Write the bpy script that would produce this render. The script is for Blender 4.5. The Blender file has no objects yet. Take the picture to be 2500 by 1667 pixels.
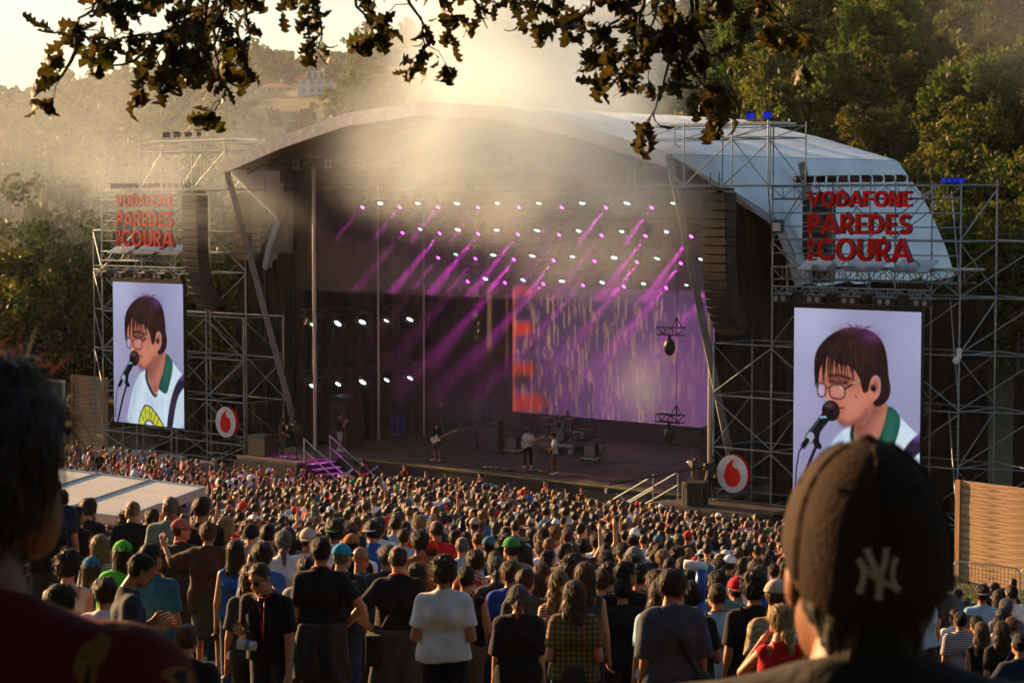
import bpy, bmesh, math, random
import numpy as np
from mathutils import Vector, Matrix, Euler
random.seed(7); RNG = np.random.default_rng(7)
SC = bpy.context.scene; COL = SC.collection
# ---------------------------------------------------------------- camera, light, exposure
EYE = 13.0; FPX = 5300.0; PITCH = math.atan((833.5-500)/FPX)
cd = bpy.data.cameras.new('camera'); cam = bpy.data.objects.new('camera', cd); COL.objects.link(cam)
cam.location = (0, 0, EYE); cam.rotation_euler = (math.pi/2-PITCH, 0, 0)
cd.sensor_width = 36; cd.lens = FPX/2500*36; cd.clip_start = 0.1; cd.clip_end = 5000
cd.dof.use_dof = True; cd.dof.focus_distance = 45; cd.dof.aperture_fstop = 13
SC.camera = cam
SUN_AZ = math.radians(-51); SUN_EL = math.radians(14)      # azimuth from +Y (view axis), negative = towards -X
w = bpy.data.worlds.new('World'); SC.world = w; w.use_nodes = True
nt = w.node_tree; bg = nt.nodes['Background']
sky = nt.nodes.new('ShaderNodeTexSky'); sky.sky_type = 'NISHITA'; sky.sun_disc = False
sky.sun_elevation = SUN_EL; sky.sun_rotation = SUN_AZ; sky.air_density = 1.0; sky.dust_density = 0.9; sky.ozone_density = 1.0
nt.links.new(sky.outputs[0], bg.inputs[0]); bg.inputs[1].default_value = 0.052
sl = bpy.data.lights.new('sun', 'SUN'); sun = bpy.data.objects.new('sun', sl); COL.objects.link(sun)
sl.energy = 5.0; sl.angle = math.radians(0.6); sl.color = (1.0, 0.58, 0.26)
sd = Vector((math.sin(SUN_AZ)*math.cos(SUN_EL), math.cos(SUN_AZ)*math.cos(SUN_EL), math.sin(SUN_EL)))
sun.rotation_euler = sd.to_track_quat('Z', 'Y').to_euler()
vs = SC.view_settings; vs.view_transform = 'Standard'; vs.look = 'None'; vs.exposure = 1.5; vs.gamma = 1.0
SC.render.engine = 'CYCLES'; cy = SC.cycles
cy.use_denoising = True; cy.max_bounces = 5; cy.diffuse_bounces = 2; cy.glossy_bounces = 2; cy.transmission_bounces = 3
cy.volume_bounces = 2; cy.transparent_max_bounces = 12; cy.sample_clamp_indirect = 4; cy.caustics_reflective = False; cy.caustics_refractive = False
cy.volume_step_rate = 1.6; cy.volume_max_steps = 96
cy.use_adaptive_sampling = True; cy.adaptive_threshold = 0.02

# ---------------------------------------------------------------- frames
FI = math.radians(48); U = Vector((math.sin(FI), -math.cos(FI), 0)); V = Vector((math.cos(FI), math.sin(FI), 0))
O0 = Vector((-9.1, 98.5, 0)); RZ = math.radians(-42); FLOOR = 1.7
def S(a, b, z): return O0 + U*a + V*b + Vector((0, 0, z+FLOOR))        # stage frame: a along the front edge, b into the stage, z over the stage floor
def bcoord(x, y): return (x-O0.x)*V.x + (y-O0.y)*V.y
def acoord(x, y): return (x-O0.x)*U.x + (y-O0.y)*U.y
def at(px, py, d):                                                      # point on the photo ray px,py at ground distance y = d
    X = (px-1250)/FPX; Z = (833.5-py)/FPX
    yy = math.cos(PITCH)+Z*math.sin(PITCH); zz = -math.sin(PITCH)+Z*math.cos(PITCH)
    return Vector((X/yy*d, d, EYE+zz/yy*d))
_gb = [-220, -120, -80, -67, -64.5, -61, -57.4, -55.5, -54, -52, -50.5, -44.7, -35, -26, -18, -9, -4, 500]
_gz = [62, 34, 15.5, 11.3, 10.95, 10.1, 9.3, 8.85, 8.5, 8.05, 7.75, 6.7, 5.05, 3.7, 2.6, 1.0, 0, 0]
def sstep(a, b, x):
    t = np.clip((x-a)/(b-a), 0, 1); return t*t*(3-2*t)
def ground(x, y):
    x = np.asarray(x, float); y = np.asarray(y, float)
    az = x/np.maximum(y, 1.0)
    b = bcoord(x, y); z = np.interp(b+7*sstep(.04, .14, -az)*sstep(22, 40, y), _gb, _gz)
    far = y > 60
    zr = 0.36*np.maximum(0, b-24); zr = 75*(1-np.exp(-zr/75))
    r = sstep(-.045, .045, az)
    zl = 6*sstep(105, 190, y) + (40+95*np.clip(az+.13, -.1, .2))*sstep(230, 640, y)
    roll = 1.2*np.sin(x*.06+1)*np.sin(y*.045)*sstep(110, 180, y)
    return z + np.where(far, zr*r + zl*(1-r) + roll, 0)
def gz(x, y): return float(ground(x, y))

# ---------------------------------------------------------------- materials
def nodes(m):
    m.use_nodes = True; t = m.node_tree; return t, t.nodes, t.links
def mat(name, col=(.5, .5, .5), rough=.6, metal=0.0, var=.12, scale=6.0, bump=0.0, bscale=40.0, coords='Object', objcol=False, spec=.5, sss=0, stretch=None, sheen=0):
    m = bpy.data.materials.new(name); t, n, l = nodes(m); b = n['Principled BSDF']
    b.inputs['Roughness'].default_value = rough; b.inputs['Metallic'].default_value = metal
    b.inputs['Specular IOR Level'].default_value = spec
    tc = n.new('ShaderNodeTexCoord'); src = tc.outputs[coords]
    if stretch:
        mp = n.new('ShaderNodeMapping'); mp.inputs['Scale'].default_value = stretch; l.new(src, mp.inputs[0]); src = mp.outputs[0]
    nz = n.new('ShaderNodeTexNoise'); nz.inputs['Scale'].default_value = scale; nz.inputs['Detail'].default_value = 5; l.new(src, nz.inputs['Vector'])
    hs = n.new('ShaderNodeMix'); hs.data_type = 'RGBA'; hs.blend_type = 'MULTIPLY'; hs.inputs[0].default_value = 1.0
    rp = n.new('ShaderNodeMapRange'); rp.inputs[1].default_value = .25; rp.inputs[2].default_value = .75
    rp.inputs[3].default_value = 1-var*1.6; rp.inputs[4].default_value = 1+var; l.new(nz.outputs[0], rp.inputs[0])
    l.new(rp.outputs[0], hs.inputs[7])
    if objcol:
        oi = n.new('ShaderNodeObjectInfo'); l.new(oi.outputs['Color'], hs.inputs[6])
    else:
        hs.inputs[6].default_value = (*col, 1)
    l.new(hs.outputs[2], b.inputs['Base Color'])
    if bump:
        nb = n.new('ShaderNodeTexNoise'); nb.inputs['Scale'].default_value = bscale; nb.inputs['Detail'].default_value = 4; l.new(src, nb.inputs['Vector'])
        bp = n.new('ShaderNodeBump'); bp.inputs['Strength'].default_value = bump; bp.inputs['Distance'].default_value = .02
        l.new(nb.outputs[0], bp.inputs['Height']); l.new(bp.outputs[0], b.inputs['Normal'])
    if sss:
        b.inputs['Subsurface Weight'].default_value = sss; b.inputs['Subsurface Scale'].default_value = .01
        b.inputs['Subsurface Radius'].default_value = (1, .3, .15)
    if sheen:
        b.inputs['Sheen Weight'].default_value = sheen
    return m
def emis(name, col, strength):
    m = bpy.data.materials.new(name); t, n, l = nodes(m); n.remove(n['Principled BSDF'])
    e = n.new('ShaderNodeEmission'); e.inputs[0].default_value = (*col, 1); e.inputs[1].default_value = strength
    l.new(e.outputs[0], n['Material Output'].inputs[0]); return m
def leafmat(name, c1, c2, scale=.8, trans=.45, spec=.15):
    m = bpy.data.materials.new(name); t, n, l = nodes(m); b = n['Principled BSDF']
    tc = n.new('ShaderNodeTexCoord'); oi = n.new('ShaderNodeObjectInfo')
    ad = n.new('ShaderNodeVectorMath'); l.new(tc.outputs['Object'], ad.inputs[0]); 
    vm = n.new('ShaderNodeVectorMath'); vm.operation = 'SCALE'; vm.inputs['Scale'].default_value = 37; 
    cmb = n.new('ShaderNodeCombineXYZ'); l.new(oi.outputs['Random'], cmb.inputs[0]); l.new(oi.outputs['Random'], cmb.inputs[1]); l.new(cmb.outputs[0], vm.inputs[0]); l.new(vm.outputs[0], ad.inputs[1])
    nz = n.new('ShaderNodeTexNoise'); nz.inputs['Scale'].default_value = scale; nz.inputs['Detail'].default_value = 6; l.new(ad.outputs[0], nz.inputs[0])
    rp = n.new('ShaderNodeValToRGB'); rp.color_ramp.elements[0].position = .34; rp.color_ramp.elements[1].position = .68
    rp.color_ramp.elements[0].color = (*c1, 1); rp.color_ramp.elements[1].color = (*c2, 1); l.new(nz.outputs[0], rp.inputs[0])
    hsv = n.new('ShaderNodeHueSaturation'); mr = n.new('ShaderNodeMapRange'); mr.inputs[3].default_value = .72; mr.inputs[4].default_value = 1.25; l.new(oi.outputs['Random'], mr.inputs[0])
    l.new(mr.outputs[0], hsv.inputs['Value']); mr2 = n.new('ShaderNodeMapRange'); mr2.inputs[3].default_value = .47; mr2.inputs[4].default_value = .515
    ml = n.new('ShaderNodeMath'); ml.operation = 'FRACT'; m7 = n.new('ShaderNodeMath'); m7.operation = 'MULTIPLY'; m7.inputs[1].default_value = 7.31
    l.new(oi.outputs['Random'], m7.inputs[0]); l.new(m7.outputs[0], ml.inputs[0]); l.new(ml.outputs[0], mr2.inputs[0]); l.new(mr2.outputs[0], hsv.inputs['Hue'])
    l.new(rp.outputs[0], hsv.inputs['Color']); l.new(hsv.outputs[0], b.inputs['Base Color'])
    b.inputs['Roughness'].default_value = .55; b.inputs['Specular IOR Level'].default_value = spec
    tr = n.new('ShaderNodeBsdfTranslucent'); l.new(hsv.outputs[0], tr.inputs[0]); mx = n.new('ShaderNodeMixShader'); mx.inputs[0].default_value = trans
    l.new(b.outputs[0], mx.inputs[1]); l.new(tr.outputs[0], mx.inputs[2]); l.new(mx.outputs[0], n['Material Output'].inputs[0]); return m
M = {}
M['steel'] = mat('galvanised_steel', (.30, .36, .38), .45, .6, .25, 9)
M['steel_white'] = mat('painted_truss_beam', (.55, .55, .54), .5, 0, .2, 3)
M['leg'] = mat('grey_roof_leg', (.24, .24, .24), .6, 0, .25, 3)
M['black'] = mat('black_metal', (.018, .018, .02), .5, .2, .3, 8)
M['blackp'] = mat('black_plastic', (.013, .013, .014), .45, 0, .2, 20)
M['drape'] = mat('black_drape', (.009, .0085, .008), .9, 0, .5, 2.0, bump=.6, bscale=3, stretch=(3, 3, .15))
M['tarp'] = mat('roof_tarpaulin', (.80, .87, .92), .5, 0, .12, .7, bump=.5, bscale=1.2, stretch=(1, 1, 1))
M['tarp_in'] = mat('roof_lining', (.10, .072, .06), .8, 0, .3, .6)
M['deck'] = mat('stage_deck', (.10, .075, .062), .62, 0, .45, 1.3, bump=.15, bscale=12)
M['skirt'] = mat('stage_skirt', (.022, .021, .022), .85, 0, .4, 1.5, bump=.4, bscale=2, stretch=(2, 2, .2))
M['red'] = mat('red_letter', (.95, .003, .004), .55, 0, .08, 3, spec=.1)
M['white'] = mat('white_paint', (.78, .78, .78), .45, 0, .06, 3)
M['concrete'] = mat('ballast_concrete', (.36, .33, .30), .9, 0, .3, 3, bump=.4, bscale=14)
M['pine'] = mat('pine_board', (.56, .35, .18), .7, 0, .5, 2.2, bump=.2, bscale=9, stretch=(.5, 4, 9))
M['pine_dark'] = mat('pine_frame', (.46, .24, .10), .7, 0, .25, 2.2, stretch=(8, 8, .5))
M['grey'] = mat('grey_case', (.16, .16, .165), .6, 0, .15, 5)
M['blue'] = mat('blue_case', (.02, .07, .28), .5, 0, .15, 5)
M['amp'] = mat('amp_cloth', (.28, .22, .16), .9, 0, .15, 30)
M['cloth'] = mat('fabric', rough=.85, var=.16, scale=9, objcol=True, spec=.15, bump=.25, bscale=55, sheen=.08)
M['skin'] = mat('skin', rough=.5, var=.13, scale=13, objcol=True, spec=.35, sss=.12)
M['hair'] = mat('hair', rough=.5, var=.55, scale=16, objcol=True, spec=.25, bump=.6, bscale=30, stretch=(3.5, 3.5, .8))
M['plast'] = mat('coloured_plastic', rough=.4, var=.06, objcol=True)
M['glass_dark'] = mat('dark_lens', (.008, .008, .01), .08, 0, 0, 1)
M['bark'] = mat('bark', (.075, .055, .040), .95, 0, .45, 7, bump=.8, bscale=22, stretch=(1, 1, .3))
M['cream'] = mat('cream_canvas', (.66, .62, .52), .6, 0, .14, .8, bump=.25, bscale=1.5)
M['alu'] = mat('aluminium_edge', (.55, .56, .57), .35, .85, .12, 6)

# ---------------------------------------------------------------- mesh helpers
def tag(o, label=None, cat=None, group=None, kind=None):
    if label: o['label'] = label
    if cat: o['category'] = cat
    if group: o['group'] = group
    if kind: o['kind'] = kind
    return o
def mesh_np(name, v, f, mats=(), smooth=False, mi=None, uvcol=None):
    me = bpy.data.meshes.new(name); v = np.asarray(v, np.float32)
    if isinstance(f, np.ndarray):
        k = f.shape[1]; me.vertices.add(len(v)); me.vertices.foreach_set('co', v.ravel())
        me.loops.add(f.size); me.loops.foreach_set('vertex_index', f.ravel().astype(np.int32))
        me.polygons.add(len(f)); me.polygons.foreach_set('loop_start', np.arange(0, f.size, k, dtype=np.int32))
        me.update(calc_edges=True)
    else:
        me.from_pydata([tuple(map(float, p)) for p in v], [], f)
    for m in (mats if isinstance(mats, (list, tuple)) else [mats]): me.materials.append(m)
    if smooth: me.polygons.foreach_set('use_smooth', np.ones(len(me.polygons), bool))
    if mi is not None: me.polygons.foreach_set('material_index', np.asarray(mi, np.int32))
    if uvcol is not None:
        at_ = me.color_attributes.new('col', 'FLOAT_COLOR', 'POINT'); at_.data.foreach_set('color', np.asarray(uvcol, np.float32).ravel())
    me.update(); return me
def ob(name, me, parent=None, loc=(0, 0, 0), rot=(0, 0, 0), scale=None, color=None):
    o = bpy.data.objects.new(name, me); COL.objects.link(o); o.location = loc; o.rotation_euler = rot
    if scale is not None: o.scale = scale if hasattr(scale, '__len__') else (scale,)*3
    if parent: o.parent = parent
    if color is not None: o.color = (*color, 1)
    return o
def thing(name, label, cat, loc=(0, 0, 0), rz=0.0, group=None):
    o = bpy.data.objects.new(name, None); COL.objects.link(o); o.location = loc; o.rotation_euler = (0, 0, rz); o.empty_display_size = .1
    return tag(o, label, cat, group)
class MB:
    def __init__(s): s.v = []; s.f = []; s.m = []; s.cm = 0
    def add(s, v, f):
        n = len(s.v); s.v += [tuple(p) for p in v]; s.f += [tuple(i+n for i in q) for q in f]; s.m += [s.cm]*len(f); return s
    def box(s, c, d, R=None, bev=0.0):
        x, y, z = d[0]/2, d[1]/2, d[2]/2
        if bev:
            v = []; 
            for sz in (-1, 1):
                for (i, j) in ((-1, -1), (1, -1), (1, 1), (-1, 1)): v.append((i*(x-bev), j*(y-bev), sz*z))
            for sz in (-1, 1):
                for (i, j) in ((-1, -1), (1, -1), (1, 1), (-1, 1)): v.append((i*x, j*y, sz*(z-bev)))
            f = [(3, 2, 1, 0), (4, 5, 6, 7), (8, 9, 13, 12), (9, 10, 14, 13), (10, 11, 15, 14), (11, 8, 12, 15)]
            f += [(0, 1, 9, 8), (1, 2, 10, 9), (2, 3, 11, 10), (3, 0, 8, 11), (5, 4, 12, 13), (6, 5, 13, 14), (7, 6, 14, 15), (4, 7, 15, 12)]
        else:
            v = [(-x, -y, -z), (x, -y, -z), (x, y, -z), (-x, y, -z), (-x, -y, z), (x, -y, z), (x, y, z), (-x, y, z)]
            f = [(3, 2, 1, 0), (4, 5, 6, 7), (0, 1, 5, 4), (1, 2, 6, 5), (2, 3, 7, 6), (3, 0, 4, 7)]
        v = [Vector(p) for p in v]
        if R is not None: v = [R @ p for p in v]
        c = Vector(c); return s.add([p+c for p in v], f)
    def tube(s, p0, p1, r0, r1=None, n=8, cap=True):
        p0 = Vector(p0); p1 = Vector(p1); r1 = r0 if r1 is None else r1; d = (p1-p0)
        if d.length < 1e-6: return s
        q = d.to_track_quat('Z', 'Y'); v = []
        for p, r in ((p0, r0), (p1, r1)):
            for i in range(n):
                a = 2*math.pi*i/n; v.append(p+q @ Vector((r*math.cos(a), r*math.sin(a), 0)))
        f = [(i, (i+1) % n, n+(i+1) % n, n+i) for i in range(n)]
        if cap: f += [tuple(range(n-1, -1, -1)), tuple(range(n, 2*n))]
        return s.add(v, f)
    def path(s, pts, r, n=6):
        for a, b in zip(pts[:-1], pts[1:]): s.tube(a, b, r, None, n)
        return s
    def ell(s, c, r, nu=12, nv=8, R=None):
        c = Vector(c); v = []; f = []
        for j in range(nv+1):
            th = math.pi*j/nv
            for i in range(nu):
                a = 2*math.pi*i/nu; p = Vector((r[0]*math.sin(th)*math.cos(a), r[1]*math.sin(th)*math.sin(a), r[2]*math.cos(th)))
                v.append(c+(R @ p if R else p))
        for j in range(nv):
            for i in range(nu): f.append((j*nu+i, (j+1)*nu+i, (j+1)*nu+(i+1) % nu, j*nu+(i+1) % nu))
        return s.add(v, f)
    def prism(s, poly, y0, y1, plane='xz'):
        n = len(poly)
        if plane == 'xz': v = [(x, y0, z) for x, z in poly]+[(x, y1, z) for x, z in poly]
        else: v = [(x, z, y0) for x, z in poly]+[(x, z, y1) for x, z in poly]
        A = sum(poly[i][0]*poly[(i+1) % n][1]-poly[(i+1) % n][0]*poly[i][1] for i in range(n))
        fr = tuple(range(n)); bk = tuple(range(2*n-1, n-1, -1)); sd = [(i, n+i, n+(i+1) % n, (i+1) % n) for i in range(n)]
        fl = (plane == 'xz') == (A > 0)
        fs = [fr, bk]+sd
        if not fl: fs = [tuple(reversed(q)) for q in fs]
        return s.add(v, fs)
    def mesh(s, name, mats, smooth=False): return mesh_np(name, s.v, s.f, mats, smooth, s.m)
    def build(s, name, mats, parent=None, loc=(0, 0, 0), rot=(0, 0, 0), smooth=False, color=None):
        return ob(name, s.mesh(name, mats, smooth), parent, loc, rot, None, color)
_cyl = {}
def tubeo(name, p0, p1, r, m, parent=None, n=8):
    k = (m.name, n)
    if k not in _cyl: _cyl[k] = MB().tube((0, 0, 0), (0, 0, 1), 1, 1, n).mesh('tube', m, True)
    p0 = Vector(p0); d = Vector(p1)-p0
    o = ob(name, _cyl[k], parent, p0, d.to_track_quat('Z', 'Y').to_euler(), (r, r, d.length)); return o
_bx = {}
def boxo(name, c, d, m, parent=None, rot=(0, 0, 0), bev=0):
    return MB().box((0, 0, 0), d, None, bev).build(name, m, parent, c, rot)
def copy_tree(root, loc=None, rz=None, label=None, group=None):
    r = root.copy(); COL.objects.link(r)
    for ch in root.children:
        c = ch.copy(); COL.objects.link(c); c.parent = r
        for g in ch.children:
            d = g.copy(); COL.objects.link(d); d.parent = c
    if loc is not None: r.location = loc
    if rz is not None: r.rotation_euler = (r.rotation_euler[0], r.rotation_euler[1], rz)
    if label: r['label'] = label
    if group: r['group'] = group
    return r
# ---------------------------------------------------------------- ground, hills
def build_ground():
    xs = np.concatenate([-np.geomspace(1800, 62, 40), np.linspace(-60, 60, 81), np.geomspace(62, 1800, 40)])
    ys = np.concatenate([np.linspace(-60, 0, 20)[:-1], np.linspace(0, 250, 140), np.geomspace(254, 4000, 70)])
    X, Y = np.meshgrid(xs, ys); Z = ground(X, Y)
    Z = Z + .05*np.sin(X*2.1+Y*1.3)*np.sin(Y*1.7-X)*(Y < 110)
    n = len(xs); i = np.arange(len(ys)-1)[:, None]*n+np.arange(n-1)[None]; i = i.ravel()
    f = np.stack([i, i+1, i+n+1, i+n], 1)
    m = bpy.data.materials.new('trampled_grass'); t, nd, l = nodes(m); b = nd['Principled BSDF']; b.inputs['Roughness'].default_value = .95
    g = nd.new('ShaderNodeNewGeometry'); n1 = nd.new('ShaderNodeTexNoise'); n1.inputs['Scale'].default_value = .12; n1.inputs['Detail'].default_value = 8; l.new(g.outputs[0], n1.inputs[0])
    n2 = nd.new('ShaderNodeTexNoise'); n2.inputs['Scale'].default_value = 3.5; n2.inputs['Detail'].default_value = 6; l.new(g.outputs[0], n2.inputs[0])
    r = nd.new('ShaderNodeValToRGB'); r.color_ramp.elements[0].position = .38; r.color_ramp.elements[1].position = .6
    r.color_ramp.elements[0].color = (.05, .075, .018, 1); r.color_ramp.elements[1].color = (.12, .095, .045, 1)
    mx = nd.new('ShaderNodeMath'); mx.operation = 'MULTIPLY_ADD'; mx.inputs[1].default_value = .35; l.new(n2.outputs[0], mx.inputs[0]); l.new(n1.outputs[0], mx.inputs[2])
    sb = nd.new('ShaderNodeMath'); sb.operation = 'SUBTRACT'; sb.inputs[1].default_value = .17; l.new(mx.outputs[0], sb.inputs[0])
    l.new(sb.outputs[0], r.inputs[0]); l.new(r.outputs[0], b.inputs['Base Color'])
    bp = nd.new('ShaderNodeBump'); bp.inputs['Strength'].default_value = .8; bp.inputs['Distance'].default_value = .06; l.new(n2.outputs[0], bp.inputs['Height']); l.new(bp.outputs[0], b.inputs['Normal'])
    o = ob('ground', mesh_np('ground', np.stack([X.ravel(), Y.ravel(), Z.ravel()], 1), f, m, True))
    tag(o, 'sloping trampled grass bowl rising into wooded hills', kind='structure')
build_ground()

# grass tufts on the open patch by the barrier
def grass_patch():
    n = 9000; a = RNG.uniform(29.5, 44, n); b = RNG.uniform(-11, -1.6, n)
    P = np.array(O0)[None, :2]+a[:, None]*np.array(U)[None, :2]+b[:, None]*np.array(V)[None, :2]
    z = ground(P[:, 0], P[:, 1]); h = RNG.uniform(.06, .17, n); w_ = .018; th = RNG.uniform(0, 6.28, n); ln = RNG.normal(0, .05, (n, 2))
    c, s_ = np.cos(th)*w_, np.sin(th)*w_
    v = np.stack([np.stack([P[:, 0]-c, P[:, 1]-s_, z], 1), np.stack([P[:, 0]+c, P[:, 1]+s_, z], 1), np.stack([P[:, 0]+ln[:, 0], P[:, 1]+ln[:, 1], z+h], 1)], 1).reshape(-1, 3)
    f = np.arange(3*n).reshape(-1, 3)
    tag(ob('grass', mesh_np('grass', v, f, leafmat('grass_blade', (.05, .10, .015), (.11, .16, .03), 1.5))), 'short green grass behind the steel crowd barrier', 'grass', kind='stuff')
grass_patch()

# ---------------------------------------------------------------- scatter of uncountable stuff (geometry nodes, instances)
def scatter(name, pts, rot, scl, idx, srcs, attrs=None):
    c = bpy.data.collections.new(name+'_sources')
    for i, s_ in enumerate(srcs):
        o = bpy.data.objects.new('%s_source_%02d' % (name, i), s_); c.objects.link(o)
    me = bpy.data.meshes.new(name); me.vertices.add(len(pts)); me.vertices.foreach_set('co', np.asarray(pts, np.float32).ravel())
    for nm, ty, dat in [('p_idx', 'INT', idx), ('p_rot', 'FLOAT_VECTOR', rot), ('p_scl', 'FLOAT_VECTOR', scl)]+[(k, 'FLOAT_COLOR', v) for k, v in (attrs or {}).items()]:
        a = me.attributes.new(nm, ty, 'POINT')
        key = {'INT': 'value', 'FLOAT_VECTOR': 'vector', 'FLOAT_COLOR': 'color'}[ty]
        a.data.foreach_set(key, np.asarray(dat, np.int32 if ty == 'INT' else np.float32).ravel())
    me.update(); o = ob(name, me)
    g = bpy.data.node_groups.new(name+'_nodes', 'GeometryNodeTree')
    g.interface.new_socket('Geometry', in_out='INPUT', socket_type='NodeSocketGeometry'); g.interface.new_socket('Geometry', in_out='OUTPUT', socket_type='NodeSocketGeometry')
    N = g.nodes; L = g.links; gi = N.new('NodeGroupInput'); go = N.new('NodeGroupOutput')
    ip = N.new('GeometryNodeInstanceOnPoints'); ci = N.new('GeometryNodeCollectionInfo'); ci.inputs[0].default_value = c
    ci.inputs['Separate Children'].default_value = True; ci.inputs['Reset Children'].default_value = True
    L.new(gi.outputs[0], ip.inputs['Points']); L.new(ci.outputs[0], ip.inputs['Instance']); ip.inputs['Pick Instance'].default_value = True
    for nm, ty, sock in (('p_idx', 'INT', 'Instance Index'), ('p_rot', 'FLOAT_VECTOR', 'Rotation'), ('p_scl', 'FLOAT_VECTOR', 'Scale')):
        a = N.new('GeometryNodeInputNamedAttribute'); a.data_type = ty; a.inputs[0].default_value = nm
        out = [q for q in a.outputs if q.enabled and q.name == 'Attribute'][0]
        L.new(out, ip.inputs[sock])
    L.new(ip.outputs[0], go.inputs[0])
    md = o.modifiers.new('scatter', 'NODES'); md.node_group = g
    return o

# ---------------------------------------------------------------- trees
LEAF = [leafmat('foliage_olive', (.038, .058, .008), (.14, .145, .018)), leafmat('foliage_green', (.028, .062, .010), (.10, .145, .02)), leafmat('foliage_dark', (.015, .036, .009), (.05, .085, .016))]
def crown_mesh(name, seed, R=(2.2, 2.2, 3.2), nc=70, per=70, leaf=.2, m=None, low=.15):
    r = np.random.default_rng(seed)
    d = r.normal(size=(nc, 3)); d /= np.linalg.norm(d, axis=1)[:, None]; rad = r.uniform(.25, 1.0, nc)**.6
    lump = 1+.28*np.sin(d[:, 0]*3+seed)*np.cos(d[:, 1]*4+seed*2)+.22*np.sin(d[:, 2]*5+seed)
    C = d*rad[:, None]*lump[:, None]*np.array(R)
    C[:, 2] += R[2]*(1-low); cs = r.uniform(.45, .95, nc)
    k = nc*per; ci = np.repeat(np.arange(nc), per)
    e = r.normal(size=(k, 3)); e /= np.linalg.norm(e, axis=1)[:, None]; e *= (r.uniform(0, 1, k)**.45*cs[ci])[:, None]
    P = C[ci]+e*np.array([1, 1, .8]); P[:, 2] += .1
    u = r.normal(size=(k, 3)); u /= np.linalg.norm(u, axis=1)[:, None]; w_ = r.normal(size=(k, 3)); w_ = np.cross(u, w_); w_ /= np.linalg.norm(w_, axis=1)[:, None]
    s = leaf*r.uniform(.6, 1.35, k)[:, None]
    v = np.stack([P-u*s, P+w_*s*.55, P+u*s, P-w_*s*.55], 1).reshape(-1, 3)
    return mesh_np(name, v, np.arange(4*k).reshape(-1, 4), m), C
def trunk_mesh(name, C, h0, r0, seed):
    r = random.Random(seed); b = MB(); top = max(C[:, 2])*.8
    pts = [Vector((0, 0, -1.0))]; x = y = 0
    for i in range(1, 7):
        x += r.uniform(-.12, .12); y += r.uniform(-.12, .12); pts.append(Vector((x, y, top*i/6)))
    for i in range(6): b.tube(pts[i], pts[i+1], r0*(1-i/6.6), r0*(1-(i+1)/6.6), 7, False)
    for i in range(14):
        c = Vector(C[r.randrange(len(C))]); q = pts[r.randint(2, 5)]
        if c.z > q.z-.3: b.tube(q, q.lerp(c, .5)+Vector((0, 0, .12)), r0*.33, r0*.2, 5, False); b.tube(q.lerp(c, .5)+Vector((0, 0, .12)), c, r0*.2, .012, 5, False)
    return b.mesh(name, M['bark'], True)
TREES = []
for i, (R, nc, mi) in enumerate([((2.3, 2.3, 3.3), 80, 0), ((2.0, 2.2, 3.9), 80, 0), ((2.8, 2.6, 3.0), 90, 1), ((2.2, 2.0, 4.3), 85, 1), ((3.0, 2.9, 3.4), 95, 2), ((2.5, 2.6, 4.0), 90, 2), ((1.8, 1.8, 3.6), 70, 0)]):
    cm, C = crown_mesh('crown', 11+i, R, nc, 85, .17, LEAF[mi], -.25); TREES.append((cm, trunk_mesh('trunk', C, 2, .16, i), mi))
KIND = ['rounded olive oak', 'tall olive oak', 'broad mid green tree', 'tall mid green tree', 'broad dark green tree', 'upright dark green tree', 'slim olive oak']
def where(x, y):
    az = x/y
    if az < -.125: return 'in the hazy wood beyond the timber board' if y < 150 else 'deeper in the hazy wood beyond the timber board'
    if az < .0: return 'in the valley behind the smoke'
    if az < .10: return 'on the wooded slope behind the white roof' if y < 165 else 'high on the wooded slope above the white roof'
    return 'low on the slope beyond the grass' if y < 140 else 'midway up the slope beyond the grass' if y < 175 else 'high on the slope beyond the grass'
TLAB = TLAB_L = None
def tree(x, y, s, k, lab):
    cm, tm, mi = TREES[k]
    t = thing('oak_tree' if mi == 0 else 'broadleaf_tree', KIND[k]+' '+where(x, y), 'tree', (x, y, gz(x, y)), random.uniform(0, 6.28), KIND[k]+'s '+where(x, y))
    t.scale = (s*random.uniform(.9, 1.15), s*random.uniform(.9, 1.15), s)
    ob('crown', cm, t); ob('trunk', tm, t)
def spread(n, px0, px1, y0, y1, mind, tries=6000, bias=1.0, excl=None):
    out = []
    for _ in range(tries):
        if len(out) >= n: break
        y = y0+(y1-y0)*random.random()**bias; x = (random.uniform(px0, px1)-1250)/FPX*y
        a_, b_ = acoord(x, y), bcoord(x, y)
        if -22 < a_ < 41 and b_ < 19: continue
        if all((x-p)**2+(y-q)**2 > mind*mind for p, q in out): out.append((x, y))
    return out
for x, y in spread(270, 1120, 2680, 112, 235, 3.1, 12000, bias=1.3):
    b_ = bcoord(x, y); sh = (x/y < .16 and y < 150)
    tree(x, y, random.uniform(.85, 1.3), random.choice([4, 5] if (b_ < 30 and random.random() < .7) else [0, 0, 1, 1, 2, 3, 6, 6, 3]), TLAB)
for x, y in spread(85, -160, 600, 117, 190, 4.0, bias=1.2):
    tree(x, y, random.uniform(.95, 1.4), random.choice([2, 3, 4, 5, 5, 1, 4]), TLAB_L)
for x, y in spread(46, 520, 1260, 135, 240, 5.0):
    tree(x, y, random.uniform(.75, 1.1), random.choice([0, 1, 2, 3, 5, 6]), TLAB)
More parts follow.
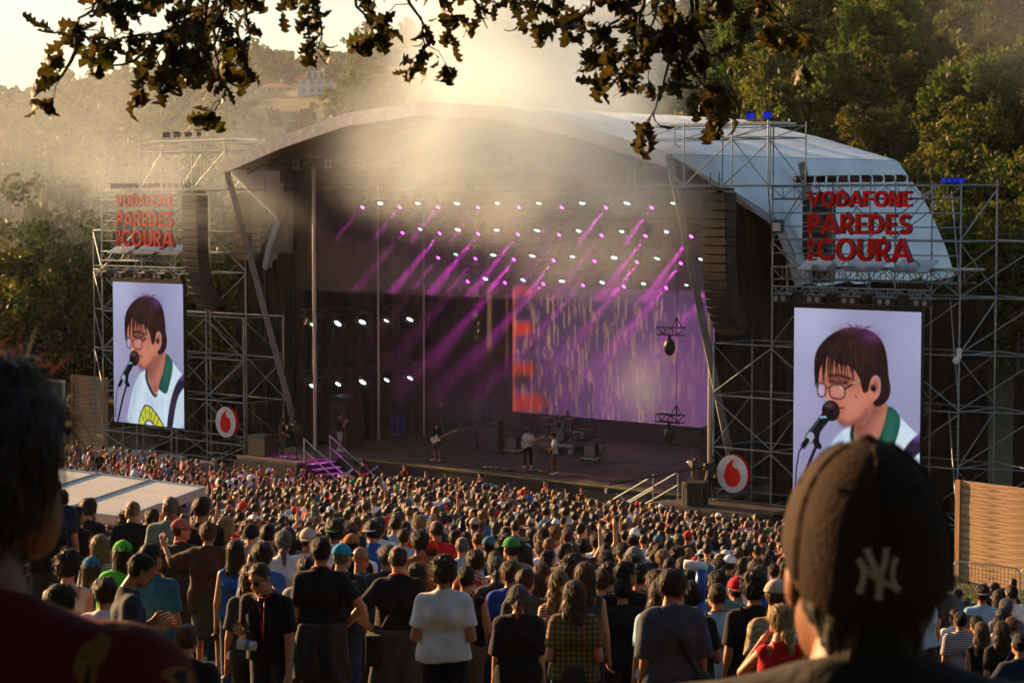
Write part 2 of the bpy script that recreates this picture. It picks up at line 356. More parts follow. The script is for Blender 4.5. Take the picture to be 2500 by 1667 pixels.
# far wood: one mass
def far_wood():
    pts, sc_, rt, ix = [], [], [], []
    for x, y in spread(900, -250, 1300, 235, 690, 6.2, 9000, .8):
        pts.append((x, y, gz(x, y)-.8)); s = random.uniform(1.0, 1.9)*(.42 if (x, y) in SMALL else 1); sc_.append((s*1.1, s*1.1, s)); rt.append((0, 0, random.uniform(0, 6.28))); ix.append(random.randrange(3))
    srcs = [crown_mesh('far_crown', 50+i, (2.6, 2.6, 3.1), 40, 26, .34, LEAF[i % 2], -.1)[0] for i in range(3)]
    o = scatter('far_wood', pts, rt, sc_, ix, srcs); tag(o, 'hazy mass of woodland covering the far village hill', 'woodland', kind='stuff')
FAR_KEEP = []; SMALL = set()

# ---------------------------------------------------------------- village houses on the far hill
M['hwall'] = mat('house_render', (.72, .70, .66), .8, 0, .08, .6); M['hstone'] = mat('house_stone', (.34, .30, .25), .9, 0, .3, 1.2)
M['hroof'] = mat('terracotta_tiles', (.42, .15, .07), .85, 0, .25, 1.5, bump=.5, bscale=6); M['hwin'] = mat('house_window', (.07, .08, .09), .15, 0, .1, 1)
def house(px0, px1, ytop, ybot, label, wall='hwall', hip=.28, nwin=4, rows=2, dormers=0, depth=8.0, flat=False, name='house'):
    px = (px0+px1)/2; lo, hi = 300.0, 640.0
    for _ in range(40):
        mid = (lo+hi)/2
        if at(px, ybot, mid).z > gz(at(px, ybot, mid).x, mid): hi = mid if False else hi; lo = mid
        else: hi = mid
    d = hi; p = at(px, ybot, d); k = d/FPX; W = (px1-px0)*k; H = (ybot-ytop)*k
    t = thing(name, label, 'house', (p.x, p.y, p.z), random.uniform(-.25, .1))
    rh = 0 if flat else H*hip; wh = H-rh
    boxo('wall', (0, depth/2, wh/2-1.5), (W, depth, wh+3), M[wall], t)
    if flat: boxo('roof', (0, depth/2, wh+.2), (W+.5, depth+.5, .35), M['hwall'], t)
    else:
        e = .5; b = MB(); z0 = wh+.02; x = W/2+e; i_ = min(W*.3, depth*.5)
        b.add([(-x, -e, z0), (x, -e, z0), (x, depth+e, z0), (-x, depth+e, z0), (-x+i_, depth/2, z0+rh), (x-i_, depth/2, z0+rh)], [(0, 1, 5, 4), (1, 2, 5), (2, 3, 4, 5), (3, 0, 4), (3, 2, 1, 0)])
        rf = b.build('roof', M['hroof'], t); boxo('chimney', (W*.22, depth*.6, z0+rh+.2), (.7, .7, 1.6), M['hwall'], rf)
        for q in range(dormers):
            xx = (q-(dormers-1)/2)*W*.17; dm = boxo('dormer', (xx, depth*.12, wh+rh*.42), (1.5, 2.2, 1.9), M['hwall'], t); boxo('pane', (0, -1.13, .1), (.8, .06, 1.2), M['hwin'], dm)
    for r_ in range(rows):
        for c in range(nwin):
            xx = (c+.5)/nwin*W*.86-W*.43; zz = wh*(r_+.55)/rows
            wn = boxo('window', (xx, -.04, zz), (W/nwin*.36, .1, wh/rows*.5), M['hwall'], t); boxo('pane', (0, -.06, 0), (W/nwin*.28, .04, wh/rows*.42), M['hwin'], wn)
    FAR_KEEP.append((p.x, p.y, W)); return t
house(728, 813, 175, 232, 'white three storey house with dormers and terracotta roof on the far hill', dormers=3, hip=.32)
house(978, 1063, 122, 162, 'white hillside house with a raised terrace and pale flat roof', flat=True, nwin=3, rows=1)
house(797, 880, 150, 174, 'long low white building with flat roof above the dormered house', flat=True, nwin=4, rows=1)
house(683, 760, 149, 192, 'brown stone house with red tiled roof among hill trees', wall='hstone', nwin=3, rows=1)
house(568, 640, 196, 224, 'low white house with orange roof below the stone house', nwin=2, rows=1, hip=.5)
house(640, 700, 202, 226, 'reddish roofed barn between the low house and dormered house', wall='hstone', nwin=2, rows=1, hip=.55, name='barn')
house(426, 470, 215, 244, 'small white cottage with orange gable roof low on the far hill', nwin=2, rows=1, hip=.4, depth=5, name='cottage')
_sp = spread
def spread_far(*a, **k):
    out = []
    for x, y in _sp(*a, **k):
        ok = True; low = False
        for hx, hy, W in FAR_KEEP:
            if y < hy+6 and y > hy-190 and abs(x/y-hx/hy) < (W*.55+1.5)/hy: ok = False; low = low or y < hy-40
        if ok: out.append((x, y))
        elif low and random.random() < .75 and not any(y < hy+6 and y > hy-40 and abs(x/y-hx/hy) < (W*.55+1.5)/hy for hx, hy, W in FAR_KEEP): out.append((x, y)); SMALL.add((x, y))
    return out
spread = spread_far; far_wood(); spread = _sp

def rear_wood():
    r = random.Random(4); pts, sc_, rt = [], [], []
    for i in range(130):
        x = r.uniform(-60, 60); y = r.uniform(-50, -9)
        if abs(x) > 16: y = r.uniform(-50, 6)
        if x < -16 and y > -14: continue
        pts.append((x, y, gz(x, y)-.5)); s = r.uniform(1.5, 2.4); sc_.append((s, s, s)); rt.append((0, 0, r.uniform(0, 6.28)))
    o = scatter('rear_wood', pts, rt, sc_, [r.randrange(3) for _ in pts], [crown_mesh('rear_crown', 80+i, (2.6, 2.6, 3.1), 40, 30, .34, LEAF[i % 3], .1)[0] for i in range(3)]); tag(o, 'shady woodland on the slope behind the audience', 'woodland', kind='stuff')
rear_wood()
# ---------------------------------------------------------------- stage
def onfloor(px, py, z=0.0):                          # stage-floor point under a photo pixel
    lo, hi = 60.0, 140.0
    for _ in range(50):
        m = (lo+hi)/2
        if at(px, py, m).z > FLOOR+z: lo = m
        else: hi = m
    return at(px, py, lo)
def sthing(name, label, cat, a, b, z, group=None, dr=0.0): return thing(name, label, cat, S(a, b, z), RZ+dr, group)
CA = 9.7
def stage_platform():
    t = sthing('stage_platform', 'low dark stage platform with brown plywood deck and black skirt', 'stage', 0, 0, 0)
    # deck sheets, each a part
    for i in range(13):
        for j in range(7):
            a0 = -2.6+i*1.94; b0 = .03+j*1.92
            MB().box((a0+.97, b0+.96, -.06), (1.93, 1.91, .12), None, .006).build('deck_panel', M['deck'], t)
    boxo('wing_deck', (.15, -1.46, -.07), (4.0, 2.9, .12), M['deck'], t); boxo('wing_deck', (24.2, -1.3, -.07), (4.8, 2.6, .12), M['deck'], t)
    boxo('skirt', (11.9, -.03, -.93), (18.7, .05, 1.6), M['skirt'], t); boxo('skirt', (.15, -2.92, -.95), (4.0, .05, 1.62), M['skirt'], t)
    boxo('skirt', (2.17, -1.46, -.95), (.05, 2.85, 1.62), M['skirt'], t); boxo('skirt', (24.2, -2.63, -.95), (4.8, .05, 1.62), M['skirt'], t); boxo('skirt', (21.78, -1.3, -.95), (.05, 2.55, 1.62), M['skirt'], t)
    boxo('edge_strip', (11.9, -.07, -.01), (18.6, .05, .035), mat('yellow_edge_tape', (.35, .42, .04), .5, 0, .5, 2), t)
    for x in (5, 9, 13.5, 17.5): boxo('pit_step', (x, -.75, -1.25), (2.0, 1.1, .9), M['skirt'], t, bev=.03)
stage_platform()
prof = [(12.7, 13.2), (8.6, 14.3), (4.6, 15.15), (0, 15.5), (-4.6, 15.15), (-8.6, 14.3), (-12.7, 13.2)]
def stage_roof():
    t = sthing('stage_roof', 'white vaulted tarpaulin stage roof with pale front valance', 'stage roof', 0, 0, 0)
    nb = 49; bs = np.linspace(-2.6, 13.4, nb)
    def sheet(pr, off, sag, mt, name, front=None):
        v = []; 
        P = []
        for k in range(len(pr)-1):
            for q in range(4): P.append(tuple(pr[k][i]+(pr[k+1][i]-pr[k][i])*q/4 for i in (0, 1)))
        P.append(pr[-1]); n = len(P)
        for ib, b in enumerate(bs):
            ph = (b+2.6)/16*6; s_ = sag*math.sin(math.pi*(ph % 1.0))
            for k, (da, z) in enumerate(P):
                bb = b
                if front: bb = max(b, front(z))
                e_ = min(1, k/5 if da > 0 else (n-1-k)/5) if front else min(1, max(0, 1-abs(da)/12.7)*3)
                v.append((CA+da-(s_*e_*.7*(1 if da > 0 else -1) if front else 0), bb, z-off-(s_*e_ if not front else s_*e_*.3)))
        i = (np.arange(nb-1)[:, None]*n+np.arange(n-1)[None]).ravel()
        f = np.stack([i, i+n, i+n+1, i+1], 1)
        return ob(name, mesh_np(name, v, f, mt, True), t)
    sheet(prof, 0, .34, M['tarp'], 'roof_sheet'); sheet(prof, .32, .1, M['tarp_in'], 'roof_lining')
    fr = lambda z: -2.6 if z > 13.1 else min(2.2, -2.6+(13.2-z)*1.9)
    for sg in (1, -1):
        wall = [(sg*12.72, 13.18), (sg*13.9, 11.8), (sg*14.6, 10.6), (sg*15.2, 9.4), (sg*15.6, 8.3)]
        if sg < 0: wall = wall[::-1]
        sheet(wall, 0, .55, M['tarp'], 'side_wall', fr)
    # valance along the front lip, one segment per facet
    for k in range(6):
        (a0, z0), (a1, z1) = prof[k], prof[k+1]; b = MB()
        b.add([(CA+a0, -2.68, z0+.05), (CA+a1, -2.68, z1+.05), (CA+a1, -2.68, z1-.5), (CA+a0, -2.68, z0-.5), (CA+a0, -2.58, z0+.05), (CA+a1, -2.58, z1+.05), (CA+a1, -2.58, z1-.5), (CA+a0, -2.58, z0-.5)],
              [(0, 1, 2, 3), (4, 7, 6, 5), (0, 4, 5, 1), (3, 2, 6, 7), (0, 3, 7, 4), (1, 5, 6, 2)]); b.build('valance', M['steel_white'], t)
    for b_ in np.linspace(-1.2, 12.9, 6):          # arched ribs under the lining
        r = MB(); 
        for k in range(6): r.tube((CA+prof[k][0], b_, prof[k][1]-.45), (CA+prof[k+1][0], b_, prof[k+1][1]-.45), .07, None, 6)
        r.build('rib', M['black'], t)
    for a_ in (-3.0, 22.4): MB().tube((a_, 2.0, -.0), (a_, -2.5, 13.15), .2, .17, 4).build('raked_leg', M['leg'], t)
    for a_ in (-4.2, 23.6): MB().tube((a_, 9.0, -1.7), (a_, 4.5, 13.0), .2, .2, 4).build('raked_leg', M['leg'], t)
    for a_ in (-1.0, 21.7): tubeo('upright', (a_, 1.1, 0), (a_, 1.1, 13.2), .09, M['alu'], t)
    for a_, b_ in ((-1.3, 5.5), (-1.3, 8.6), (21.9, 6)): tubeo('upright', (a_, b_, 0), (a_, b_, 13.2), .06, M['alu'], t)
stage_roof()
def drape(label, p0, p1, z0, z1):
    p0 = Vector(p0); p1 = Vector(p1); n = 90; d = p1-p0; nrm = Vector((-d.y, d.x, 0)).normalized(); v = []; rr = random.Random(3)
    for i in range(n+1):
        t_ = i/n; off = .07*math.sin(i*1.3)+.05*math.sin(i*.61+1)
        q = p0+d*t_+nrm*off; v += [(q.x, q.y, z0), (q.x+nrm.x*off*.2, q.y, (z0+z1)/2), (q.x, q.y, z1)]
    f = []
    for i in range(n):
        for j in range(2): f.append((3*i+j, 3*i+3+j, 3*i+4+j, 3*i+1+j))
    t = ob('stage_drape', mesh_np('stage_drape', v, f, M['drape'], True), None, S(0, 0, 0), (0, 0, RZ)); tag(t, label, 'drape')
drape('tall black drape behind the huge back video wall', (-2.3, 13.6, 0), (21.6, 13.6, 0), -.2, 12.9)
drape('black drape lining the wing with the lamp ladders', (-2.6, 1.3, 0), (-2.6, 13.4, 0), -.2, 13)
drape('black drape lining the wing beside the jib operators', (21.85, 1.25, 0), (21.85, 13.4, 0), -.2, 13)
drape('black drape hung inside the scaffold tower near the timber board', (-8.5, 2.9, 0), (-3.3, 2.9, 0), -1.6, 9)
drape('black drape hung inside the scaffold tower near the grass', (23.4, 2.9, 0), (33.0, 2.9, 0), -1.6, 7.8)
drape('black drape across the foot of the smaller screen tower', (-15.4, 3.2, 0), (-8.6, 3.2, 0), -1.6, 2.6)
drape('black curtain fence behind the timber hoarding beside grass', (33.6, 3.5, 0), (48, 3.5, 0), -1.7, 5.2)

# ---------------------------------------------------------------- LED pictures (drawn pixel by pixel on the screen grid)
def srgb(c): c = np.asarray(c, float)/255; return np.where(c <= .04045, c/12.92, ((c+.055)/1.055)**2.4)
class Pic:
    def __init__(s, W, H, col):
        s.W, s.H = W, H; s.im = np.ones((H, W, 3))*srgb(col); s.x, s.y = np.meshgrid((np.arange(W)+.5)/W, (np.arange(H)+.5)/H)
    def blend(s, a, col): a = np.clip(a, 0, 1)[..., None]; s.im = s.im*(1-a)+srgb(col)*a
    def d_poly(s, P, asp):
        x = s.x*asp; y = s.y; P = [(p*asp, q) for p, q in P]; n = len(P); ins = np.zeros(x.shape, bool); d = np.full(x.shape, 9.)
        for i in range(n):
            (x0, y0), (x1, y1) = P[i], P[(i+1) % n]; ex, ey = x1-x0, y1-y0
            t = np.clip(((x-x0)*ex+(y-y0)*ey)/(ex*ex+ey*ey+1e-12), 0, 1); d = np.minimum(d, np.hypot(x-x0-t*ex, y-y0-t*ey))
            c = ((y0 > y) != (y1 > y)) & (x < (x1-x0)*(y-y0)/(y1-y0+1e-12)+x0); ins ^= c
        return np.where(ins, -d, d)
    def poly(s, P, col, fe=.004, op=1.0): s.blend(op*np.clip(.5-s.d_poly(P, s.W/s.H)/(2*fe), 0, 1), col)
    def line(s, P, w, col, op=1.0, fe=.003, taper=False):
        asp = s.W/s.H; x = s.x*asp; d = np.full(x.shape, 9.); n = len(P)-1
        for i in range(n):
            (x0, y0), (x1, y1) = P[i], P[i+1]; x0 *= asp; x1 *= asp; ex, ey = x1-x0, y1-y0
            t = np.clip(((x-x0)*ex+(s.y-y0)*ey)/(ex*ex+ey*ey+1e-12), 0, 1); ww = w*(1-.8*(i+t)/n) if taper else w
            d = np.minimum(d, np.hypot(x-x0-t*ex, s.y-y0-t*ey)-ww)
        s.blend(op*np.clip(.5-d/(2*fe), 0, 1), col)
    def ell(s, c, r, col, fe=.2, op=1.0):
        q = np.hypot((s.x-c[0])/r[0], (s.y-c[1])/r[1]); s.blend(op*np.clip((1-q)/fe+.5, 0, 1), col)
    def mesh(s, name, W, H, m):
        w_, h = s.W, s.H; xs = np.linspace(-W/2, W/2, w_); zs = np.linspace(H, 0, h); X, Z = np.meshgrid(xs, zs)
        i = (np.arange(h-1)[:, None]*w_+np.arange(w_-1)[None]).ravel(); f = np.stack([i, i+w_, i+w_+1, i+1], 1)
        c = np.concatenate([s.im.reshape(-1, 3), np.ones((w_*h, 1))], 1)
        return mesh_np(name, np.stack([X.ravel(), X.ravel()*0, Z.ravel()], 1), f, m, False, None, c)
def ledmat(name, strength):
    m = bpy.data.materials.new(name); t, n, l = nodes(m); n.remove(n['Principled BSDF'])
    a = n.new('ShaderNodeAttribute'); a.attribute_name = 'col'; e = n.new('ShaderNodeEmission'); e.inputs[1].default_value = strength
    l.new(a.outputs['Color'], e.inputs[0]); l.new(e.outputs[0], n['Material Output'].inputs[0]); return m
def portrait():
    p = Pic(216, 278, (150, 150, 186)); rr = random.Random(5); nr = np.random.default_rng(2)
    def ck(P, n=2):
        for _ in range(n):
            Q = []
            for i in range(len(P)): a, b = P[i], P[(i+1) % len(P)]; Q += [(.75*a[0]+.25*b[0], .75*a[1]+.25*b[1]), (.25*a[0]+.75*b[0], .25*a[1]+.75*b[1])]
            P = Q
        return P
    def sp(P, c, fe=.004, op=1.0): p.poly(ck(P), c, fe, op)
    p.blend(.6*np.exp(-((p.x-.1)**2+(p.y-.06)**2)*14), (196, 196, 228)); p.blend(.4*np.exp(-((p.x-.06)**2*30+(p.y-.5)**2*30)), (186, 182, 214)); p.blend(.3*p.y, (138, 128, 160)); p.blend(.5*np.exp(-((p.x-1)**2*20+(p.y-.1)**2*12)), (176, 178, 214))
    # shirt
    sp([(.49, .60), (.40, .63), (.30, .72), (.23, .86), (.17, 1.04), (1.05, 1.04), (1.05, .66), (.93, .60), (.86, .55), (.78, .52), (.66, .70), (.57, .79)], (206, 226, 240), .006)
    sp([(.40, .64), (.30, .73), (.22, .90), (.18, 1.03), (.27, 1.03), (.30, .86), (.38, .74)], (158, 178, 210), .035, .75); sp([(.46, .74), (.60, .84), (.72, .78), (.66, .90), (.46, .86)], (170, 190, 218), .03, .55); sp([(.88, .78), (1.02, .74), (1.02, 1.03), (.84, 1.03)], (186, 206, 228), .03, .6)
    for i in range(16): x0 = .26+i*.04; y0 = .82+.05*math.sin(i*2.3); p.line([(x0, y0), (x0+.02*math.sin(i), y0+.07), (x0+.03, y0+.16)], .004, (166, 184, 212) if i % 2 else (224, 238, 246), .4, .01)
    # neck
    sp([(.45, .60), (.52, .56), (.60, .46), (.72, .46), (.77, .50), (.76, .58), (.70, .70), (.64, .76), (.58, .785), (.54, .74), (.49, .66)], (176, 108, 92), .005)
    sp([(.46, .61), (.60, .56), (.66, .48), (.70, .50), (.62, .62), (.54, .68)], (112, 60, 56), .03, .75); sp([(.62, .60), (.74, .52), (.72, .62), (.62, .74)], (192, 122, 104), .03, .6); sp([(.56, .72), (.62, .70), (.60, .78)], (120, 66, 60), .02, .6)
    for q in range(5): p.line([(.66-q*.02, .54+q*.01), (.60-q*.012, .64), (.58, .74)], .004, (130, 74, 66) if q % 2 else (200, 132, 114), .3, .012)
    # face
    sp([(.20, .24), (.34, .18), (.56, .24), (.66, .34), (.655, .44), (.60, .50), (.53, .565), (.45, .60), (.40, .607), (.355, .59), (.352, .565), (.375, .545), (.352, .53), (.36, .508), (.30, .50), (.275, .485), (.25, .46), (.215, .41), (.185, .36)], (186, 110, 92), .004)
    sp([(.40, .44), (.58, .42), (.62, .47), (.52, .55), (.44, .585), (.40, .55)], (206, 134, 112), .035, .75); sp([(.22, .27), (.30, .25), (.27, .36), (.22, .36)], (204, 128, 106), .015, .8); sp([(.36, .57), (.44, .60), (.54, .565), (.60, .50), (.57, .56), (.46, .62), (.38, .615)], (112, 60, 54), .018, .85)
    sp([(.26, .44), (.31, .47), (.30, .495), (.27, .48)], (222, 150, 132), .012, .8); sp([(.30, .49), (.36, .50), (.36, .51), (.31, .505)], (120, 62, 58), .008, .8); p.line([(.362, .522), (.41, .516)], .0045, (84, 28, 34), .95); sp([(.36, .53), (.41, .525), (.40, .545), (.365, .545)], (170, 84, 82), .008, .7)
    sp([(.27, .355), (.45, .36), (.46, .40), (.36, .405), (.28, .39)], (96, 48, 44), .02, .85); p.line([(.30, .385), (.37, .39), (.43, .385)], .006, (40, 20, 20), .9, .005); p.line([(.29, .352), (.38, .348), (.46, .362)], .009, (34, 20, 20), .85, .006)
    for q in range(60): p.ell((rr.uniform(.4, .72), rr.uniform(.42, .74)), (.004, .003), (104, 56, 50), .9, rr.uniform(.1, .45))
    p.ell((.505, .455), (.008, .006), (92, 50, 44), .6, .9); p.ell((.63, .61), (.006, .005), (92, 50, 44), .6, .8)
    # ear
    sp([(.615, .37), (.64, .345), (.675, .345), (.695, .37), (.69, .42), (.665, .46), (.635, .475), (.61, .455)], (200, 124, 104), .004); sp([(.63, .375), (.66, .36), (.68, .38), (.67, .42), (.64, .43)], (132, 70, 64), .012, .85); sp([(.615, .385), (.65, .385), (.662, .41), (.64, .425), (.615, .415)], (16, 14, 18), .006); p.line([(.62, .392), (.645, .392)], .002, (90, 96, 110), .8)
    # hair mass
    sp([(.165, .30), (.175, .24), (.215, .19), (.27, .15), (.35, .112), (.44, .092), (.54, .093), (.63, .11), (.70, .15), (.735, .21), (.75, .28), (.755, .34), (.775, .40), (.765, .44), (.745, .465), (.70, .495), (.655, .50), (.63, .48), (.67, .455), (.695, .42), (.695, .36), (.67, .335), (.63, .34), (.61, .375), (.60, .425), (.56, .435), (.545, .40), (.53, .355), (.49, .315), (.44, .29), (.38, .30), (.31, .25), (.25, .25), (.22, .29), (.20, .35), (.20, .40), (.175, .39)], (40, 23, 24), .004)
    for k in range(46):                                                  # fringe locks
        t = k/45; x0 = .24+.26*t+rr.gauss(0, .012); y0 = .20+.05*rr.random(); x1 = x0-.035+.07*t+rr.gauss(0, .018); y1 = .335+.06*rr.random()+(.04 if t < .12 else 0)-.02*t
        p.line([(x0, y0), ((x0+x1)/2-.006, (y0+y1)/2), (x1, y1)], rr.uniform(.004, .009), rr.choice([(40, 23, 24), (30, 17, 19), (54, 33, 31)]), .95, .003, True)
    for k in range(12): x0 = .17+rr.random()*.03; p.line([(x0+.02, .26), (x0, .33), (x0+rr.uniform(-.01, .02), .40+rr.random()*.03)], .005, (36, 21, 22), .9, .003, True)
    for i in range(420):                                                 # strands from the crown, kept inside the mass
        a = rr.uniform(-1, 1); x0 = .52+.12*a*rr.random(); y0 = .105+.04*rr.random(); ex = .20+.53*(.5+.5*a); ey = .36+.10*max(0, a)-rr.random()*.12; cx = x0+(ex-x0)*.75; cy = y0+(ey-y0)*.35; t0 = rr.random()*.6; t1 = min(1, t0+rr.uniform(.15, .4)); P = []
        for q in range(5): t = t0+(t1-t0)*q/4; P.append(((1-t)**2*x0+2*t*(1-t)*cx+t*t*ex, (1-t)**2*y0+2*t*(1-t)*cy+t*t*ey))
        if P[-1][1] > .30 and .28 < P[-1][0] < .55: continue
        p.line(P, rr.uniform(.001, .0026), rr.choice([(70, 45, 41), (22, 13, 15), (88, 60, 54), (58, 35, 35), (26, 15, 18), (30, 18, 20)]), rr.uniform(.2, .5), .003, True)
    p.blend(.5*np.exp(-((p.x-.63)**2*160+(p.y-.135)**2*900)), (118, 60, 122)); p.blend(.4*np.exp(-((p.x-.42)**2*90+(p.y-.105)**2*2600)), (110, 64, 92))
    for i in range(26): a = rr.uniform(-1, 1); x0 = .53+a*.06; p.line([(x0, .10), (x0+a*.02, .085), (x0+a*.045+rr.gauss(0, .01), .07+rr.random()*.02)], .0022, rr.choice([(96, 44, 92), (52, 28, 40), (120, 70, 120)]), .8, .003, True)
    # spectacles
    def ring(c, rx, ry, w_=.0045): p.line([(c[0]+rx*np.sign(math.cos(a))*abs(math.cos(a))**.7, c[1]+ry*np.sign(math.sin(a))*abs(math.sin(a))**.7) for a in np.linspace(0, 6.283, 26)], w_, (72, 40, 46), .95)
    sp([(.29, .40), (.42, .40), (.42, .46), (.32, .47)], (216, 158, 146), .02, .4); sp([(.20, .40), (.26, .40), (.255, .46), (.21, .455)], (190, 180, 202), .015, .55); ring((.355, .434), .062, .038); ring((.23, .43), .034, .036); p.line([(.262, .418), (.295, .415)], .004, (72, 40, 46)); p.line([(.418, .416), (.49, .385), (.563, .35)], .0055, (48, 28, 32)); p.line([(.48, .388), (.53, .366)], .002, (220, 212, 206), .9); p.line([(.375, .405), (.395, .425)], .003, (236, 210, 206), .6)
    # collar, strap, print
    sp([(.75, .485), (.80, .50), (.855, .545), (.84, .62), (.78, .745), (.75, .775), (.65, .745), (.645, .715), (.70, .64), (.735, .56)], (26, 82, 72), .004); sp([(.77, .51), (.83, .55), (.80, .64), (.74, .72), (.71, .70)], (44, 110, 96), .025, .6); sp([(.65, .72), (.70, .65), (.72, .66), (.68, .74)], (16, 54, 50), .012, .7)
    sp([(.475, .60), (.50, .60), (.485, .66), (.54, .735), (.59, .785), (.64, .765), (.62, .80), (.57, .80), (.50, .74), (.45, .665)], (30, 40, 44), .005); sp([(.45, .655), (.48, .61), (.475, .67), (.52, .73), (.49, .72)], (40, 76, 70), .008, .8)
    sp([(1.03, .61), (.95, .64), (.87, .71), (.80, .83), (.74, 1.04), (.83, 1.04), (.87, .88), (.93, .76), (1.03, .70)], (42, 34, 60), .005); sp([(1.03, .60), (.96, .635), (.95, .67), (1.03, .65)], (116, 66, 146), .012, .8)
    LET = ['C', 'H', 'A', 'I', 'S']
    sp([(.34, 1.03), (.37, .93), (.42, .88), (.44, .855), (.53, .86), (.60, .90), (.70, .97), (.745, 1.03)], (64, 44, 92), .004); sp([(.355, 1.03), (.385, .935), (.43, .89), (.45, .868), (.525, .872), (.59, .91), (.685, .975), (.725, 1.03)], (204, 210, 44), .003); sp([(.42, 1.03), (.44, .975), (.50, .955), (.57, .975), (.61, 1.03)], (64, 44, 92), .004); sp([(.435, 1.03), (.455, .985), (.50, .968), (.555, .985), (.59, 1.03)], (206, 220, 232), .003)
    for P in ([(.40, .93), (.43, .965)], [(.45, .88), (.462, .955)], [(.475, .91), (.49, .905)], [(.515, .875), (.505, .955)], [(.55, .90), (.535, .955)], [(.525, .92), (.545, .92)], [(.60, .915), (.565, .975)], [(.645, .95), (.60, .995)], [(.46, .99), (.47, 1.0)]): p.line(P, .004, (64, 44, 92), .95)
    # microphone
    p.line([(.095, .715), (.05, .77), (.03, .86), (.02, .97)], .0045, (18, 18, 24)); p.line([(.205, .705), (.13, .83), (.05, 1.0)], .010, (40, 30, 38)); p.line([(.20, .66), (.185, .715), (.215, .73)], .016, (20, 17, 22)); p.line([(.265, .57), (.13, .695)], .029, (20, 20, 26)); p.line([(.225, .575), (.125, .675)], .003, (84, 96, 120), .8); p.line([(.145, .68), (.12, .705)], .022, (150, 160, 178)); p.line([(.115, .705), (.085, .735)], .016, (22, 20, 26))
    p.ell((.305, .537), (.072, .055), (24, 17, 20), .1); p.ell((.29, .51), (.035, .016), (84, 62, 66), .9, .8); p.ell((.35, .55), (.02, .03), (60, 36, 38), .8, .6); p.line([(.225, .575), (.265, .572)], .005, (130, 186, 204))
    j = nr.normal(0, .03, p.im.shape[:2]); j = (j+np.roll(j, 1, 0)+np.roll(j, 1, 1))/1.7; p.im = np.clip(p.im*(1+j[..., None]), 0, 1); p.im[::2] *= .93; return p
PORTRAIT = portrait().mesh('portrait', 5.42, 6.95, ledmat('led_portrait', .335))
def screen(ac, label):
    t = sthing('video_screen', label, 'video screen', ac, -.35, .55)
    boxo('cabinet', (0, .12, 3.48), (5.46, .2, 7.0), M['black'], t); ob('picture', PORTRAIT, t, (0, .012, 0)); boxo('header_bar', (0, .06, 7.06), (5.5, .3, .16), M['black'], t)
    for i in range(7): tubeo('hanging_chain', ((i-3)*.8, .06, 7.14), ((i-3)*.8, .06, 7.62), .02, M['black'], t, 5)
screen(29.35, 'tall video screen showing a singer with glasses, beside the grass and barrier'); screen(-11.4, 'tall video screen showing a singer with glasses, beside the timber board')
def backwall():
    p = Pic(300, 110, (92, 62, 104)); rr = random.Random(9)
    p.blend(.55*np.exp(-((p.x-.42)**2*7+(p.y-.75)**2*3)), (150, 98, 150)); p.blend(.5*np.exp(-((p.x-.12)**2*90+(p.y-.15)**2*9)), (46, 40, 44)); p.blend(.5*np.exp(-((p.x-.27)**2*60+(p.y-.3)**2*9)), (74, 66, 60))
    for y0, h_, wd in ((.0, .07, .095), (.30, .09, .075), (.62, .1, .085), (.86, .11, .13)):
        p.poly([(0, y0), (wd*.8, y0-.02), (wd, y0+h_*.5), (wd*.75, y0+h_), (0, y0+h_*1.1)], (214, 60, 40), .03, .95)
    p.poly([(0, 0), (.012, 0), (.012, 1), (0, 1)], (226, 110, 70), .02, .8)
    for (x, y) in ((.03, .2), (.05, .47), (.035, .75)): p.ell((x, y), (.03, .07), (50, 44, 46), .7, .8)
    p.poly([(.06, .0), (.10, 0), (.075, .3), (.085, .6), (.13, .95), (.11, 1), (.07, .7), (.06, .35)], (90, 56, 70), .03, .6)
    for i in range(520):
        x = rr.random()**.8; y = rr.random(); n_ = rr.randint(2, 6); P = [(x, y)]; dx = rr.uniform(-.006, .006)
        for k in range(n_): dx = -dx*rr.uniform(.5, 1.2)+rr.uniform(-.002, .002); P.append((P[-1][0]+dx, P[-1][1]+rr.uniform(.018, .034)))
        xx = P[0][0]; c = (226, 170, 130) if xx < .55 else (196, 150, 150)
        p.line(P, rr.uniform(.0016, .0034), c, rr.uniform(.5, .95)*(.95 if xx < .5 else .6), .004)
    p.blend(.35*np.exp(-((p.x-.43)**2*220+(p.y-.7)**2*22)), (230, 210, 160)); p.im[::2] *= .95
    t = sthing('video_wall', 'huge purple video wall with squiggles and red band behind drummer', 'video screen', 9.9, 13.2, 1.0)
    ob('picture', p.mesh('wall_picture', 19.0, 6.3, ledmat('led_wall', .30)), t); boxo('cabinet', (0, .15, 3.15), (19.1, .2, 6.4), M['black'], t)
backwall()
# ---------------------------------------------------------------- trusses and lamps
def lattice(p0, p1, w=.4, h=.4, r=.03, cell=.5, m=None, parent=None, rb=.018):
    """box truss: four chords, each a part, and one joined lattice"""
    m = m or M['black']; p0 = Vector(p0); p1 = Vector(p1); d = p1-p0; L = d.length; d = d/L; s = d.cross(Vector((0, 0, 1))).normalized(); u = s.cross(d)
    cs = [(s*i*w/2+u*j*h/2) for i, j in ((-1, -1), (1, -1), (1, 1), (-1, 1))]
    for c in cs: tubeo('chord', p0+c, p1+c, r, m, parent, 6)
    b = MB(); n = max(2, int(L/cell))
    for k in range(n):
        q0 = p0+d*(L*k/n); q1 = p0+d*(L*(k+1)/n)
        for i in range(4):
            c, e = cs[i], cs[(i+1) % 4]; b.tube(q0+(c if k % 2 else e), q1+(e if k % 2 else c), rb, None, 4, False); b.tube(q0+c, q0+e, rb, None, 4, False)
    return tag(b.build('lattice', m, parent), kind='stuff')
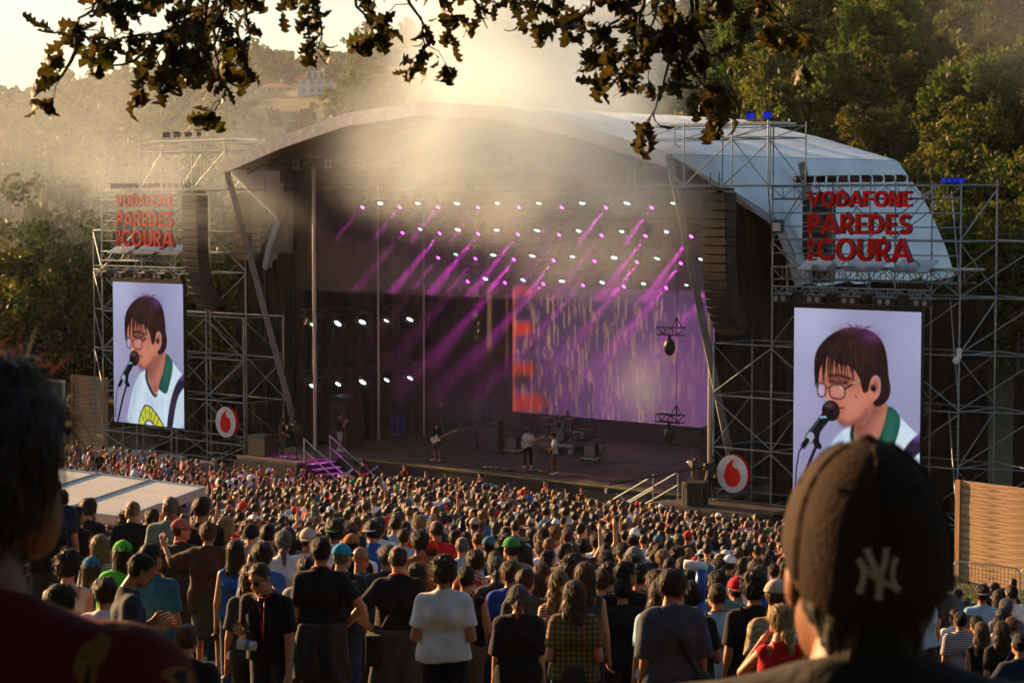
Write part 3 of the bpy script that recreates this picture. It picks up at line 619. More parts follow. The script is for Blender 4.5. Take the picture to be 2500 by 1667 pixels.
def truss_thing(label, p0, p1, **k):
    o = Vector(p0); t = sthing('lighting_truss', label, 'truss', *o); lattice((0, 0, 0), Vector(p1)-o, parent=t, **k); return t
truss_thing('front black lighting truss hung beneath the roof valance', (-2.2, -.6, 13.1), (21.5, -.6, 13.1), cell=.55)
ROWS = [(3.0, 11.35, 1.4), (5.4, 10.15, 1.55), (7.6, 8.95, 1.6), (9.45, 7.75, 1.7)]
NAMES = ['highest row', 'second row', 'third row', 'lowest row']
EM_W = emis('strobe_white', (.62, .95, 1.0), 1.3); EM_P = emis('beam_magenta', (1.0, .05, .75), 6.0); EM_B = emis('blue_gel_glow', (.02, .05, 1.0), .14)
_hex = [(math.cos(a)*.19, math.sin(a)*.085) for a in np.linspace(0, 6.283, 7)[:-1]]
_st_h = MB().box((0, .09, 0), (.66, .14, .34), None, .03).mesh('strobe_housing', M['blackp']); _st_l = MB().prism(_hex, 0, .015).mesh('strobe_lens', EM_W)
_st_y = MB().tube((-.36, .1, 0), (-.36, .1, .36), .015, None, 5).tube((.36, .1, 0), (.36, .1, .36), .015, None, 5).tube((-.36, .1, .36), (.36, .1, .36), .015, None, 5).tube((0, .1, .36), (0, .1, .55), .03, None, 5).mesh('strobe_yoke', M['black'])
_mh_b = MB().box((0, 0, .34), (.34, .3, .16), None, .03).box((-.17, 0, .14), (.05, .14, .3)).box((.17, 0, .14), (.05, .14, .3)).mesh('moving_base', M['blackp'])
_mh_h = MB().tube((0, 0, .14), (0, 0, -.24), .13, .105, 12).tube((0, 0, .14), (0, 0, .2), .13, .09, 12).mesh('moving_head', M['blackp'], True); _mh_l = MB().tube((0, 0, -.24), (0, 0, -.252), .085, None, 12).mesh('moving_lens', EM_P)
_mh_off = MB().tube((0, 0, -.24), (0, 0, -.25), .095, None, 12).mesh('dark_lens', M['glass_dark'])
def strobe(a, b, z, tilt, grp, lab, ry=0.0, dr=0.0):
    t = sthing('strobe_light', lab, 'stage light', a, b, z, grp, dr); k_ = random.uniform(.72, 1.08); h = ob('housing', _st_h, t, (0, 0, 0), (tilt+random.uniform(-.22, .15), ry+random.uniform(-.12, .12), random.uniform(-.25, .25))); ob('lens', _st_l, h, (0, 0, 0), (0, 0, 0), (k_, 1, k_*random.uniform(.75, 1.1))); ob('yoke', _st_y, t)
def mhead(a, b, z, dirv, grp, lab, lit=True, power=900, size=.16, sc=1.0):
    t = sthing('moving_head_light', lab, 'stage light', a, b, z, grp); t.scale = (sc,)*3; ob('base', _mh_b, t)
    q = (-Vector(dirv)).to_track_quat('Z', 'Y').to_euler(); h = ob('lamp_head', _mh_h, t, (0, 0, .05), q); ob('lens', _mh_l if lit else _mh_off, h)
    if lit:
        l = bpy.data.lights.new('beam', 'SPOT'); l.energy = power; l.color = (1.0, .04, .72); l.spot_size = size; l.spot_blend = .5; l.shadow_soft_size = .08
        o = ob('beam', l, t, Vector((0, 0, .05))+Vector(dirv).normalized()*.28, q)
BEAM = (-.12, -1.05, -1.0)
for k, (b_, z_, da) in enumerate(ROWS):
    truss_thing('%s black truss above the stage carrying strobes and beams' % NAMES[k], (-1.0, b_, z_+.75), (21.0, b_, z_+.75), cell=.7)
    n = 8 if k < 3 else 7
    for i in range(n):
        a = 1.5+i*2.42+.2*k
        strobe(a, b_-.1, z_, .55, 'white strobes, %s' % NAMES[k], 'glowing white strobe hanging on the %s of stage trusses' % NAMES[k], .12)
        on = not (k == 0 and i in (4, 5)) and not (k == 1 and i in (4, 7)) and not (k == 2 and i == 4) and not (k == 3 and i in (0, 3))
        pw = 7500*([.8, .9, .5, .35, .2, .3, 1, 1] if k == 0 else [.8, .7, 1, .9, .35, .5, .9, 1] if k == 1 else [.8, 1.2, 1.3, 1.0, .3, 1.2, 1.2, .9] if k == 2 else [.5, .8, 1, .9, .4, 1, .9])[i]
        mhead(a-.95, b_-.1, z_-.05, BEAM if k < 3 else (-.12, -1.4, -1.0), 'magenta beam lights, %s' % NAMES[k], 'moving head throwing a magenta beam from the %s' % NAMES[k], True, pw*(.3 if i == 0 or (k in (0, 2) and i == 1) else 1), .14)
# lamps on the front truss
_bl = MB()
for i in (-1, 1):
    for j in (-1, 1): _bl.box((i*.13, 0, j*.13), (.24, .16, .24), None, .03)
_bl = _bl.mesh('blinder_body', M['blackp']); BGL = mat('blinder_glass', (.32, .31, .28), .2, .3, .1, 4); _ble = MB().tube((0, -.085, 0), (0, -.1, 0), .085, None, 10).mesh('blinder_lens', BGL)
for i in range(11):
    t = sthing('blinder_light', 'black four lamp blinder clamped to the front truss', 'stage light', -2.0+i*2.1, -.9, 13.1, 'blinders along the front truss'); h = ob('housing', _bl, t); [ob('lens', _ble, h, (i_*.13, 0, j_*.13)) for i_ in (-1, 1) for j_ in (-1, 1)]
for i in range(8): mhead(-.9+i*2.85, -.6, 12.3, (.5*math.sin(i*2.2), -.2+.3*math.cos(i), -1), 'dark moving heads under the front truss', 'unlit black moving head hanging under the front truss', False, sc=1.9)
# side ladders with white strobes
for zz, nm in ((5.75, 'upper'), (2.9, 'lower')):
    t = sthing('side_truss', '%s black bar of side lights along the wing drape' % nm, 'truss', -1.7, 1.0, zz+.55); lattice((0, 0, 0), (0, 8.4, 0), .3, .3, .025, .6, parent=t)
    for i in range(5): strobe(-1.35, 1.3+i*1.6, zz, .25, 'white side strobes, %s bar' % nm, 'glowing white strobe on the %s bar along the wing drape' % nm, .5, .75)

# ---------------------------------------------------------------- scaffold towers
def tower(mir, label):
    A = (lambda a: 18.0-a) if mir else (lambda a: a)
    t = sthing('scaffold_tower', label, 'scaffold', A(28.05), 0, -FLOOR); oa = A(28.05)
    def T(nm, p, q, r=.03): tubeo(nm, (A(p[0])-oa, p[1], p[2]+FLOOR), (A(q[0])-oa, q[1], q[2]+FLOOR), r, M['steel'], t, 6)
    pa = [22.7, 25.4, 28.07, 30.74, 33.4]; pb = [0, 2.5]
    for b in pb:
        for a in pa:
            top = 6.0 if a < 23 else (14.2 if a < 26 and b == 0 else 12.2)
            T('post', (a, b, -1.7), (a, b, top), .035)
            c = MB()                                    # rosettes up the post, one joined part
            for z in np.arange(-1.5, top, .5): c.tube((A(a)-oa, b, z+FLOOR-.02), (A(a)-oa, b, z+FLOOR+.02), .062, None, 6)
            tag(c.build('rosettes', M['steel'], t), kind='stuff')
    T('post', (35.8, 1.3, -1.7), (35.8, 1.3, 10)); T('post', (35.2, 2.6, -1.7), (35.2, 2.6, 8))
    lev = [-1.2, 0, 2, 4, 6, 8, 10, 12]
    for z in lev:
        for b in pb:
            for i in range(4):
                if pa[i] < 23 and z > 6.1: continue
                T('ledger', (pa[i], b, z), (pa[i+1], b, z), .027)
        for a in pa:
            if a < 23 and z > 6.1: continue
            T('ledger', (a, 0, z), (a, 2.5, z), .027)
        if z in (2, 4, 6, 8, 10): T('ledger', (33.4, 0, z+.05), (35.8, 1.3, z), .025); T('ledger', (35.8, 1.3, z), (33.4, 2.5, z+.05), .025)
    for z in (10.5, 11, 11.5, 9.5, 9.0): T('ledger', (25.4, 0, z), (33.4, 0, z), .027)
    for z in (1.0, .4, -.5): T('ledger', (22.7, 0, z), (25.4, 0, z), .025)
    for i in range(4):
        for j in range(len(lev)-1):
            z0, z1 = lev[j], lev[j+1]
            if pa[i] < 23 and z1 > 6.1: continue
            if i in (0, 3) or j % 2 == i % 2:
                if (i+j) % 2: T('brace', (pa[i], -.04, z0+.1), (pa[i+1], -.04, z1-.1), .024)
                else: T('brace', (pa[i], -.04, z1-.1), (pa[i+1], -.04, z0+.1), .024)
            if (i+j) % 2 == 0: T('brace', (pa[i], 2.54, z0+.1), (pa[i+1], 2.54, z1-.1), .024)
    for a in pa:
        for j in range(len(lev)-1):
            z0, z1 = lev[j], lev[j+1]
            if a < 23 and z1 > 6.1: continue
            p, q = (0, 2.5) if (j % 2 == 0) else (2.5, 0); T('brace', (a+.04, p, z0+.1), (a+.04, q, z1-.1), .024)
    for j in range(5): T('brace', (33.45, .02, 2*j+.1), (35.8, 1.3, 2*j+1.9), .024)
    for z in (0, 4, 8): T('brace', (33.4, .05, z), (31.6, 2.4, z+3.8), .024)
    # lattice girders
    for z0, b in ((11.75, 0), (8.75, 0), (8.75, 1.2)):
        g = MB(); n = 16
        for k in range(n):
            a0, a1 = 25.4+8*k/n, 25.4+8*(k+1)/n; X = lambda a: A(a)-oa
            g.tube((X(a0), b-.06, z0-.22+FLOOR), (X(a0), b-.06, z0+.22+FLOOR), .018, None, 5); p, q = (z0-.22, z0+.22) if k % 2 else (z0+.22, z0-.22); g.tube((X(a0), b-.06, p+FLOOR), (X(a1), b-.06, q+FLOOR), .018, None, 5)
        g.tube((A(25.4)-oa, b-.06, z0-.22+FLOOR), (A(33.4)-oa, b-.06, z0-.22+FLOOR), .027, None, 6).tube((A(25.4)-oa, b-.06, z0+.22+FLOOR), (A(33.4)-oa, b-.06, z0+.22+FLOOR), .027, None, 6)
        tag(g.build('lattice_girder', M['steel'], t), kind='stuff')
    # cantilever frame that carries the line array
    ca = [20.9, 23.2, 25.4, 27.0]
    for b in (-2.6, -.2):
        for a in ca: T('post', (a, b, 11.9), (a, b, 14.35), .03)
        for z in (12.0, 13.75, 14.2): T('ledger', (20.9, b, z), (27.0, b, z), .027)
        for i in range(3): T('brace', (ca[i], b, 12.0 if i % 2 else 13.7), (ca[i+1], b, 13.7 if i % 2 else 12.0), .024); T('brace', (ca[i], b, 13.75), (ca[i+1], b, 14.2), .02)
        T('brace', (27.0, b, 12), (25.4, 0, 10), .024)
    for a in ca:
        for z in (12.0, 13.75): T('ledger', (a, -2.6, z), (a, -.2, z), .027)
    boxo('walk_plank', (A(23.9)-oa, -1.4, 14.28+FLOOR), (5.9, 1.6, .07), M['alu'], t); boxo('walk_plank', (A(29.4)-oa, 1.3, 9.0+FLOOR), (7.9, 1.0, .06), M['alu'], t)
    for k in range(3): boxo('tilted_deck', (A(27.6+k*2.0)-oa, -.1, 9.12+FLOOR), (1.5, .9, .05), M['alu'], t, (.5, 0, 0))
    return t
tower(False, 'silver scaffold tower whose foot stands beside the grass and crowd barrier'); tower(True, 'silver scaffold tower whose foot stands beside the small timber board')

# ---------------------------------------------------------------- letters
def arc(cx, cy, rx, ry, a0, a1, n=18): return [(cx+rx*math.cos(math.radians(a0+(a1-a0)*i/n)), cy+ry*math.sin(math.radians(a0+(a1-a0)*i/n))) for i in range(n+1)]
GL = {'V': (.78, [[(0, 1), (.39, 0)], [(.39, 0), (.78, 1)]]), 'O': (.86, [arc(.43, .5, .36, .43, 0, 360, 28)]), 'D': (.72, [[(.08, 0), (.08, 1)], [(.08, .92)]+[(.28, .92)]+arc(.28, .5, .36, .42, 90, -90)+[(.08, .08)]]),
      'A': (.8, [[(.0, 0), (.4, 1)], [(.4, 1), (.8, 0)], [(.16, .28), (.64, .28)]]), 'F': (.52, [[(.08, 0), (.08, 1)], [(.08, .92), (.52, .92)], [(.08, .5), (.46, .5)]]),
      'N': (.72, [[(.08, 0), (.08, 1)], [(.08, 1), (.64, 0)], [(.64, 0), (.64, 1)]]), 'E': (.52, [[(.08, 0), (.08, 1)], [(.08, .92), (.52, .92)], [(.08, .5), (.47, .5)], [(.08, .08), (.52, .08)]]),
      'P': (.6, [[(.08, 0), (.08, 1)], [(.08, .92), (.3, .92)]+arc(.3, .68, .24, .24, 90, -90)+[(.08, .44)]]), 'R': (.62, [[(.08, 0), (.08, 1)], [(.08, .92), (.3, .92)]+arc(.3, .69, .23, .23, 90, -90)+[(.08, .46)], [(.28, .46), (.58, 0)]]),
      'S': (.56, [arc(.29, .71, .2, .21, 25, 270, 14)+arc(.27, .29, .22, .21, 90, -155, 14)]), 'C': (.74, [arc(.44, .5, .36, .43, 45, 315, 22)]), 'U': (.7, [[(.08, 1), (.08, .36)]+arc(.35, .36, .27, .28, 180, 360)+[(.62, .36), (.62, 1)]])}
def glyph_mesh(ch, h, wx, th, dep, mf, ms):
    """a letter from constant-width strokes; every stroke a closed bar, front faces one material, sides another"""
    b = MB(); W, strokes = GL[ch]
    for si, st in enumerate(strokes):
        P = [Vector((x*wx, y*h)) for x, y in st]; closed = (P[0]-P[-1]).length < 1e-6; 
        if closed: P = P[:-1]
        n = len(P); Lf, Rt = [], []
        for i in range(n):
            p0 = P[i-1] if (i > 0 or closed) else None; p1 = P[(i+1) % n] if (i < n-1 or closed) else None
            d0 = (P[i]-p0).normalized() if p0 is not None else None; d1 = (p1-P[i]).normalized() if p1 is not None else None
            if d0 is None: d0 = d1
            if d1 is None: d1 = d0
            n0 = Vector((-d0.y, d0.x)); n1 = Vector((-d1.y, d1.x)); m = (n0+n1); m = m.normalized() if m.length > 1e-4 else n0; k = th/2/max(.45, m.dot(n0)); Lf.append(P[i]+m*k); Rt.append(P[i]-m*k)
        y0 = -dep-.002*si; v = []
        for i in range(n): v += [(Lf[i].x, y0, Lf[i].y), (Rt[i].x, y0, Rt[i].y), (Lf[i].x, -.001*si, Lf[i].y), (Rt[i].x, -.001*si, Rt[i].y)]
        seg = n if closed else n-1
        for i in range(seg):
            a, c = 4*i, 4*((i+1) % n); nb = len(b.v) if False else 0
        fs = []; ms_ = []
        for i in range(seg):
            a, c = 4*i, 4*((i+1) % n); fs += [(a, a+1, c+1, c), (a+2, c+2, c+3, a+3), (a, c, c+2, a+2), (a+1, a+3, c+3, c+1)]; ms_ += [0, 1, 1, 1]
        if not closed: fs += [(0, 2, 3, 1), (4*n-4, 4*n-3, 4*n-1, 4*n-2)]; ms_ += [1, 1]
        k0 = len(b.f); b.add(v, fs); b.m[k0:] = ms_
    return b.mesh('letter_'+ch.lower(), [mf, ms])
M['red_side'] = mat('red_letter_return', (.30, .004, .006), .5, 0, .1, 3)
def word(root, txt, x0, x1, z0, z1, dep=.22, th=None):
    h = z1-z0; Ws = [GL[c][0] for c in txt]; gap = .15; tot = sum(Ws)+gap*(len(txt)-1); wx = (x1-x0)/tot; th = th or .17*h; x = x0
    for c, W in zip(txt, Ws):
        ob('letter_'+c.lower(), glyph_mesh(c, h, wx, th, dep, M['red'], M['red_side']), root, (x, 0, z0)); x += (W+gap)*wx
def sign(a0, label):
    t = sthing('letter_sign', label, 'sign', a0, -.12, 9.2); word(t, 'VODAFONE', 0, 4.35, 2.02, 2.58, th=.105); word(t, 'PAREDES', 0, 4.35, 1.04, 1.76, th=.125); word(t, 'COURA', .42, 4.35, .06, .88, th=.14)
    word(t, 'D', .0, .3, .52, .86, th=.075); word(t, 'E', .0, .28, .06, .40, th=.075)
sign(27.2, 'red letter sign reading VODAFONE PAREDES DE COURA on the tower beside the grass'); sign(-13.8, 'red letter sign reading VODAFONE PAREDES DE COURA on the tower beside the timber board')

# ---------------------------------------------------------------- round logo discs
def disc(a, label):
    t = sthing('logo_disc', label, 'sign', a, -.45, 1.1); R = .73
    MB().prism(arc(0, 0, R, R, 0, 360, 40)[:-1], -.09, .09).build('rim', M['red'], t); MB().prism(arc(0, 0, R-.012, R-.012, 0, 360, 40)[:-1], -.1, -.088).build('face', M['white'], t)
    P = arc(0, -.1, .38, .40, 52, -212, 36)+[(-.31, .22), (-.22, .37), (-.06, .50), (.15, .60), (.06, .50), (.02, .40), (.03, .30), (.10, .235)]
    MB().prism(P, -.112, -.1).build('emblem', M['red'], t)
disc(24.0, 'round white sign with red speech mark near the jib operators'); disc(-5.4, 'round white sign with red speech mark near the concrete blocks')

# ---------------------------------------------------------------- loudspeaker arrays
_cab = MB().box((0, .32, 0), (1.12, .62, .315), None, .02).mesh('cabinet', M['blackp']); _grl = MB().box((0, -.005, 0), (1.06, .03, .27), None, .01).mesh('grille', mat('speaker_grille', (.02, .019, .018), .6, .2, .3, 60))
def array(a, b, ztop, n, label, curve=True, kick=1.0):
    t = sthing('line_array', label, 'loudspeakers', a, b, ztop); y, z, ang = 0.0, 0.0, 0.0
    MB().box((0, .32, .12), (1.0, .5, .1)).tube((0, .3, .15), (0, .3, .75), .02, None, 5).tube((-.4, .3, .15), (-.4, .3, .75), .02, None, 5).build('flying_frame', M['black'], t)
    for k in range(n):
        if curve: ang = .62*(k/n)**3.2*kick
        z -= .165*math.cos(ang); y += .165*math.sin(ang); c = ob('cabinet', _cab, t, (0, y, z), (ang, 0, 0)); ob('grille', _grl, c); z -= .165*math.cos(ang); y += .165*math.sin(ang)
array(24.3, -2.2, 11.75, 17, 'black curved line array hanging beside the tower near the grass', kick=1.5); array(-5.9, -2.2, 11.75, 17, 'black curved line array hanging in front of the hazy tower', kick=1.5)
array(25.3, 2.9, 11.6, 10, 'straight black speaker hang behind the near line array', False); array(-7.0, 2.0, 11.9, 10, 'straight black speaker hang behind the hazy line array', False)

# ---------------------------------------------------------------- flood lamps on the towers
def fl_meshes():
    h = MB().add([(-.22, -.02, -.14), (.22, -.02, -.14), (.22, -.02, .16), (-.22, -.02, .16), (-.2, .24, -.06), (.2, .24, -.06), (.2, .24, .12), (-.2, .24, .12)], [(0, 1, 2, 3), (4, 7, 6, 5), (0, 4, 5, 1), (3, 2, 6, 7), (0, 3, 7, 4), (1, 5, 6, 2)]); h.box((0, -.03, .18), (.46, .3, .02), Matrix.Rotation(-.25, 3, 'X')); h.tube((-.24, .1, -.25), (-.24, .1, .02), .012, None, 4).tube((.24, .1, -.25), (.24, .1, .02), .012, None, 4).tube((-.24, .1, -.25), (.24, .1, -.25), .012, None, 4)
    return h.mesh('flood_housing', M['blackp']), MB().box((0, -.03, .01), (.4, .012, .26)).mesh('flood_lens', M['glass_dark']), MB().box((0, -.03, .01), (.42, .02, .28)).mesh('gel', EM_B)
FH, FLn, FG = fl_meshes()
def flood(a, b, z, lab, grp, blue=False, yaw=0.0, s=1.0):
    t = sthing('flood_light', lab, 'flood light', a, b, z+.26*s, grp, yaw); t.scale = (s,)*3; h = ob('housing', FH, t, (0, 0, 0), (.1, 0, 0)); ob('gel' if blue else 'lens', FG if blue else FLn, h)
for mir in (0, 1):
    A = (lambda a: 18-a) if mir else (lambda a: a); w_ = 'hazy tower by the timber board' if mir else 'tower by the grass'
    for i in range(13): flood(A(26.6+i*.485), -.05, 12.02, 'black flood lamp in the top row on the '+w_, 'top flood lamps, '+w_, False, (1.35-.2*i if i < 7 else 0.05)*(-1 if mir else 1), .74)
    for i in range(4 if not mir else 0): flood(A(32.75+i*.24), -.1, 12.02, 'blue gelled lamp ending the row on the '+w_, 'blue gelled lamps, '+w_, True, .2*i-.3, .5)
    for i in range(4): flood(A(24.0+i*.75), -1.6, 14.36, 'small flood lamp on the cantilever frame of the '+w_, 'cantilever lamps, '+w_, i > 1 and not mir, -.6+.5*i, .75)
    t = sthing('lamp_bar', 'silver lamp truss just above the video screen on the '+w_, 'truss', A(29.4), -.75, 8.15); lattice((-3.4, 0, 0), (3.4, 0, 0), .25, .3, .022, .45, M['steel'], t)
    for i in range(9):
        if i % 2: flood(A(26.4+i*.75), -.85, 7.6, 'black flood lamp under the lamp truss on the '+w_, 'lamp truss floods, '+w_, False, 0, 1.15)
        else:
            q = sthing('blinder_light', 'black twin lamp blinder under the lamp truss on the '+w_, 'stage light', A(26.4+i*.75), -.85, 7.85, 'twin blinders, '+w_); h = MB().box((-.17, 0, 0), (.3, .2, .3), None, .04).box((.17, 0, 0), (.3, .2, .3), None, .04).box((0, .05, .2), (.1, .1, .2)).build('housing', M['blackp'], q); [MB().tube((x_, -.11, 0), (x_, -.125, 0), .1, None, 10).build('lens', BGL, q) for x_ in (-.17, .17)]
t = sthing('work_lamp', 'square grey work lamp clamped inside the tower by the grass', 'flood light', 25.7, -.1, 10.5); boxo('housing', (0, 0, 0), (.5, .15, .5), mat('teal_grey_metal', (.07, .12, .13), .5, .3), t, bev=.03); boxo('lens', (0, -.085, -.03), (.34, .02, .3), M['white'], t)
t = sthing('security_camera', 'small white dome camera bracketed to the tower post by the grass', 'camera', 33.4, -.15, 6.0); boxo('bracket', (.08, 0, .1), (.14, .1, .36), M['white'], t); MB().ell((-.02, -.02, -.16), (.12, .12, .13)).build('dome', M['white'], t, smooth=True)
# hanging lamp trusses at the stage edge
for z_, lab in ((6.4, 'upper'), (3.0, 'lower')):
    t = sthing('side_lamp_truss', 'short hanging truss with dark lamp, %s of two beside the opening' % lab, 'truss', 21.2, -.4, z_); lattice((-.9, 0, 0), (.3, 0, 0), .3, .3, .025, .4, M['black'], t); MB().tube((0, 0, .15), (0, 0, .5), .03, None, 5).tube((-.25, 0, .15), (0, 0, .55), .02, None, 4).tube((.25, 0, .15), (0, 0, .55), .02, None, 4).tube((0, 0, .5), (0, 0, 2.4), .012, None, 4).build('hoist_chain', M['black'], t)
    MB().ell((-.35, 0, -.62), (.24, .2, .34)).tube((-.35, 0, -.3), (-.35, 0, -.1), .07, None, 6).build('lamp', M['blackp'], t, smooth=True)
# ---------------------------------------------------------------- stairs, ballast, timber boards, barriers, cream roof
def stair(a0, sgn, label):
    t = sthing('stage_stairs', label, 'stairs', a0, 0, -FLOOR); n = 8; run = 3.0
    for i in range(n): MB().box((sgn*(i+.5)*run/n, -1.75, FLOOR-.1-(i)*FLOOR/n), (run/n*.92, 1.5, .05), None, .008).build('tread', M['steel'], t)
    for b_ in (-2.52, -.98):
        MB().box((sgn*run/2, b_, FLOOR/2-.08), (.06, .05, math.hypot(run, FLOOR)), Matrix.Rotation(-sgn*math.atan2(run, -FLOOR), 3, 'Y')).build('stringer', M['steel'], t)
        for zz in (1.05, .55): tubeo('handrail', (-sgn*.1, b_, FLOOR+zz), (sgn*run, b_, zz), .028, M['steel'], t)
        tubeo('rail_post', (-sgn*.05, b_, FLOOR-.1), (-sgn*.05, b_, FLOOR+1.08), .028, M['steel'], t); tubeo('rail_post', (sgn*run, b_, 0), (sgn*run, b_, 1.06), .028, M['steel'], t)
stair(2.25, 1, 'steel stairs with tube handrails below the standing camera operator'); stair(21.7, -1, 'steel stairs with tube handrails beside the camera jib')
BL = MB().box((0, 0, .5), (1.5, 1.2, 1.0), None, .04).mesh('ballast_block', M['concrete'])
for a_, b_, s_ in ((-13.2, -1.1, 1), (-11.2, -1.3, 1.05), (-8.7, -1.4, 1.05), (-6.3, -1.6, 1.0), (-5.2, -3.6, .95)): o = ob('ballast_block', BL, None, S(a_, b_, -FLOOR-.02), (0, 0, RZ+random.uniform(-.1, .1)), s_); tag(o, 'grey concrete ballast block at the foot of the hazy scaffold tower', 'block', 'ballast blocks by the hazy tower')
for a_, b_ in ((27.2, -1.2), (30.2, -1.1)): o = ob('ballast_block', BL, None, S(a_, b_, -FLOOR-.02), (0, 0, RZ), 1.0); tag(o, 'grey concrete ballast block under the bigger looking video screen', 'block', 'ballast blocks by the near tower')
def board(a0, a1, b_, h, label, dr=0.0):
    t = sthing('timber_hoarding', label, 'wooden board', a0, b_, -FLOOR, None, dr); W = a1-a0; n = int(h/.235)
    for x in (.08, W-.08): boxo('upright', (x, -.03, h/2-.1), (.2, .12, h+.2), M['pine_dark'], t)
    for i in range(n):
        z = h*(i+.5)/n; p = MB().box((0, 0, 0), (W-.3, .035, h/n-.012), None, .004).build('plank', M['pine'], t, (W/2, .01+random.uniform(-.006, .006), z), (0, random.uniform(-.003, .003), 0))
board(-20.7, -17.7, 2.0, 4.1, 'small pale timber board beside the hazy scaffold tower'); board(34.1, 39.4, -1.2, 3.5, 'wide knotty timber board standing behind the steel barrier', -.16)
t = sthing('poster_board', 'green poster in a pale frame beside the small timber board', 'poster', -23.0, 2.0, -FLOOR); boxo('frame', (.8, 0, 2.6), (1.7, .08, 2.3), M['white'], t); boxo('sheet', (.8, -.05, 2.6), (1.4, .02, 2.0), mat('poster_green', (.10, .18, .05), .6, 0, .2, 1), t); boxo('upright', (.2, .06, 1.2), (.1, .1, 2.6), M['pine_dark'], t); boxo('upright', (1.4, .06, 1.2), (.1, .1, 2.6), M['pine_dark'], t); boxo('print', (.75, -.063, 3.1), (.5, .004, .35), M['white'], t); boxo('print', (.8, -.063, 2.2), (.6, .004, .12), M['white'], t)
def barrier(a0, b_, label, dr=0.0):
    t = sthing('crowd_barrier', label, 'barrier', a0, b_, -FLOOR, None, dr); W = 2.4
    tubeo('frame_rail', (.12, 0, 1.12), (W-.12, 0, 1.12), .024, M['steel'], t); tubeo('frame_rail', (0, 0, .2), (W, 0, .2), .024, M['steel'], t)
    for x, s_ in ((0, 1), (W, -1)):
        tubeo('frame_post', (x, 0, .03), (x, 0, 1.0), .024, M['steel'], t); tubeo('frame_corner', (x, 0, 1.0), (x+s_*.13, 0, 1.12), .024, M['steel'], t); boxo('foot', (x, 0, .02), (.06, .55, .03), M['steel'], t)
    for i in range(17): tubeo('bar', (W*(i+1)/18, 0, .2), (W*(i+1)/18, 0, 1.12), .009, M['steel'], t, 5)
    return t
barrier(33.0, -3.6, 'steel crowd barrier whose end meets the scaffold tower'); barrier(35.45, -3.7, 'steel crowd barrier in front of the wide timber board', .05); barrier(37.9, -3.6, 'steel crowd barrier farther along the wide timber board', -.03)
for i in range(7): barrier(3.6+i*2.42, -3.6, 'steel pit barrier facing the stage skirt')['group'] = 'pit barriers along the stage front'
def cream_roof():
    c = [at(60, 1150, 62), at(188, 1150, 60), at(498, 1188, 52), at(330, 1252, 43), at(40, 1262, 42)]; zt = 7.0
    def on(px, py, z):
        lo, hi = 20., 100.
        for _ in range(50):
            m = (lo+hi)/2
            if at(px, py, m).z > z: lo = m
            else: hi = m
        return at(px, py, lo)
    z0 = 6.85; P = [on(498, 1189, z0), on(300, 1262, z0)]; d = (P[0]-P[1]); back = on(186, 1150, z0+.25)
    e = P[0]-P[1]; q = [P[1], P[0], P[0]+(back-P[0])*1.25, P[1]+(back-P[0])*1.25]
    t = thing('viewing_stand', 'low stand with a flat cream canvas roof amid the crowd', 'shelter', (P[1].x, P[1].y, gz(P[1].x, P[1].y))); L = Vector(t.location)
    n = 3
    for i in range(n):
        a, b = i/n, (i+1)/n; b -= .004
        A0 = q[0].lerp(q[3], a)-L; A1 = q[1].lerp(q[2], a)-L; B0 = q[0].lerp(q[3], b)-L; B1 = q[1].lerp(q[2], b)-L; m_ = MB(); pts = []
        for k in range(9):
            for j in range(7):
                p = A0.lerp(A1, k/8).lerp(B0.lerp(B1, k/8), j/6); p = p+Vector((0, 0, -.004*math.sin(math.pi*j/6)*math.sin(math.pi*k/8))); pts.append(p)
        m_.add(pts, [(k*7+j, k*7+7+j, k*7+8+j, k*7+1+j) for k in range(8) for j in range(6)]); m_.build('roof_panel', M['cream'], t, smooth=True)
        if i: tubeo('roof_seam', A0+Vector((0, 0, .02)), A1+Vector((0, 0, .02)), .018, M['alu'], t, 6)
    for a, b in ((q[0], q[1]), (q[1], q[2]), (q[0], q[3])):
        a = a-L; b = b-L; dd = b-a; MB().box((0, 0, 0), (.07, .2, dd.length)).build('edge_beam', M['alu'], t, (a+b)/2+Vector((0, 0, -.08)), dd.to_track_quat('Z', 'Y').to_euler())
    for p in q: tubeo('post', (p.x-L.x, p.y-L.y, gz(p.x, p.y)-L.z), (p.x-L.x, p.y-L.y, p.z-L.z), .045, M['alu'], t)
    return q
CREAM = cream_roof()
# ---------------------------------------------------------------- gear on the stage
def gthing(name, label, cat, px, py, rz=RZ, group=None): p = onfloor(px, py); return thing(name, label, cat, (p.x, p.y, FLOOR), rz, group)
t = gthing('bass_amplifier', 'tall dark bass amplifier stack behind the standing guitarist', 'amplifier', 1210, 1105); boxo('cabinet', (0, 0, .62), (.68, .42, 1.22), M['blackp'], t, bev=.03); boxo('grille', (0, -.22, .62), (.6, .02, 1.1), mat('dark_amp_cloth', (.09, .08, .08), .9, 0, .2, 40), t); boxo('head', (0, 0, 1.36), (.6, .36, .22), M['blackp'], t, bev=.02); boxo('head_panel', (0, -.19, 1.36), (.5, .02, .1), M['grey'], t)
def combo(px, py, label, dolly=True):
    t = gthing('guitar_amplifier', label, 'amplifier', px, py); boxo('cabinet', (0, 0, .5), (.64, .3, .58), M['blackp'], t, bev=.03); boxo('grille', (0, -.155, .46), (.58, .02, .42), M['amp'], t); boxo('control_panel', (0, -.155, .73), (.58, .02, .08), M['grey'], t)
    boxo('dolly', (0, 0, .16), (.85, .5, .06), M['alu'], t)
    for x in (-.35, .35):
        for y in (-.2, .2): MB().tube((x-.02, y, .065), (x+.02, y, .065), .065, None, 10).build('caster', M['blackp'], t)
combo(1253, 1107, 'small beige fronted amplifier on a dolly beside the bass stack'); combo(1444, 1127, 'small beige fronted amplifier on a dolly beside the guitar stand')
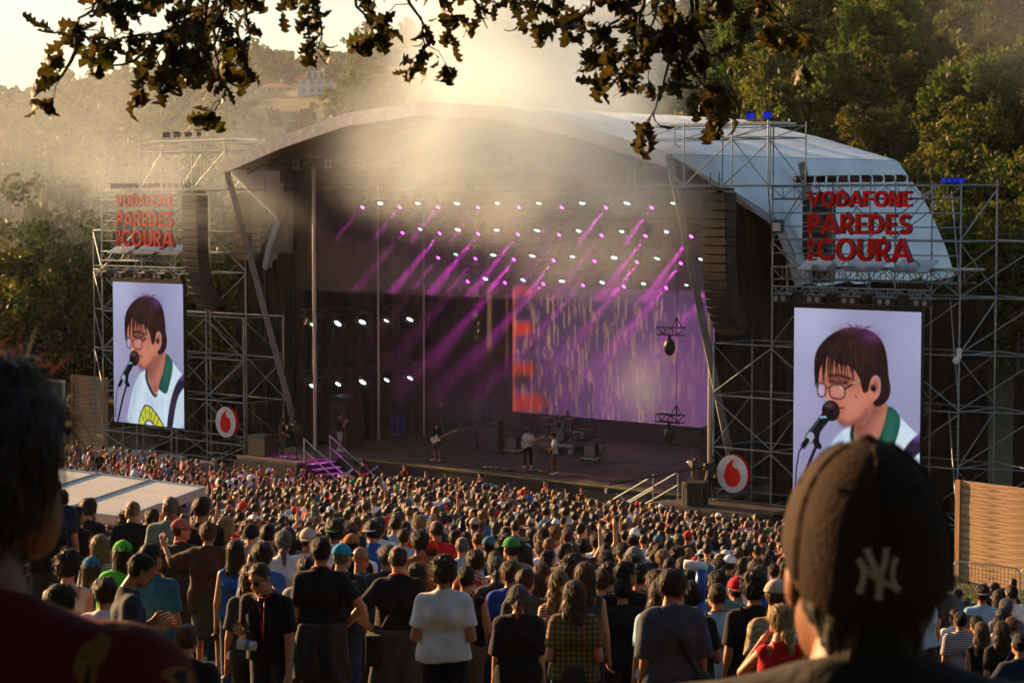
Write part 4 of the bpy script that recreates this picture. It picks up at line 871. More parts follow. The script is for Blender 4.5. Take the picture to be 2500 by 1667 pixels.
def stand(px, py, h, label): 
    t = gthing('guitar_stand', label, 'stand', px, py); tubeo('pole', (0, 0, .25), (0, 0, h), .018, M['black'], t)
    for k in range(3): tubeo('leg', (0, 0, .42), (.32*math.cos(k*2.1), .32*math.sin(k*2.1), .01), .016, M['black'], t)
    boxo('cradle', (0, -.03, h), (.12, .06, .08), M['black'], t)
stand(1473, 1131, .95, 'black tripod guitar stand beside the beige amplifier'); stand(1165, 1106, 1.0, 'black tripod guitar stand between bassist and bass stack')
def riser():
    t = gthing('drum_riser', 'low wheeled drum riser with pale front rail', 'riser', 1352, 1104); boxo('deck', (0, .8, .42), (2.9, 2.3, .1), M['deck'], t); boxo('front_rail', (0, -.38, .42), (2.94, .05, .12), M['alu'], t)
    for x in (-1.2, 0, 1.2):
        for y in (-.2, 1.8): c = MB().tube((x-.04, y, .13), (x+.04, y, .13), .13, None, 14).build('caster', M['white'], t); tubeo('caster_fork', (x, y, .13), (x, y, .37), .03, M['alu'], t)
    d = gthing('drum_kit', 'dark sparkling drum kit with cymbals standing on the wheeled riser', 'drum kit', 1352, 1104); sh = mat('drum_shell', (.05, .05, .06), .2, .4, .3, 40)
    def drum(nm, c, r, h, ax): 
        c = Vector(c); ax = Vector(ax).normalized(); o = MB().tube(c, c+ax*h, r, None, 18).build(nm, sh, d); MB().tube(c-ax*.012, c-ax*.004, r*.96, None, 18).build('drum_head', M['grey'], o); MB().tube(c+ax*(h+.004), c+ax*(h+.012), r*.96, None, 18).build('drum_head', M['white'], o)
    drum('bass_drum', (.2, .15, .78), .29, .42, (0, 1, 0)); drum('rack_tom', (-.02, .2, 1.15), .15, .22, (0, .35, 1)); drum('rack_tom', (.38, .2, 1.15), .16, .24, (0, .35, 1)); drum('floor_tom', (.8, .6, .55), .2, .4, (0, 0, 1)); drum('snare_drum', (-.4, .55, .85), .18, .16, (0, .1, 1))
    for x, y, z, r in ((-.65, .2, 1.55, .24), (.85, .15, 1.6, .26), (-.75, .7, 1.2, .18), (.1, .3, 1.75, .2)):
        st = MB().tube((x, y, .48), (x, y, z), .015, None, 6).build('cymbal_stand', M['alu'], d); MB().tube((x, y, z), (x, y, z+.02), r, .03, 18).build('cymbal', mat('cymbal_brass', (.45, .32, .12), .3, .9, .1, 9), st)
    tubeo('boom_arm', (-.9, .5, .47), (-.9, .5, 1.9), .014, M['black'], d); tubeo('boom_arm', (-.9, .5, 1.9), (-.1, .5, 2.1), .012, M['black'], d)
riser()
t = gthing('flight_case', 'bright blue flight case near the camera operator in shorts', 'case', 968, 1064); boxo('body', (0, 0, .55), (.72, .6, 1.0), M['blue'], t, bev=.02)
for x in (-.35, .35): boxo('edge_trim', (x, -.305, .55), (.04, .02, 1.0), M['alu'], t)
boxo('latch', (0, -.31, .75), (.1, .02, .1), M['alu'], t)
for x in (-.28, .28): MB().tube((x-.02, -.2, .03), (x+.02, -.2, .03), .04, None, 10).build('caster', M['blackp'], t)
t = gthing('keyboard_rack', 'dark frame of instrument racks and desk behind the blue case', 'rack', 1015, 1050); boxo('worktop', (0, 0, .85), (1.6, .6, .06), M['black'], t); boxo('mixer', (-.2, 0, 1.0), (.7, .45, .2), M['grey'], t, bev=.02)
for x in (-.75, .75):
    for y in (-.25, .25): tubeo('leg', (x, y, 0), (x, y, .84), .02, M['alu'], t)
t = gthing('amplifier_rack', 'small rack of dark amplifier units behind the drum riser end', 'rack', 1424, 1100); boxo('case', (0, 0, .75), (.7, .5, .5), M['blackp'], t, bev=.02); boxo('front_panel', (0, -.26, .75), (.6, .02, .36), M['grey'], t); boxo('stand', (0, 0, .25), (.6, .45, .5), M['black'], t)
for k in range(3): boxo('knob_row', (0, -.275, .64+k*.11), (.5, .01, .03), M['white'], t)
def side_fill(a, b, label):
    t = sthing('side_fill', label, 'loudspeaker', a, b, 0); boxo('bass_bin', (0, 0, .5), (1.1, .9, 1.0), M['blackp'], t, bev=.03)
    for k in range(4): c = boxo('cabinet', (0, 0, 1.2+k*.36), (1.05, .7, .34), M['blackp'], t, (.03*k, 0, 0), bev=.02); boxo('grille', (0, -.36, 0), (.98, .02, .28), M['black'], c)
side_fill(20.9, 2.6, 'black side fill speaker stack beside the jib operators'); side_fill(-.4, 2.4, 'black side fill speaker stack behind the operator in shorts')
def pedals(px, py, n, w_, label):
    t = gthing('pedal_board', label, 'pedals', px, py); boxo('board', (0, 0, .03), (w_, .4, .05), M['black'], t)
    cs = [(.5, .03, .03), (.6, .6, .55), (.05, .2, .4), (.6, .3, .05), (.1, .1, .1), (.05, .3, .1)]
    for i in range(n): x = (i+.5)/n*w_-w_/2; p = MB().box((0, 0, 0), (w_/n*.7, .14, .06), None, .01).build('pedal', M['plast'], t, (x, random.uniform(-.1, .1), .09), (0, 0, random.uniform(-.2, .2)), color=random.choice(cs)); MB().tube((0, -.03, .03), (0, -.03, .05), .018, None, 8).build('switch', M['alu'], p)
pedals(1062, 1128, 5, .9, 'pedal board at the feet of the bassist'); pedals(1215, 1147, 8, 1.5, 'long pedal board in front of the guitarist'); pedals(1322, 1154, 8, 1.3, 'cluttered pedal board at the base of the vocal microphone stand')
def micstand(px, py, h, bx, label):
    t = gthing('microphone_stand', label, 'microphone stand', px, py, 0); MB().tube((0, 0, 0), (0, 0, .03), .15, None, 16).build('base', M['black'], t); tubeo('pole', (0, 0, .02), (0, 0, h), .013, M['black'], t)
    tubeo('boom_arm', (-bx*.3, 0, h-.12), (bx, 0, h+.42), .01, M['black'], t); MB().tube((bx, 0, h+.42), (bx+.12, 0, h+.47), .016, .02, 8).ell((bx+.15, 0, h+.485), (.035, .035, .035), 8, 6).build('microphone', M['blackp'], t)
micstand(1313, 1152, 1.15, .42, 'black boom microphone stand in front of the singer'); micstand(1044, 1129, 1.2, .12, 'black microphone stand beside the bassist')
def cable(pts, label, m=None):
    P = [onfloor(*q)+Vector((0, 0, .012)) for q in pts]; L = P[0]; b = MB(); Q = []
    for i in range(len(P)-1):
        for k in range(8): tt = k/8; q = P[i].lerp(P[i+1], tt)+Vector((.12*math.sin(tt*6.28+i), .1*math.sin(tt*3.1), 0)); Q.append(q-L)
    Q.append(P[-1]-L); b.path(Q, .018, 5); tag(b.build('stage_cable', M['blackp'], None, L), label, 'cable')
cable([(1160, 1125), (1240, 1112), (1300, 1128)], 'thin black cable looping behind the guitarist'); cable([(1330, 1150), (1420, 1136), (1560, 1128), (1620, 1140)], 'black cable snaking away from the vocal microphone'); cable([(1080, 1128), (1150, 1142), (1330, 1160), (1480, 1166), (1590, 1184)], 'long black cable lying along the stage edge')
t = gthing('stage_monitor', 'white sheet of paper taped by the pedal board', 'paper', 1370, 1160); t.name = 'set_list'; boxo('sheet', (0, 0, .006), (.3, .22, .006), M['white'], t)
# broadcast camera on the wing, jib on the other
def tripod_camera(p, rz, label, jib=False):
    t = thing('broadcast_camera', label, 'camera', p, rz)
    for k in range(3): tubeo('leg', (0, 0, 1.15), (.42*math.cos(k*2.09+.5), .42*math.sin(k*2.09+.5), .0), .025, M['black'], t)
    boxo('head', (0, 0, 1.22), (.16, .16, .14), M['blackp'], t)
    if jib: tubeo('jib_arm', (.5, 0, 1.32), (-3.4, -.2, .78), .035, M['black'], t); tubeo('jib_stay', (.3, 0, 1.75), (-3.2, -.2, .85), .008, M['black'], t); tubeo('jib_mast', (0, 0, 1.25), (0, 0, 1.9), .02, M['black'], t); boxo('hanging_camera', (-3.42, -.2, .55), (.22, .3, .22), M['blackp'], t, bev=.03); boxo('counterweight', (.6, 0, 1.33), (.3, .25, .25), M['blackp'], t, bev=.03)
    boxo('camera_body', (0, 0, 1.45), (.2, .45, .26), M['blackp'], t, bev=.03); MB().tube((0, .22, 1.45), (0, .5, 1.45), .07, .09, 12).build('lens', M['blackp'], t); boxo('viewfinder', (.06, -.1, 1.63), (.1, .2, .1), M['blackp'], t, bev=.02)
tripod_camera(S(1.1, -2.0, 0), 2.3, 'broadcast camera on a tripod on the wing above the stairs'); tripod_camera(S(22.7, -1.3, 0), .25, 'long camera jib on a tripod on the wing near the round sign', True)
t = sthing('drum_case', 'round black case standing on the wing by the jib', 'case', 23.35, -2.0, 0); MB().tube((0, 0, 0), (0, 0, .85), .5, None, 20).build('body', M['blackp'], t); MB().tube((0, 0, .85), (0, 0, .9), .52, None, 20).build('lid', M['black'], t)
t = sthing('equipment_case', 'square black case on the wing by the standing camera operator', 'case', -1.0, -2.1, 0); boxo('body', (0, 0, .45), (1.1, .8, .88), M['blackp'], t, bev=.03); boxo('lid', (0, 0, .92), (1.12, .82, .06), M['black'], t)
t = sthing('pa_box', 'low wedge loudspeaker standing on the pit step near the guard', 'loudspeaker', 6.0, -.8, -.8); MB().prism([(-.35, 0), (.35, 0), (.3, .38), (-.25, .3)], -.25, .25).build('body', M['blackp'], t); boxo('grille', (0, -.26, .17), (.5, .02, .24), M['black'], t)
# ---------------------------------------------------------------- people: implicit surfaces -> quads (surface nets)
def snet(fn, lo, hi, h):
    lo = np.array(lo, float)-2*h; hi = np.array(hi, float)+2*h; n = np.ceil((hi-lo)/h).astype(int)+1
    ax = [(lo[i]+h*np.arange(n[i])).astype(np.float32) for i in range(3)]
    X, Y, Z = np.meshgrid(*ax, indexing='ij'); F = fn(X, Y, Z).astype(np.float32); s = F < 0
    cnt = np.zeros(tuple(n-1), np.int8)
    offs = [(i, j, k) for i in (0, 1) for j in (0, 1) for k in (0, 1)]
    sl = lambda o: tuple(slice(o[i], n[i]-1+o[i]) for i in range(3))
    for o in offs: cnt += s[sl(o)]
    I = np.argwhere((cnt > 0) & (cnt < 8)); idx = -np.ones(tuple(n-1), np.int32); idx[tuple(I.T)] = np.arange(len(I))
    acc = np.zeros((len(I), 3), np.float32); c = np.zeros(len(I), np.float32)
    for a in offs:
        for d in range(3):
            if a[d]: continue
            b = list(a); b[d] = 1; v0 = F[I[:, 0]+a[0], I[:, 1]+a[1], I[:, 2]+a[2]]; v1 = F[I[:, 0]+b[0], I[:, 1]+b[1], I[:, 2]+b[2]]
            m = (v0 < 0) != (v1 < 0); t = np.where(m, v0/np.where(m, v0-v1, 1), 0); p = np.tile(np.array(a, np.float32), (len(I), 1)); p[:, d] += t
            acc += p*m[:, None]; c += m
    Vv = (I+acc/c[:, None])*h+lo; Q = []
    for d in range(3):
        u, w_ = (d+1) % 3, (d+2) % 3; A = s; sh = [slice(None)]*3; sh1 = [slice(None)]*3; sh[d] = slice(0, n[d]-1); sh1[d] = slice(1, n[d])
        e = A[tuple(sh)] != A[tuple(sh1)]; E = np.argwhere(e); E = E[(E[:, u] > 0) & (E[:, w_] > 0) & (E[:, u] < n[u]-1) & (E[:, w_] < n[w_]-1)]
        if not len(E): continue
        def cell(du, dw): q = E.copy(); q[:, u] -= du; q[:, w_] -= dw; return idx[q[:, 0], q[:, 1], q[:, 2]]
        q = np.stack([cell(1, 1), cell(0, 1), cell(0, 0), cell(1, 0)], 1); fl = A[E[:, 0], E[:, 1], E[:, 2]]; q[~fl] = q[~fl][:, ::-1]; Q.append(q)
    Q = np.concatenate(Q); return Vv, Q[(Q >= 0).all(1)]
def cap(P, a, b, r0, r1, sx=1.0):
    X, Y, Z = P; a = np.asarray(a, float); b = np.asarray(b, float); ba = b-a; L = ba.dot(ba)+1e-9
    px, py, pz = X-a[0], Y-a[1], Z-a[2]; t = np.clip((px*ba[0]+py*ba[1]+pz*ba[2])/L, 0, 1)
    return np.sqrt((px-t*ba[0])**2+((py-t*ba[1])*sx)**2+(pz-t*ba[2])**2)-(r0+(r1-r0)*t)
def ellp(P, c, r): X, Y, Z = P; k = np.sqrt(((X-c[0])/r[0])**2+((Y-c[1])/r[1])**2+((Z-c[2])/r[2])**2); return (k-1)*min(r)
def smin(a, b, k): h = np.clip(.5+.5*(b-a)/k, 0, 1); return b+(a-b)*h-k*h*(1-h)
def sm(L, k):
    d = L[0]
    for q in L[1:]: d = smin(d, q, k)
    return d
def half(P, p, n): return (P[0]-p[0])*n[0]+(P[1]-p[1])*n[1]+(P[2]-p[2])*n[2]
def wob(P, f, seed): X, Y, Z = P; s = seed*1.7; return np.sin(X*f+s+2*np.sin(Z*f*.5+s))*np.sin(Y*f*1.1+s*2)*.5+.5*np.sin(Z*f*.6+X*f*.8+s*3)*np.sin(Y*f*.7-X*f*.5+s)
# ---- heads (face towards +Y, origin at the skull centre)
def head_mesh(fem, h=.0085):
    j = .92 if fem else 1.0
    def f(X, Y, Z):
        P = (X, Y, Z); A = np.abs(X); Q = (A, Y, Z)
        d = sm([ellp(P, (0, -.012, .03), (.077, .098, .088)), ellp(P, (0, .032, -.035), (.064*j, .064, .085))], .03)
        d = smin(d, cap(Q, (.035*j, .05, -.092), (.0, .075, -.105), .026, .022), .025); d = smin(d, ellp(Q, (.045*j, .03, -.06), (.028, .05, .04)), .02)
        d = smin(d, cap(P, (0, .088, .012), (0, .112, -.032), .009, .013), .012); d = smin(d, cap(Q, (.012, .085, .03), (.05, .072, .03), .010, .008), .012)
        d = -smin(-d, ellp(Q, (.033, .106, .006), (.017, .014, .012)), .01); d = smin(d, ellp(Q, (.032, .079, .005), (.0125, .0125, .0125)), .003)
        d = smin(d, cap(Q, (0, .092, -.062), (.018, .086, -.063), .0065, .004), .006); d = smin(d, cap(Q, (0, .089, -.075), (.015, .085, -.073), .0075, .004), .006)
        e = ellp(Q, (.083, -.008, -.012), (.010, .021, .033)); d = smin(d, e, .008)
        return smin(d, cap(P, (0, -.028, -.07), (0, -.045, -.19), .053*j, .058*j), .025)
    return snet(f, (-.1, -.12, -.2), (.1, .13, .125), h)
HEADS = [head_mesh(False), head_mesh(True)]; HEADS_LO = [head_mesh(False, .016), head_mesh(True, .016)]
def skull(P, g): return sm([ellp(P, (0, -.012, .03), (.077+g, .098+g, .088+g)), ellp(P, (0, -.01, -.03), (.066+g*.8, .07+g, .07))], .03)
def hair_fn(style, seed=1):
    def f(X, Y, Z):
        P = (X, Y, Z); A = np.abs(X); face = half(P, (0, .045, .055), (0, .80, -.60)); st = np.sin(A*190+Z*22+Y*30+3*np.sin(Z*25+seed))*.0022
        nape = half(P, (0, -.06, -.085), (0, .25, -.97)); ear = ellp((A, Y, Z), (.083, .0, -.02), (.02, .024, .036))
        if style == 'short': return np.maximum(np.maximum(np.maximum(skull(P, .014)+.006*wob(P, 45, seed)+st, face), nape), -ear)
        if style == 'crop': return np.maximum(np.maximum(np.maximum(skull(P, .006)+.002*wob(P, 60, seed)+st*.5, face-.004), nape+.012), -ear)
        if style == 'bald': return np.maximum(np.maximum(np.maximum(np.maximum(skull(P, .005), face), nape+.012), -ear), -ellp(P, (0, .01, .10), (.058, .075, .06)))
        if style == 'full': return np.maximum(np.maximum(np.maximum(np.maximum(sm([skull(P, .010), cap(P, (0, -.034, -.05), (0, -.05, -.16), .060, .060)], .02)+st, face), half(P, (0, -.05, -.165), (0, .25, -.97))), -ear), Z-.01)  # added hair down the neck stands in for shade on the nape
        if style == 'curly': return np.maximum(np.maximum(sm([skull(P, .036)], .01)+.016*wob(P, 70, seed)+.009*wob(P, 130, seed+3), half(P, (0, .062, .05), (0, .86, -.5))), half(P, (0, -.05, -.10), (0, .3, -.95)))
        if style == 'mop': return np.maximum(np.maximum(skull(P, .026)+.010*wob(P, 38, seed)+st, half(P, (0, .07, .035), (0, .9, -.42))), half(P, (0, -.05, -.115), (0, .2, -.98)))
        base = np.maximum(np.maximum(skull(P, .018)+.004*wob(P, 40, seed)+st, face), half(P, (0, -.05, -.10), (0, .2, -.98)))
        if style in ('long', 'wavy', 'bob'):
            L = {'long': -.40, 'wavy': -.38, 'bob': -.17}[style]; w_ = .012*wob((X, Y, Z), 34, seed)+.006*np.sin(Z*60+3*np.sin(A*50)) if style == 'wavy' else .004*wob((X, Y, Z), 26, seed)
            m = sm([cap(P, (0, -.06, .0), (0, -.075, L), .088, .085 if style != 'wavy' else .115, 1.45), cap((A, Y, Z), (.075, -.02, -.02), (.085, -.04, L*.75), .026, .034)], .04)
            d = smin(base, m+w_+st*1.5, .03); return np.maximum(np.maximum(d, -ellp(P, (0, .075, -.06), (.062, .075, .115))), half(P, (0, 0, L-.03+0), (0, 0, -1)))
        if style == 'pony': return smin(base, sm([cap(P, (0, -.105, .03), (0, -.145, -.03), .022, .026), cap(P, (0, -.145, -.03), (0, -.125, -.25), .03, .010)], .02)+st, .012)
        if style == 'lowpony': return smin(base, sm([cap(P, (0, -.095, -.06), (0, -.125, -.10), .02, .028), cap(P, (0, -.125, -.10), (.03, -.135, -.24), .034, .012)], .02)+st+.004*wob(P, 50, 2), .012)
        if style == 'bun': return smin(base, ellp(P, (.01, -.075, .115), (.042, .042, .036))+.006*wob(P, 80, seed), .012)
        return base
    return f
_hb = {'long': -.45, 'wavy': -.43, 'bob': -.22, 'pony': -.27, 'lowpony': -.27}
def strands(V_, F_, n, seed, style, wmul=1.0, lmul=1.0):
    """thin tapered hair ribbons lying on the shell, so the outline and the sheen read as hair"""
    r = np.random.default_rng(seed); c = V_[F_].mean(1); nr = np.cross(V_[F_[:, 2]]-V_[F_[:, 0]], V_[F_[:, 3]]-V_[F_[:, 1]]); nr /= np.linalg.norm(nr, axis=1)[:, None]+1e-9
    i = r.integers(0, len(F_), n); p = c[i]; q = nr[i]
    curl = style == 'curly'; down = np.array([0, -.15, -1.0]); d = down-(q@down)[:, None]*q; top = np.clip(p[:, 2:3]*9, 0, 1); rad = p*np.array([1, 1, 0]); d = d*(1-.6*top)+rad*8*top
    d += r.normal(0, .22 if not curl else 1.3, (n, 3)); d -= (d*q).sum(1)[:, None]*q*(.75 if not curl else .2); d /= np.linalg.norm(d, axis=1)[:, None]+1e-9
    L = r.uniform(.03, .075, n)[:, None]*(1.3 if style in ('long', 'wavy', 'pony') else .55 if style in ('crop', 'bald') else .85 if style == 'short' else .6 if curl else 1)*lmul; w_ = .0016*wmul
    s = np.cross(d, q); s /= np.linalg.norm(s, axis=1)[:, None]+1e-9; lift = r.uniform(.001, .005, n)[:, None]*(2.6 if curl else 1.6 if style in ('mop', 'short', 'wavy') else 1)
    a, b = p+q*.001, p+d*L*.55+q*lift; e = p+d*L+q*lift*r.uniform(.2, 2.0, (n, 1))-np.array([0, 0, .25])*L*.4
    v = np.stack([a-s*w_, a+s*w_, b+s*w_*.8, b-s*w_*.8, e+s*w_*.15, e-s*w_*.15], 1).reshape(-1, 3); o = np.arange(n)[:, None]*6
    return v, np.concatenate([o+np.array([0, 1, 2, 3]), o+np.array([3, 2, 4, 5])])
_hc = {}
def hair(style, hi=True):
    k = (style, hi)
    if k not in _hc:
        V_, F_ = snet(hair_fn(style), (-.16, -.2, _hb.get(style, -.15)), (.16, .14, .19), .0085 if hi else .017)
        if hi: v, f = strands(V_, F_, {'long': 1500, 'wavy': 1900, 'curly': 1500, 'full': 2}.get(style, 1000), 4, style); F_ = np.concatenate([F_, f+len(V_)]); V_ = np.concatenate([V_, v])
        _hc[k] = (V_, F_)
    return _hc[k]
# ---- hats (head frame)
def hat_mesh(kind, h=.009):
    def f(X, Y, Z):
        P = (X, Y, Z); A = np.abs(X); dome = np.maximum(skull(P, .022), -half(P, (0, .0, .028), (0, .10, .99)))-.001*np.abs(np.sin(np.arctan2(Y, X)*3))
        if kind in ('cap', 'cap_back'):
            s = 1 if kind == 'cap' else -1; br = np.maximum(np.abs(Z-.034+((Y*s-.1)*.28)+A*A*2.2)-.004, np.hypot(X/.082, (Y*s-.075)/.115)-1); br = np.maximum(br, -(Y*s-.05)); return smin(np.minimum(dome, br), ellp(P, (0, -.01, .143), (.01, .01, .007)), .004)
        if kind == 'bucket':
            rr = np.hypot(X, Y+.012); br = np.maximum(np.abs(rr-(.098+(.045-Z)*.55))-.006, np.maximum(Z-.05, -.03-Z)); return smin(np.maximum(skull(P, .026)+.003*wob(P, 40, 2), -half(P, (0, 0, .03), (0, 0, 1))), br, .012)
        if kind == 'straw':
            rr = np.hypot(X, Y+.012); br = np.maximum(np.abs(Z-.045+rr*.12+.012*np.sin(np.arctan2(Y, X)*2))-.005, rr-.19); return np.minimum(dome, br)
        return np.maximum(skull(P, .024)+.003*wob(P, 60, 1), -half(P, (0, 0, .02), (0, .15, 1)))
    return snet(f, (-.21, -.22, -.05), (.21, .23, .16), h)
_ht = {}
def hat(k, hi=True):
    if (k, hi) not in _ht: _ht[(k, hi)] = hat_mesh(k, .008 if hi else .016)
    return _ht[(k, hi)]
# ---- hand (wrist at origin, fingers towards -Z, thumb towards +Y), curled by c
def hand_mesh(c=.5, h=.0055):
    def f(X, Y, Z):
        P = (X, Y, Z); d = np.maximum(ellp(P, (0, .004, -.048), (.020, .043, .058)), -9); d = smin(d, cap(P, (0, 0, .03), (0, 0, -.02), .025, .024), .02)
        for i, (y, L) in enumerate(((.032, .070), (.011, .080), (-.010, .074), (-.030, .058))):
            a = np.array([0, y, -.088]); t1 = c*.9; b = a+L*.5*np.array([-math.sin(t1), 0, -math.cos(t1)]); t2 = c*2.0; e = b+L*.5*np.array([-math.sin(t2), 0, -math.cos(t2)])
            d = smin(d, np.minimum(cap(P, a, b, .0092, .0082), cap(P, b, e, .0082, .0068)), .004)
        a = np.array([-.004, .032, -.03]); b = np.array([-.012, .062, -.062]); e = np.array([-.02-.02*c, .062, -.095]); return smin(d, np.minimum(cap(P, a, b, .0125, .0098), cap(P, b, e, .0098, .0075)), .008)
    return snet(f, (-.1, -.05, -.19), (.04, .09, .03), h)
HANDS = {'relax': hand_mesh(.45), 'grip': hand_mesh(.95), 'open': hand_mesh(.12)}
def frame_to(d, fwd):
    z = -np.asarray(d, float); z /= np.linalg.norm(z)+1e-9; y = np.asarray(fwd, float); y = y-z*(y@z); y /= np.linalg.norm(y)+1e-9; return np.stack([np.cross(y, z), y, z], 1)
def rotm(yaw=0, pitch=0, roll=0): return np.array(Matrix.Rotation(yaw, 3, 'Z') @ Matrix.Rotation(pitch, 3, 'X') @ Matrix.Rotation(roll, 3, 'Y'))
ARM = {'down': ((.05, -.03, -.29), (.075, .05, -.53)), 'bent': ((.07, -.05, -.28), (-.02, .20, -.20)), 'akimbo': ((.20, -.09, -.22), (.03, .04, -.40)), 'up': ((.17, .12, -.10), (.0, .17, .12)), 'high': ((.12, .08, .22), (.10, .12, .47)),
       'pocket': ((.12, -.08, -.27), (.06, .07, -.47)), 'folded': ((.06, .0, -.28), (-.16, .19, -.22)), 'wide': ((.25, .06, -.10), (.36, .22, .08)), 'guitar': ((.10, -.02, -.27), (-.06, .20, -.30)), 'fret': ((.16, .06, -.24), (.26, .24, -.16)), 'face': ((.13, .14, -.18), (-.04, .2, .06)), 'hang': ((.04, -.01, -.3), (.05, .03, -.56)), 'hold': ((.06, -.03, -.29), (.03, .17, -.38)), 'cam': ((.12, .14, -.2), (-.02, .3, -.02))}
def human(seed=0, fem=False, build=1.0, L='down', R='down', yaw=0.0, pitch=0.0, lean=0.0, top='tee', bottom='trousers', hs='short', hatk=None, h=.017, hi=True, sit=False, wide=1.0, stride=0.0, hands=('relax', 'relax'), nk=0.0):
    """returns dict part -> (verts, faces); standing 1.75 m tall, facing +Y"""
    rr = np.random.default_rng(seed+100); bw = (.93 if fem else 1.0)*build; sw = (.136 if fem else .158)*(.6+.4*build)*wide; out = {}
    T = lambda z: np.array([0, max(0, z-.95)*math.tan(lean), 0])
    sh = {s: np.array([s*sw, -.015, 1.375])+T(1.4) for s in (-1, 1)}; hip = {s: np.array([s*.088, 0, .93]) for s in (-1, 1)}
    st = {1: stride, -1: -stride}; kn = {s: np.array([s*.10, .03+st[s]*.5, .50]) for s in (-1, 1)}; an = {s: np.array([s*.105, -.03+st[s], .085]) for s in (-1, 1)}
    if sit:
        for s in (-1, 1): kn[s] = np.array([s*.14, .40, .98]); an[s] = np.array([s*.13, .36, .56])
    el, wr = {}, {}
    for s, k in ((-1, L), (1, R)): e, w_ = ARM[k]; el[s] = sh[s]+np.array([s*e[0], e[1], e[2]])*np.array([1, 1, 1]); wr[s] = sh[s]+np.array([s*w_[0], w_[1], w_[2]])
    neck = np.array([0, -.02, 1.46])+T(1.46)
    def torso(P, g, hem=0.0):
        A = [cap(P, (s*.085*bw, 0, 1.02), (s*.085*bw, .0, 1.28)+T(1.3), (.092+hem*.3)*bw+g, .093*bw+g, 1.12) for s in (-1, 1)]
        A += [cap(P, neck-np.array([0, .0, .035]), sh[s]+np.array([-s*.01, 0, .0]), .052+g*.7, .052+g) for s in (-1, 1)]; A.append(cap(P, neck-np.array([0, 0, .06]), neck+np.array([0, .01, .03]), .066+g*.6, .055))
        A.append(cap(P, (-.075, -.005, .95), (.075, -.005, .95), .112*bw+g+(.01 if fem else 0), .112*bw+g+(.01 if fem else 0), 1.1)); A.append(cap(P, (-.05, -.03, 1.28)+T(1.28), (.05, -.03, 1.28)+T(1.28), .10*bw+g, .10*bw+g))
        if fem: A += [ellp(P, (s*.07, .085, 1.22)+T(1.22), (.062+g, .055+g, .06+g)) for s in (-1, 1)]
        return sm(A, .045)
    def armf(P, s, g, to=1.0): return np.minimum(cap(P, sh[s], el[s], .053*(.6+.4*bw)+g, .041*(.6+.4*bw)+g), cap(P, el[s], wr[s], .041+g, .027+g)) if to == 1.0 else cap(P, sh[s], sh[s]+(el[s]-sh[s])*to, .056*(.6+.4*bw)+g, .050*(.6+.4*bw)+g*1.35)
    def legf(P, s, g): return smin(cap(P, hip[s], kn[s], .088*bw+g, .056+g), cap(P, kn[s], an[s], .056+g, .038+g), .03)
    allp = np.array([neck+[0, 0, .05]]+[v for D in (sh, el, wr, kn, an) for v in D.values()]); lo, hi_ = allp.min(0)-.16, allp.max(0)+.14; lo[2] = max(-.02, allp[:, 2].min()-.12)
    def body(X, Y, Z):
        P = (X, Y, Z); d = torso(P, -.012)
        for s in (-1, 1): d = smin(d, armf(P, s, 0), .035); d = smin(d, legf(P, s, -.012), .04); d = smin(d, cap(P, an[s]+[0, -.03, -.045], an[s]+[s*.02, .15, -.055], .036, .030), .02)
        if not hi:
            for s in (-1, 1): dd = (wr[s]-el[s])/np.linalg.norm(wr[s]-el[s]); d = smin(d, cap(P, wr[s], wr[s]+dd*.12, .03, .024), .02)
        return d
    bv, bf = snet(body, lo, hi_, h)
    HR = rotm(yaw, pitch); hc = neck+np.array([0, .035, .0])+HR@np.array([0, .0, .160-nk])
    hv, hf = (HEADS if hi else HEADS_LO)[1 if fem else 0]; HS = .92; parts = [(bv, bf), (hv*HS@HR.T+hc, hf)]
    if hi:
        for s, k in ((-1, hands[0]), (1, hands[1])):
            v, f = HANDS[k]; v = v*np.array([-s, 1, 1]); f = f if s < 0 else f[:, ::-1]; d = wr[s]-el[s]; fw = np.array([-s*.35, 1, 0]) if abs(d[1]) < .18 else np.array([-s*.2, .0, 1.]); parts.append((v@frame_to(d, fw).T+wr[s]-d/np.linalg.norm(d)*.008, f if s < 0 else f))
    n = 0; VV, FF = [], []
    for v, f in parts: VV.append(v); FF.append(f+n); n += len(v)
    out['body'] = (np.concatenate(VV), np.concatenate(FF)); sd_ = seed
    def tuck(P, amp): X, Y, Z = P; return amp*(wob(P, 17, sd_)*1.0+.6*wob((X*1.3, Y*1.3, Z*.7), 31, sd_+2)+.35*np.sin((Z*38+X*16*np.sin(sd_)+3*np.sin(X*9+sd_)))*np.clip((1.18-Z)*4, 0, 1))
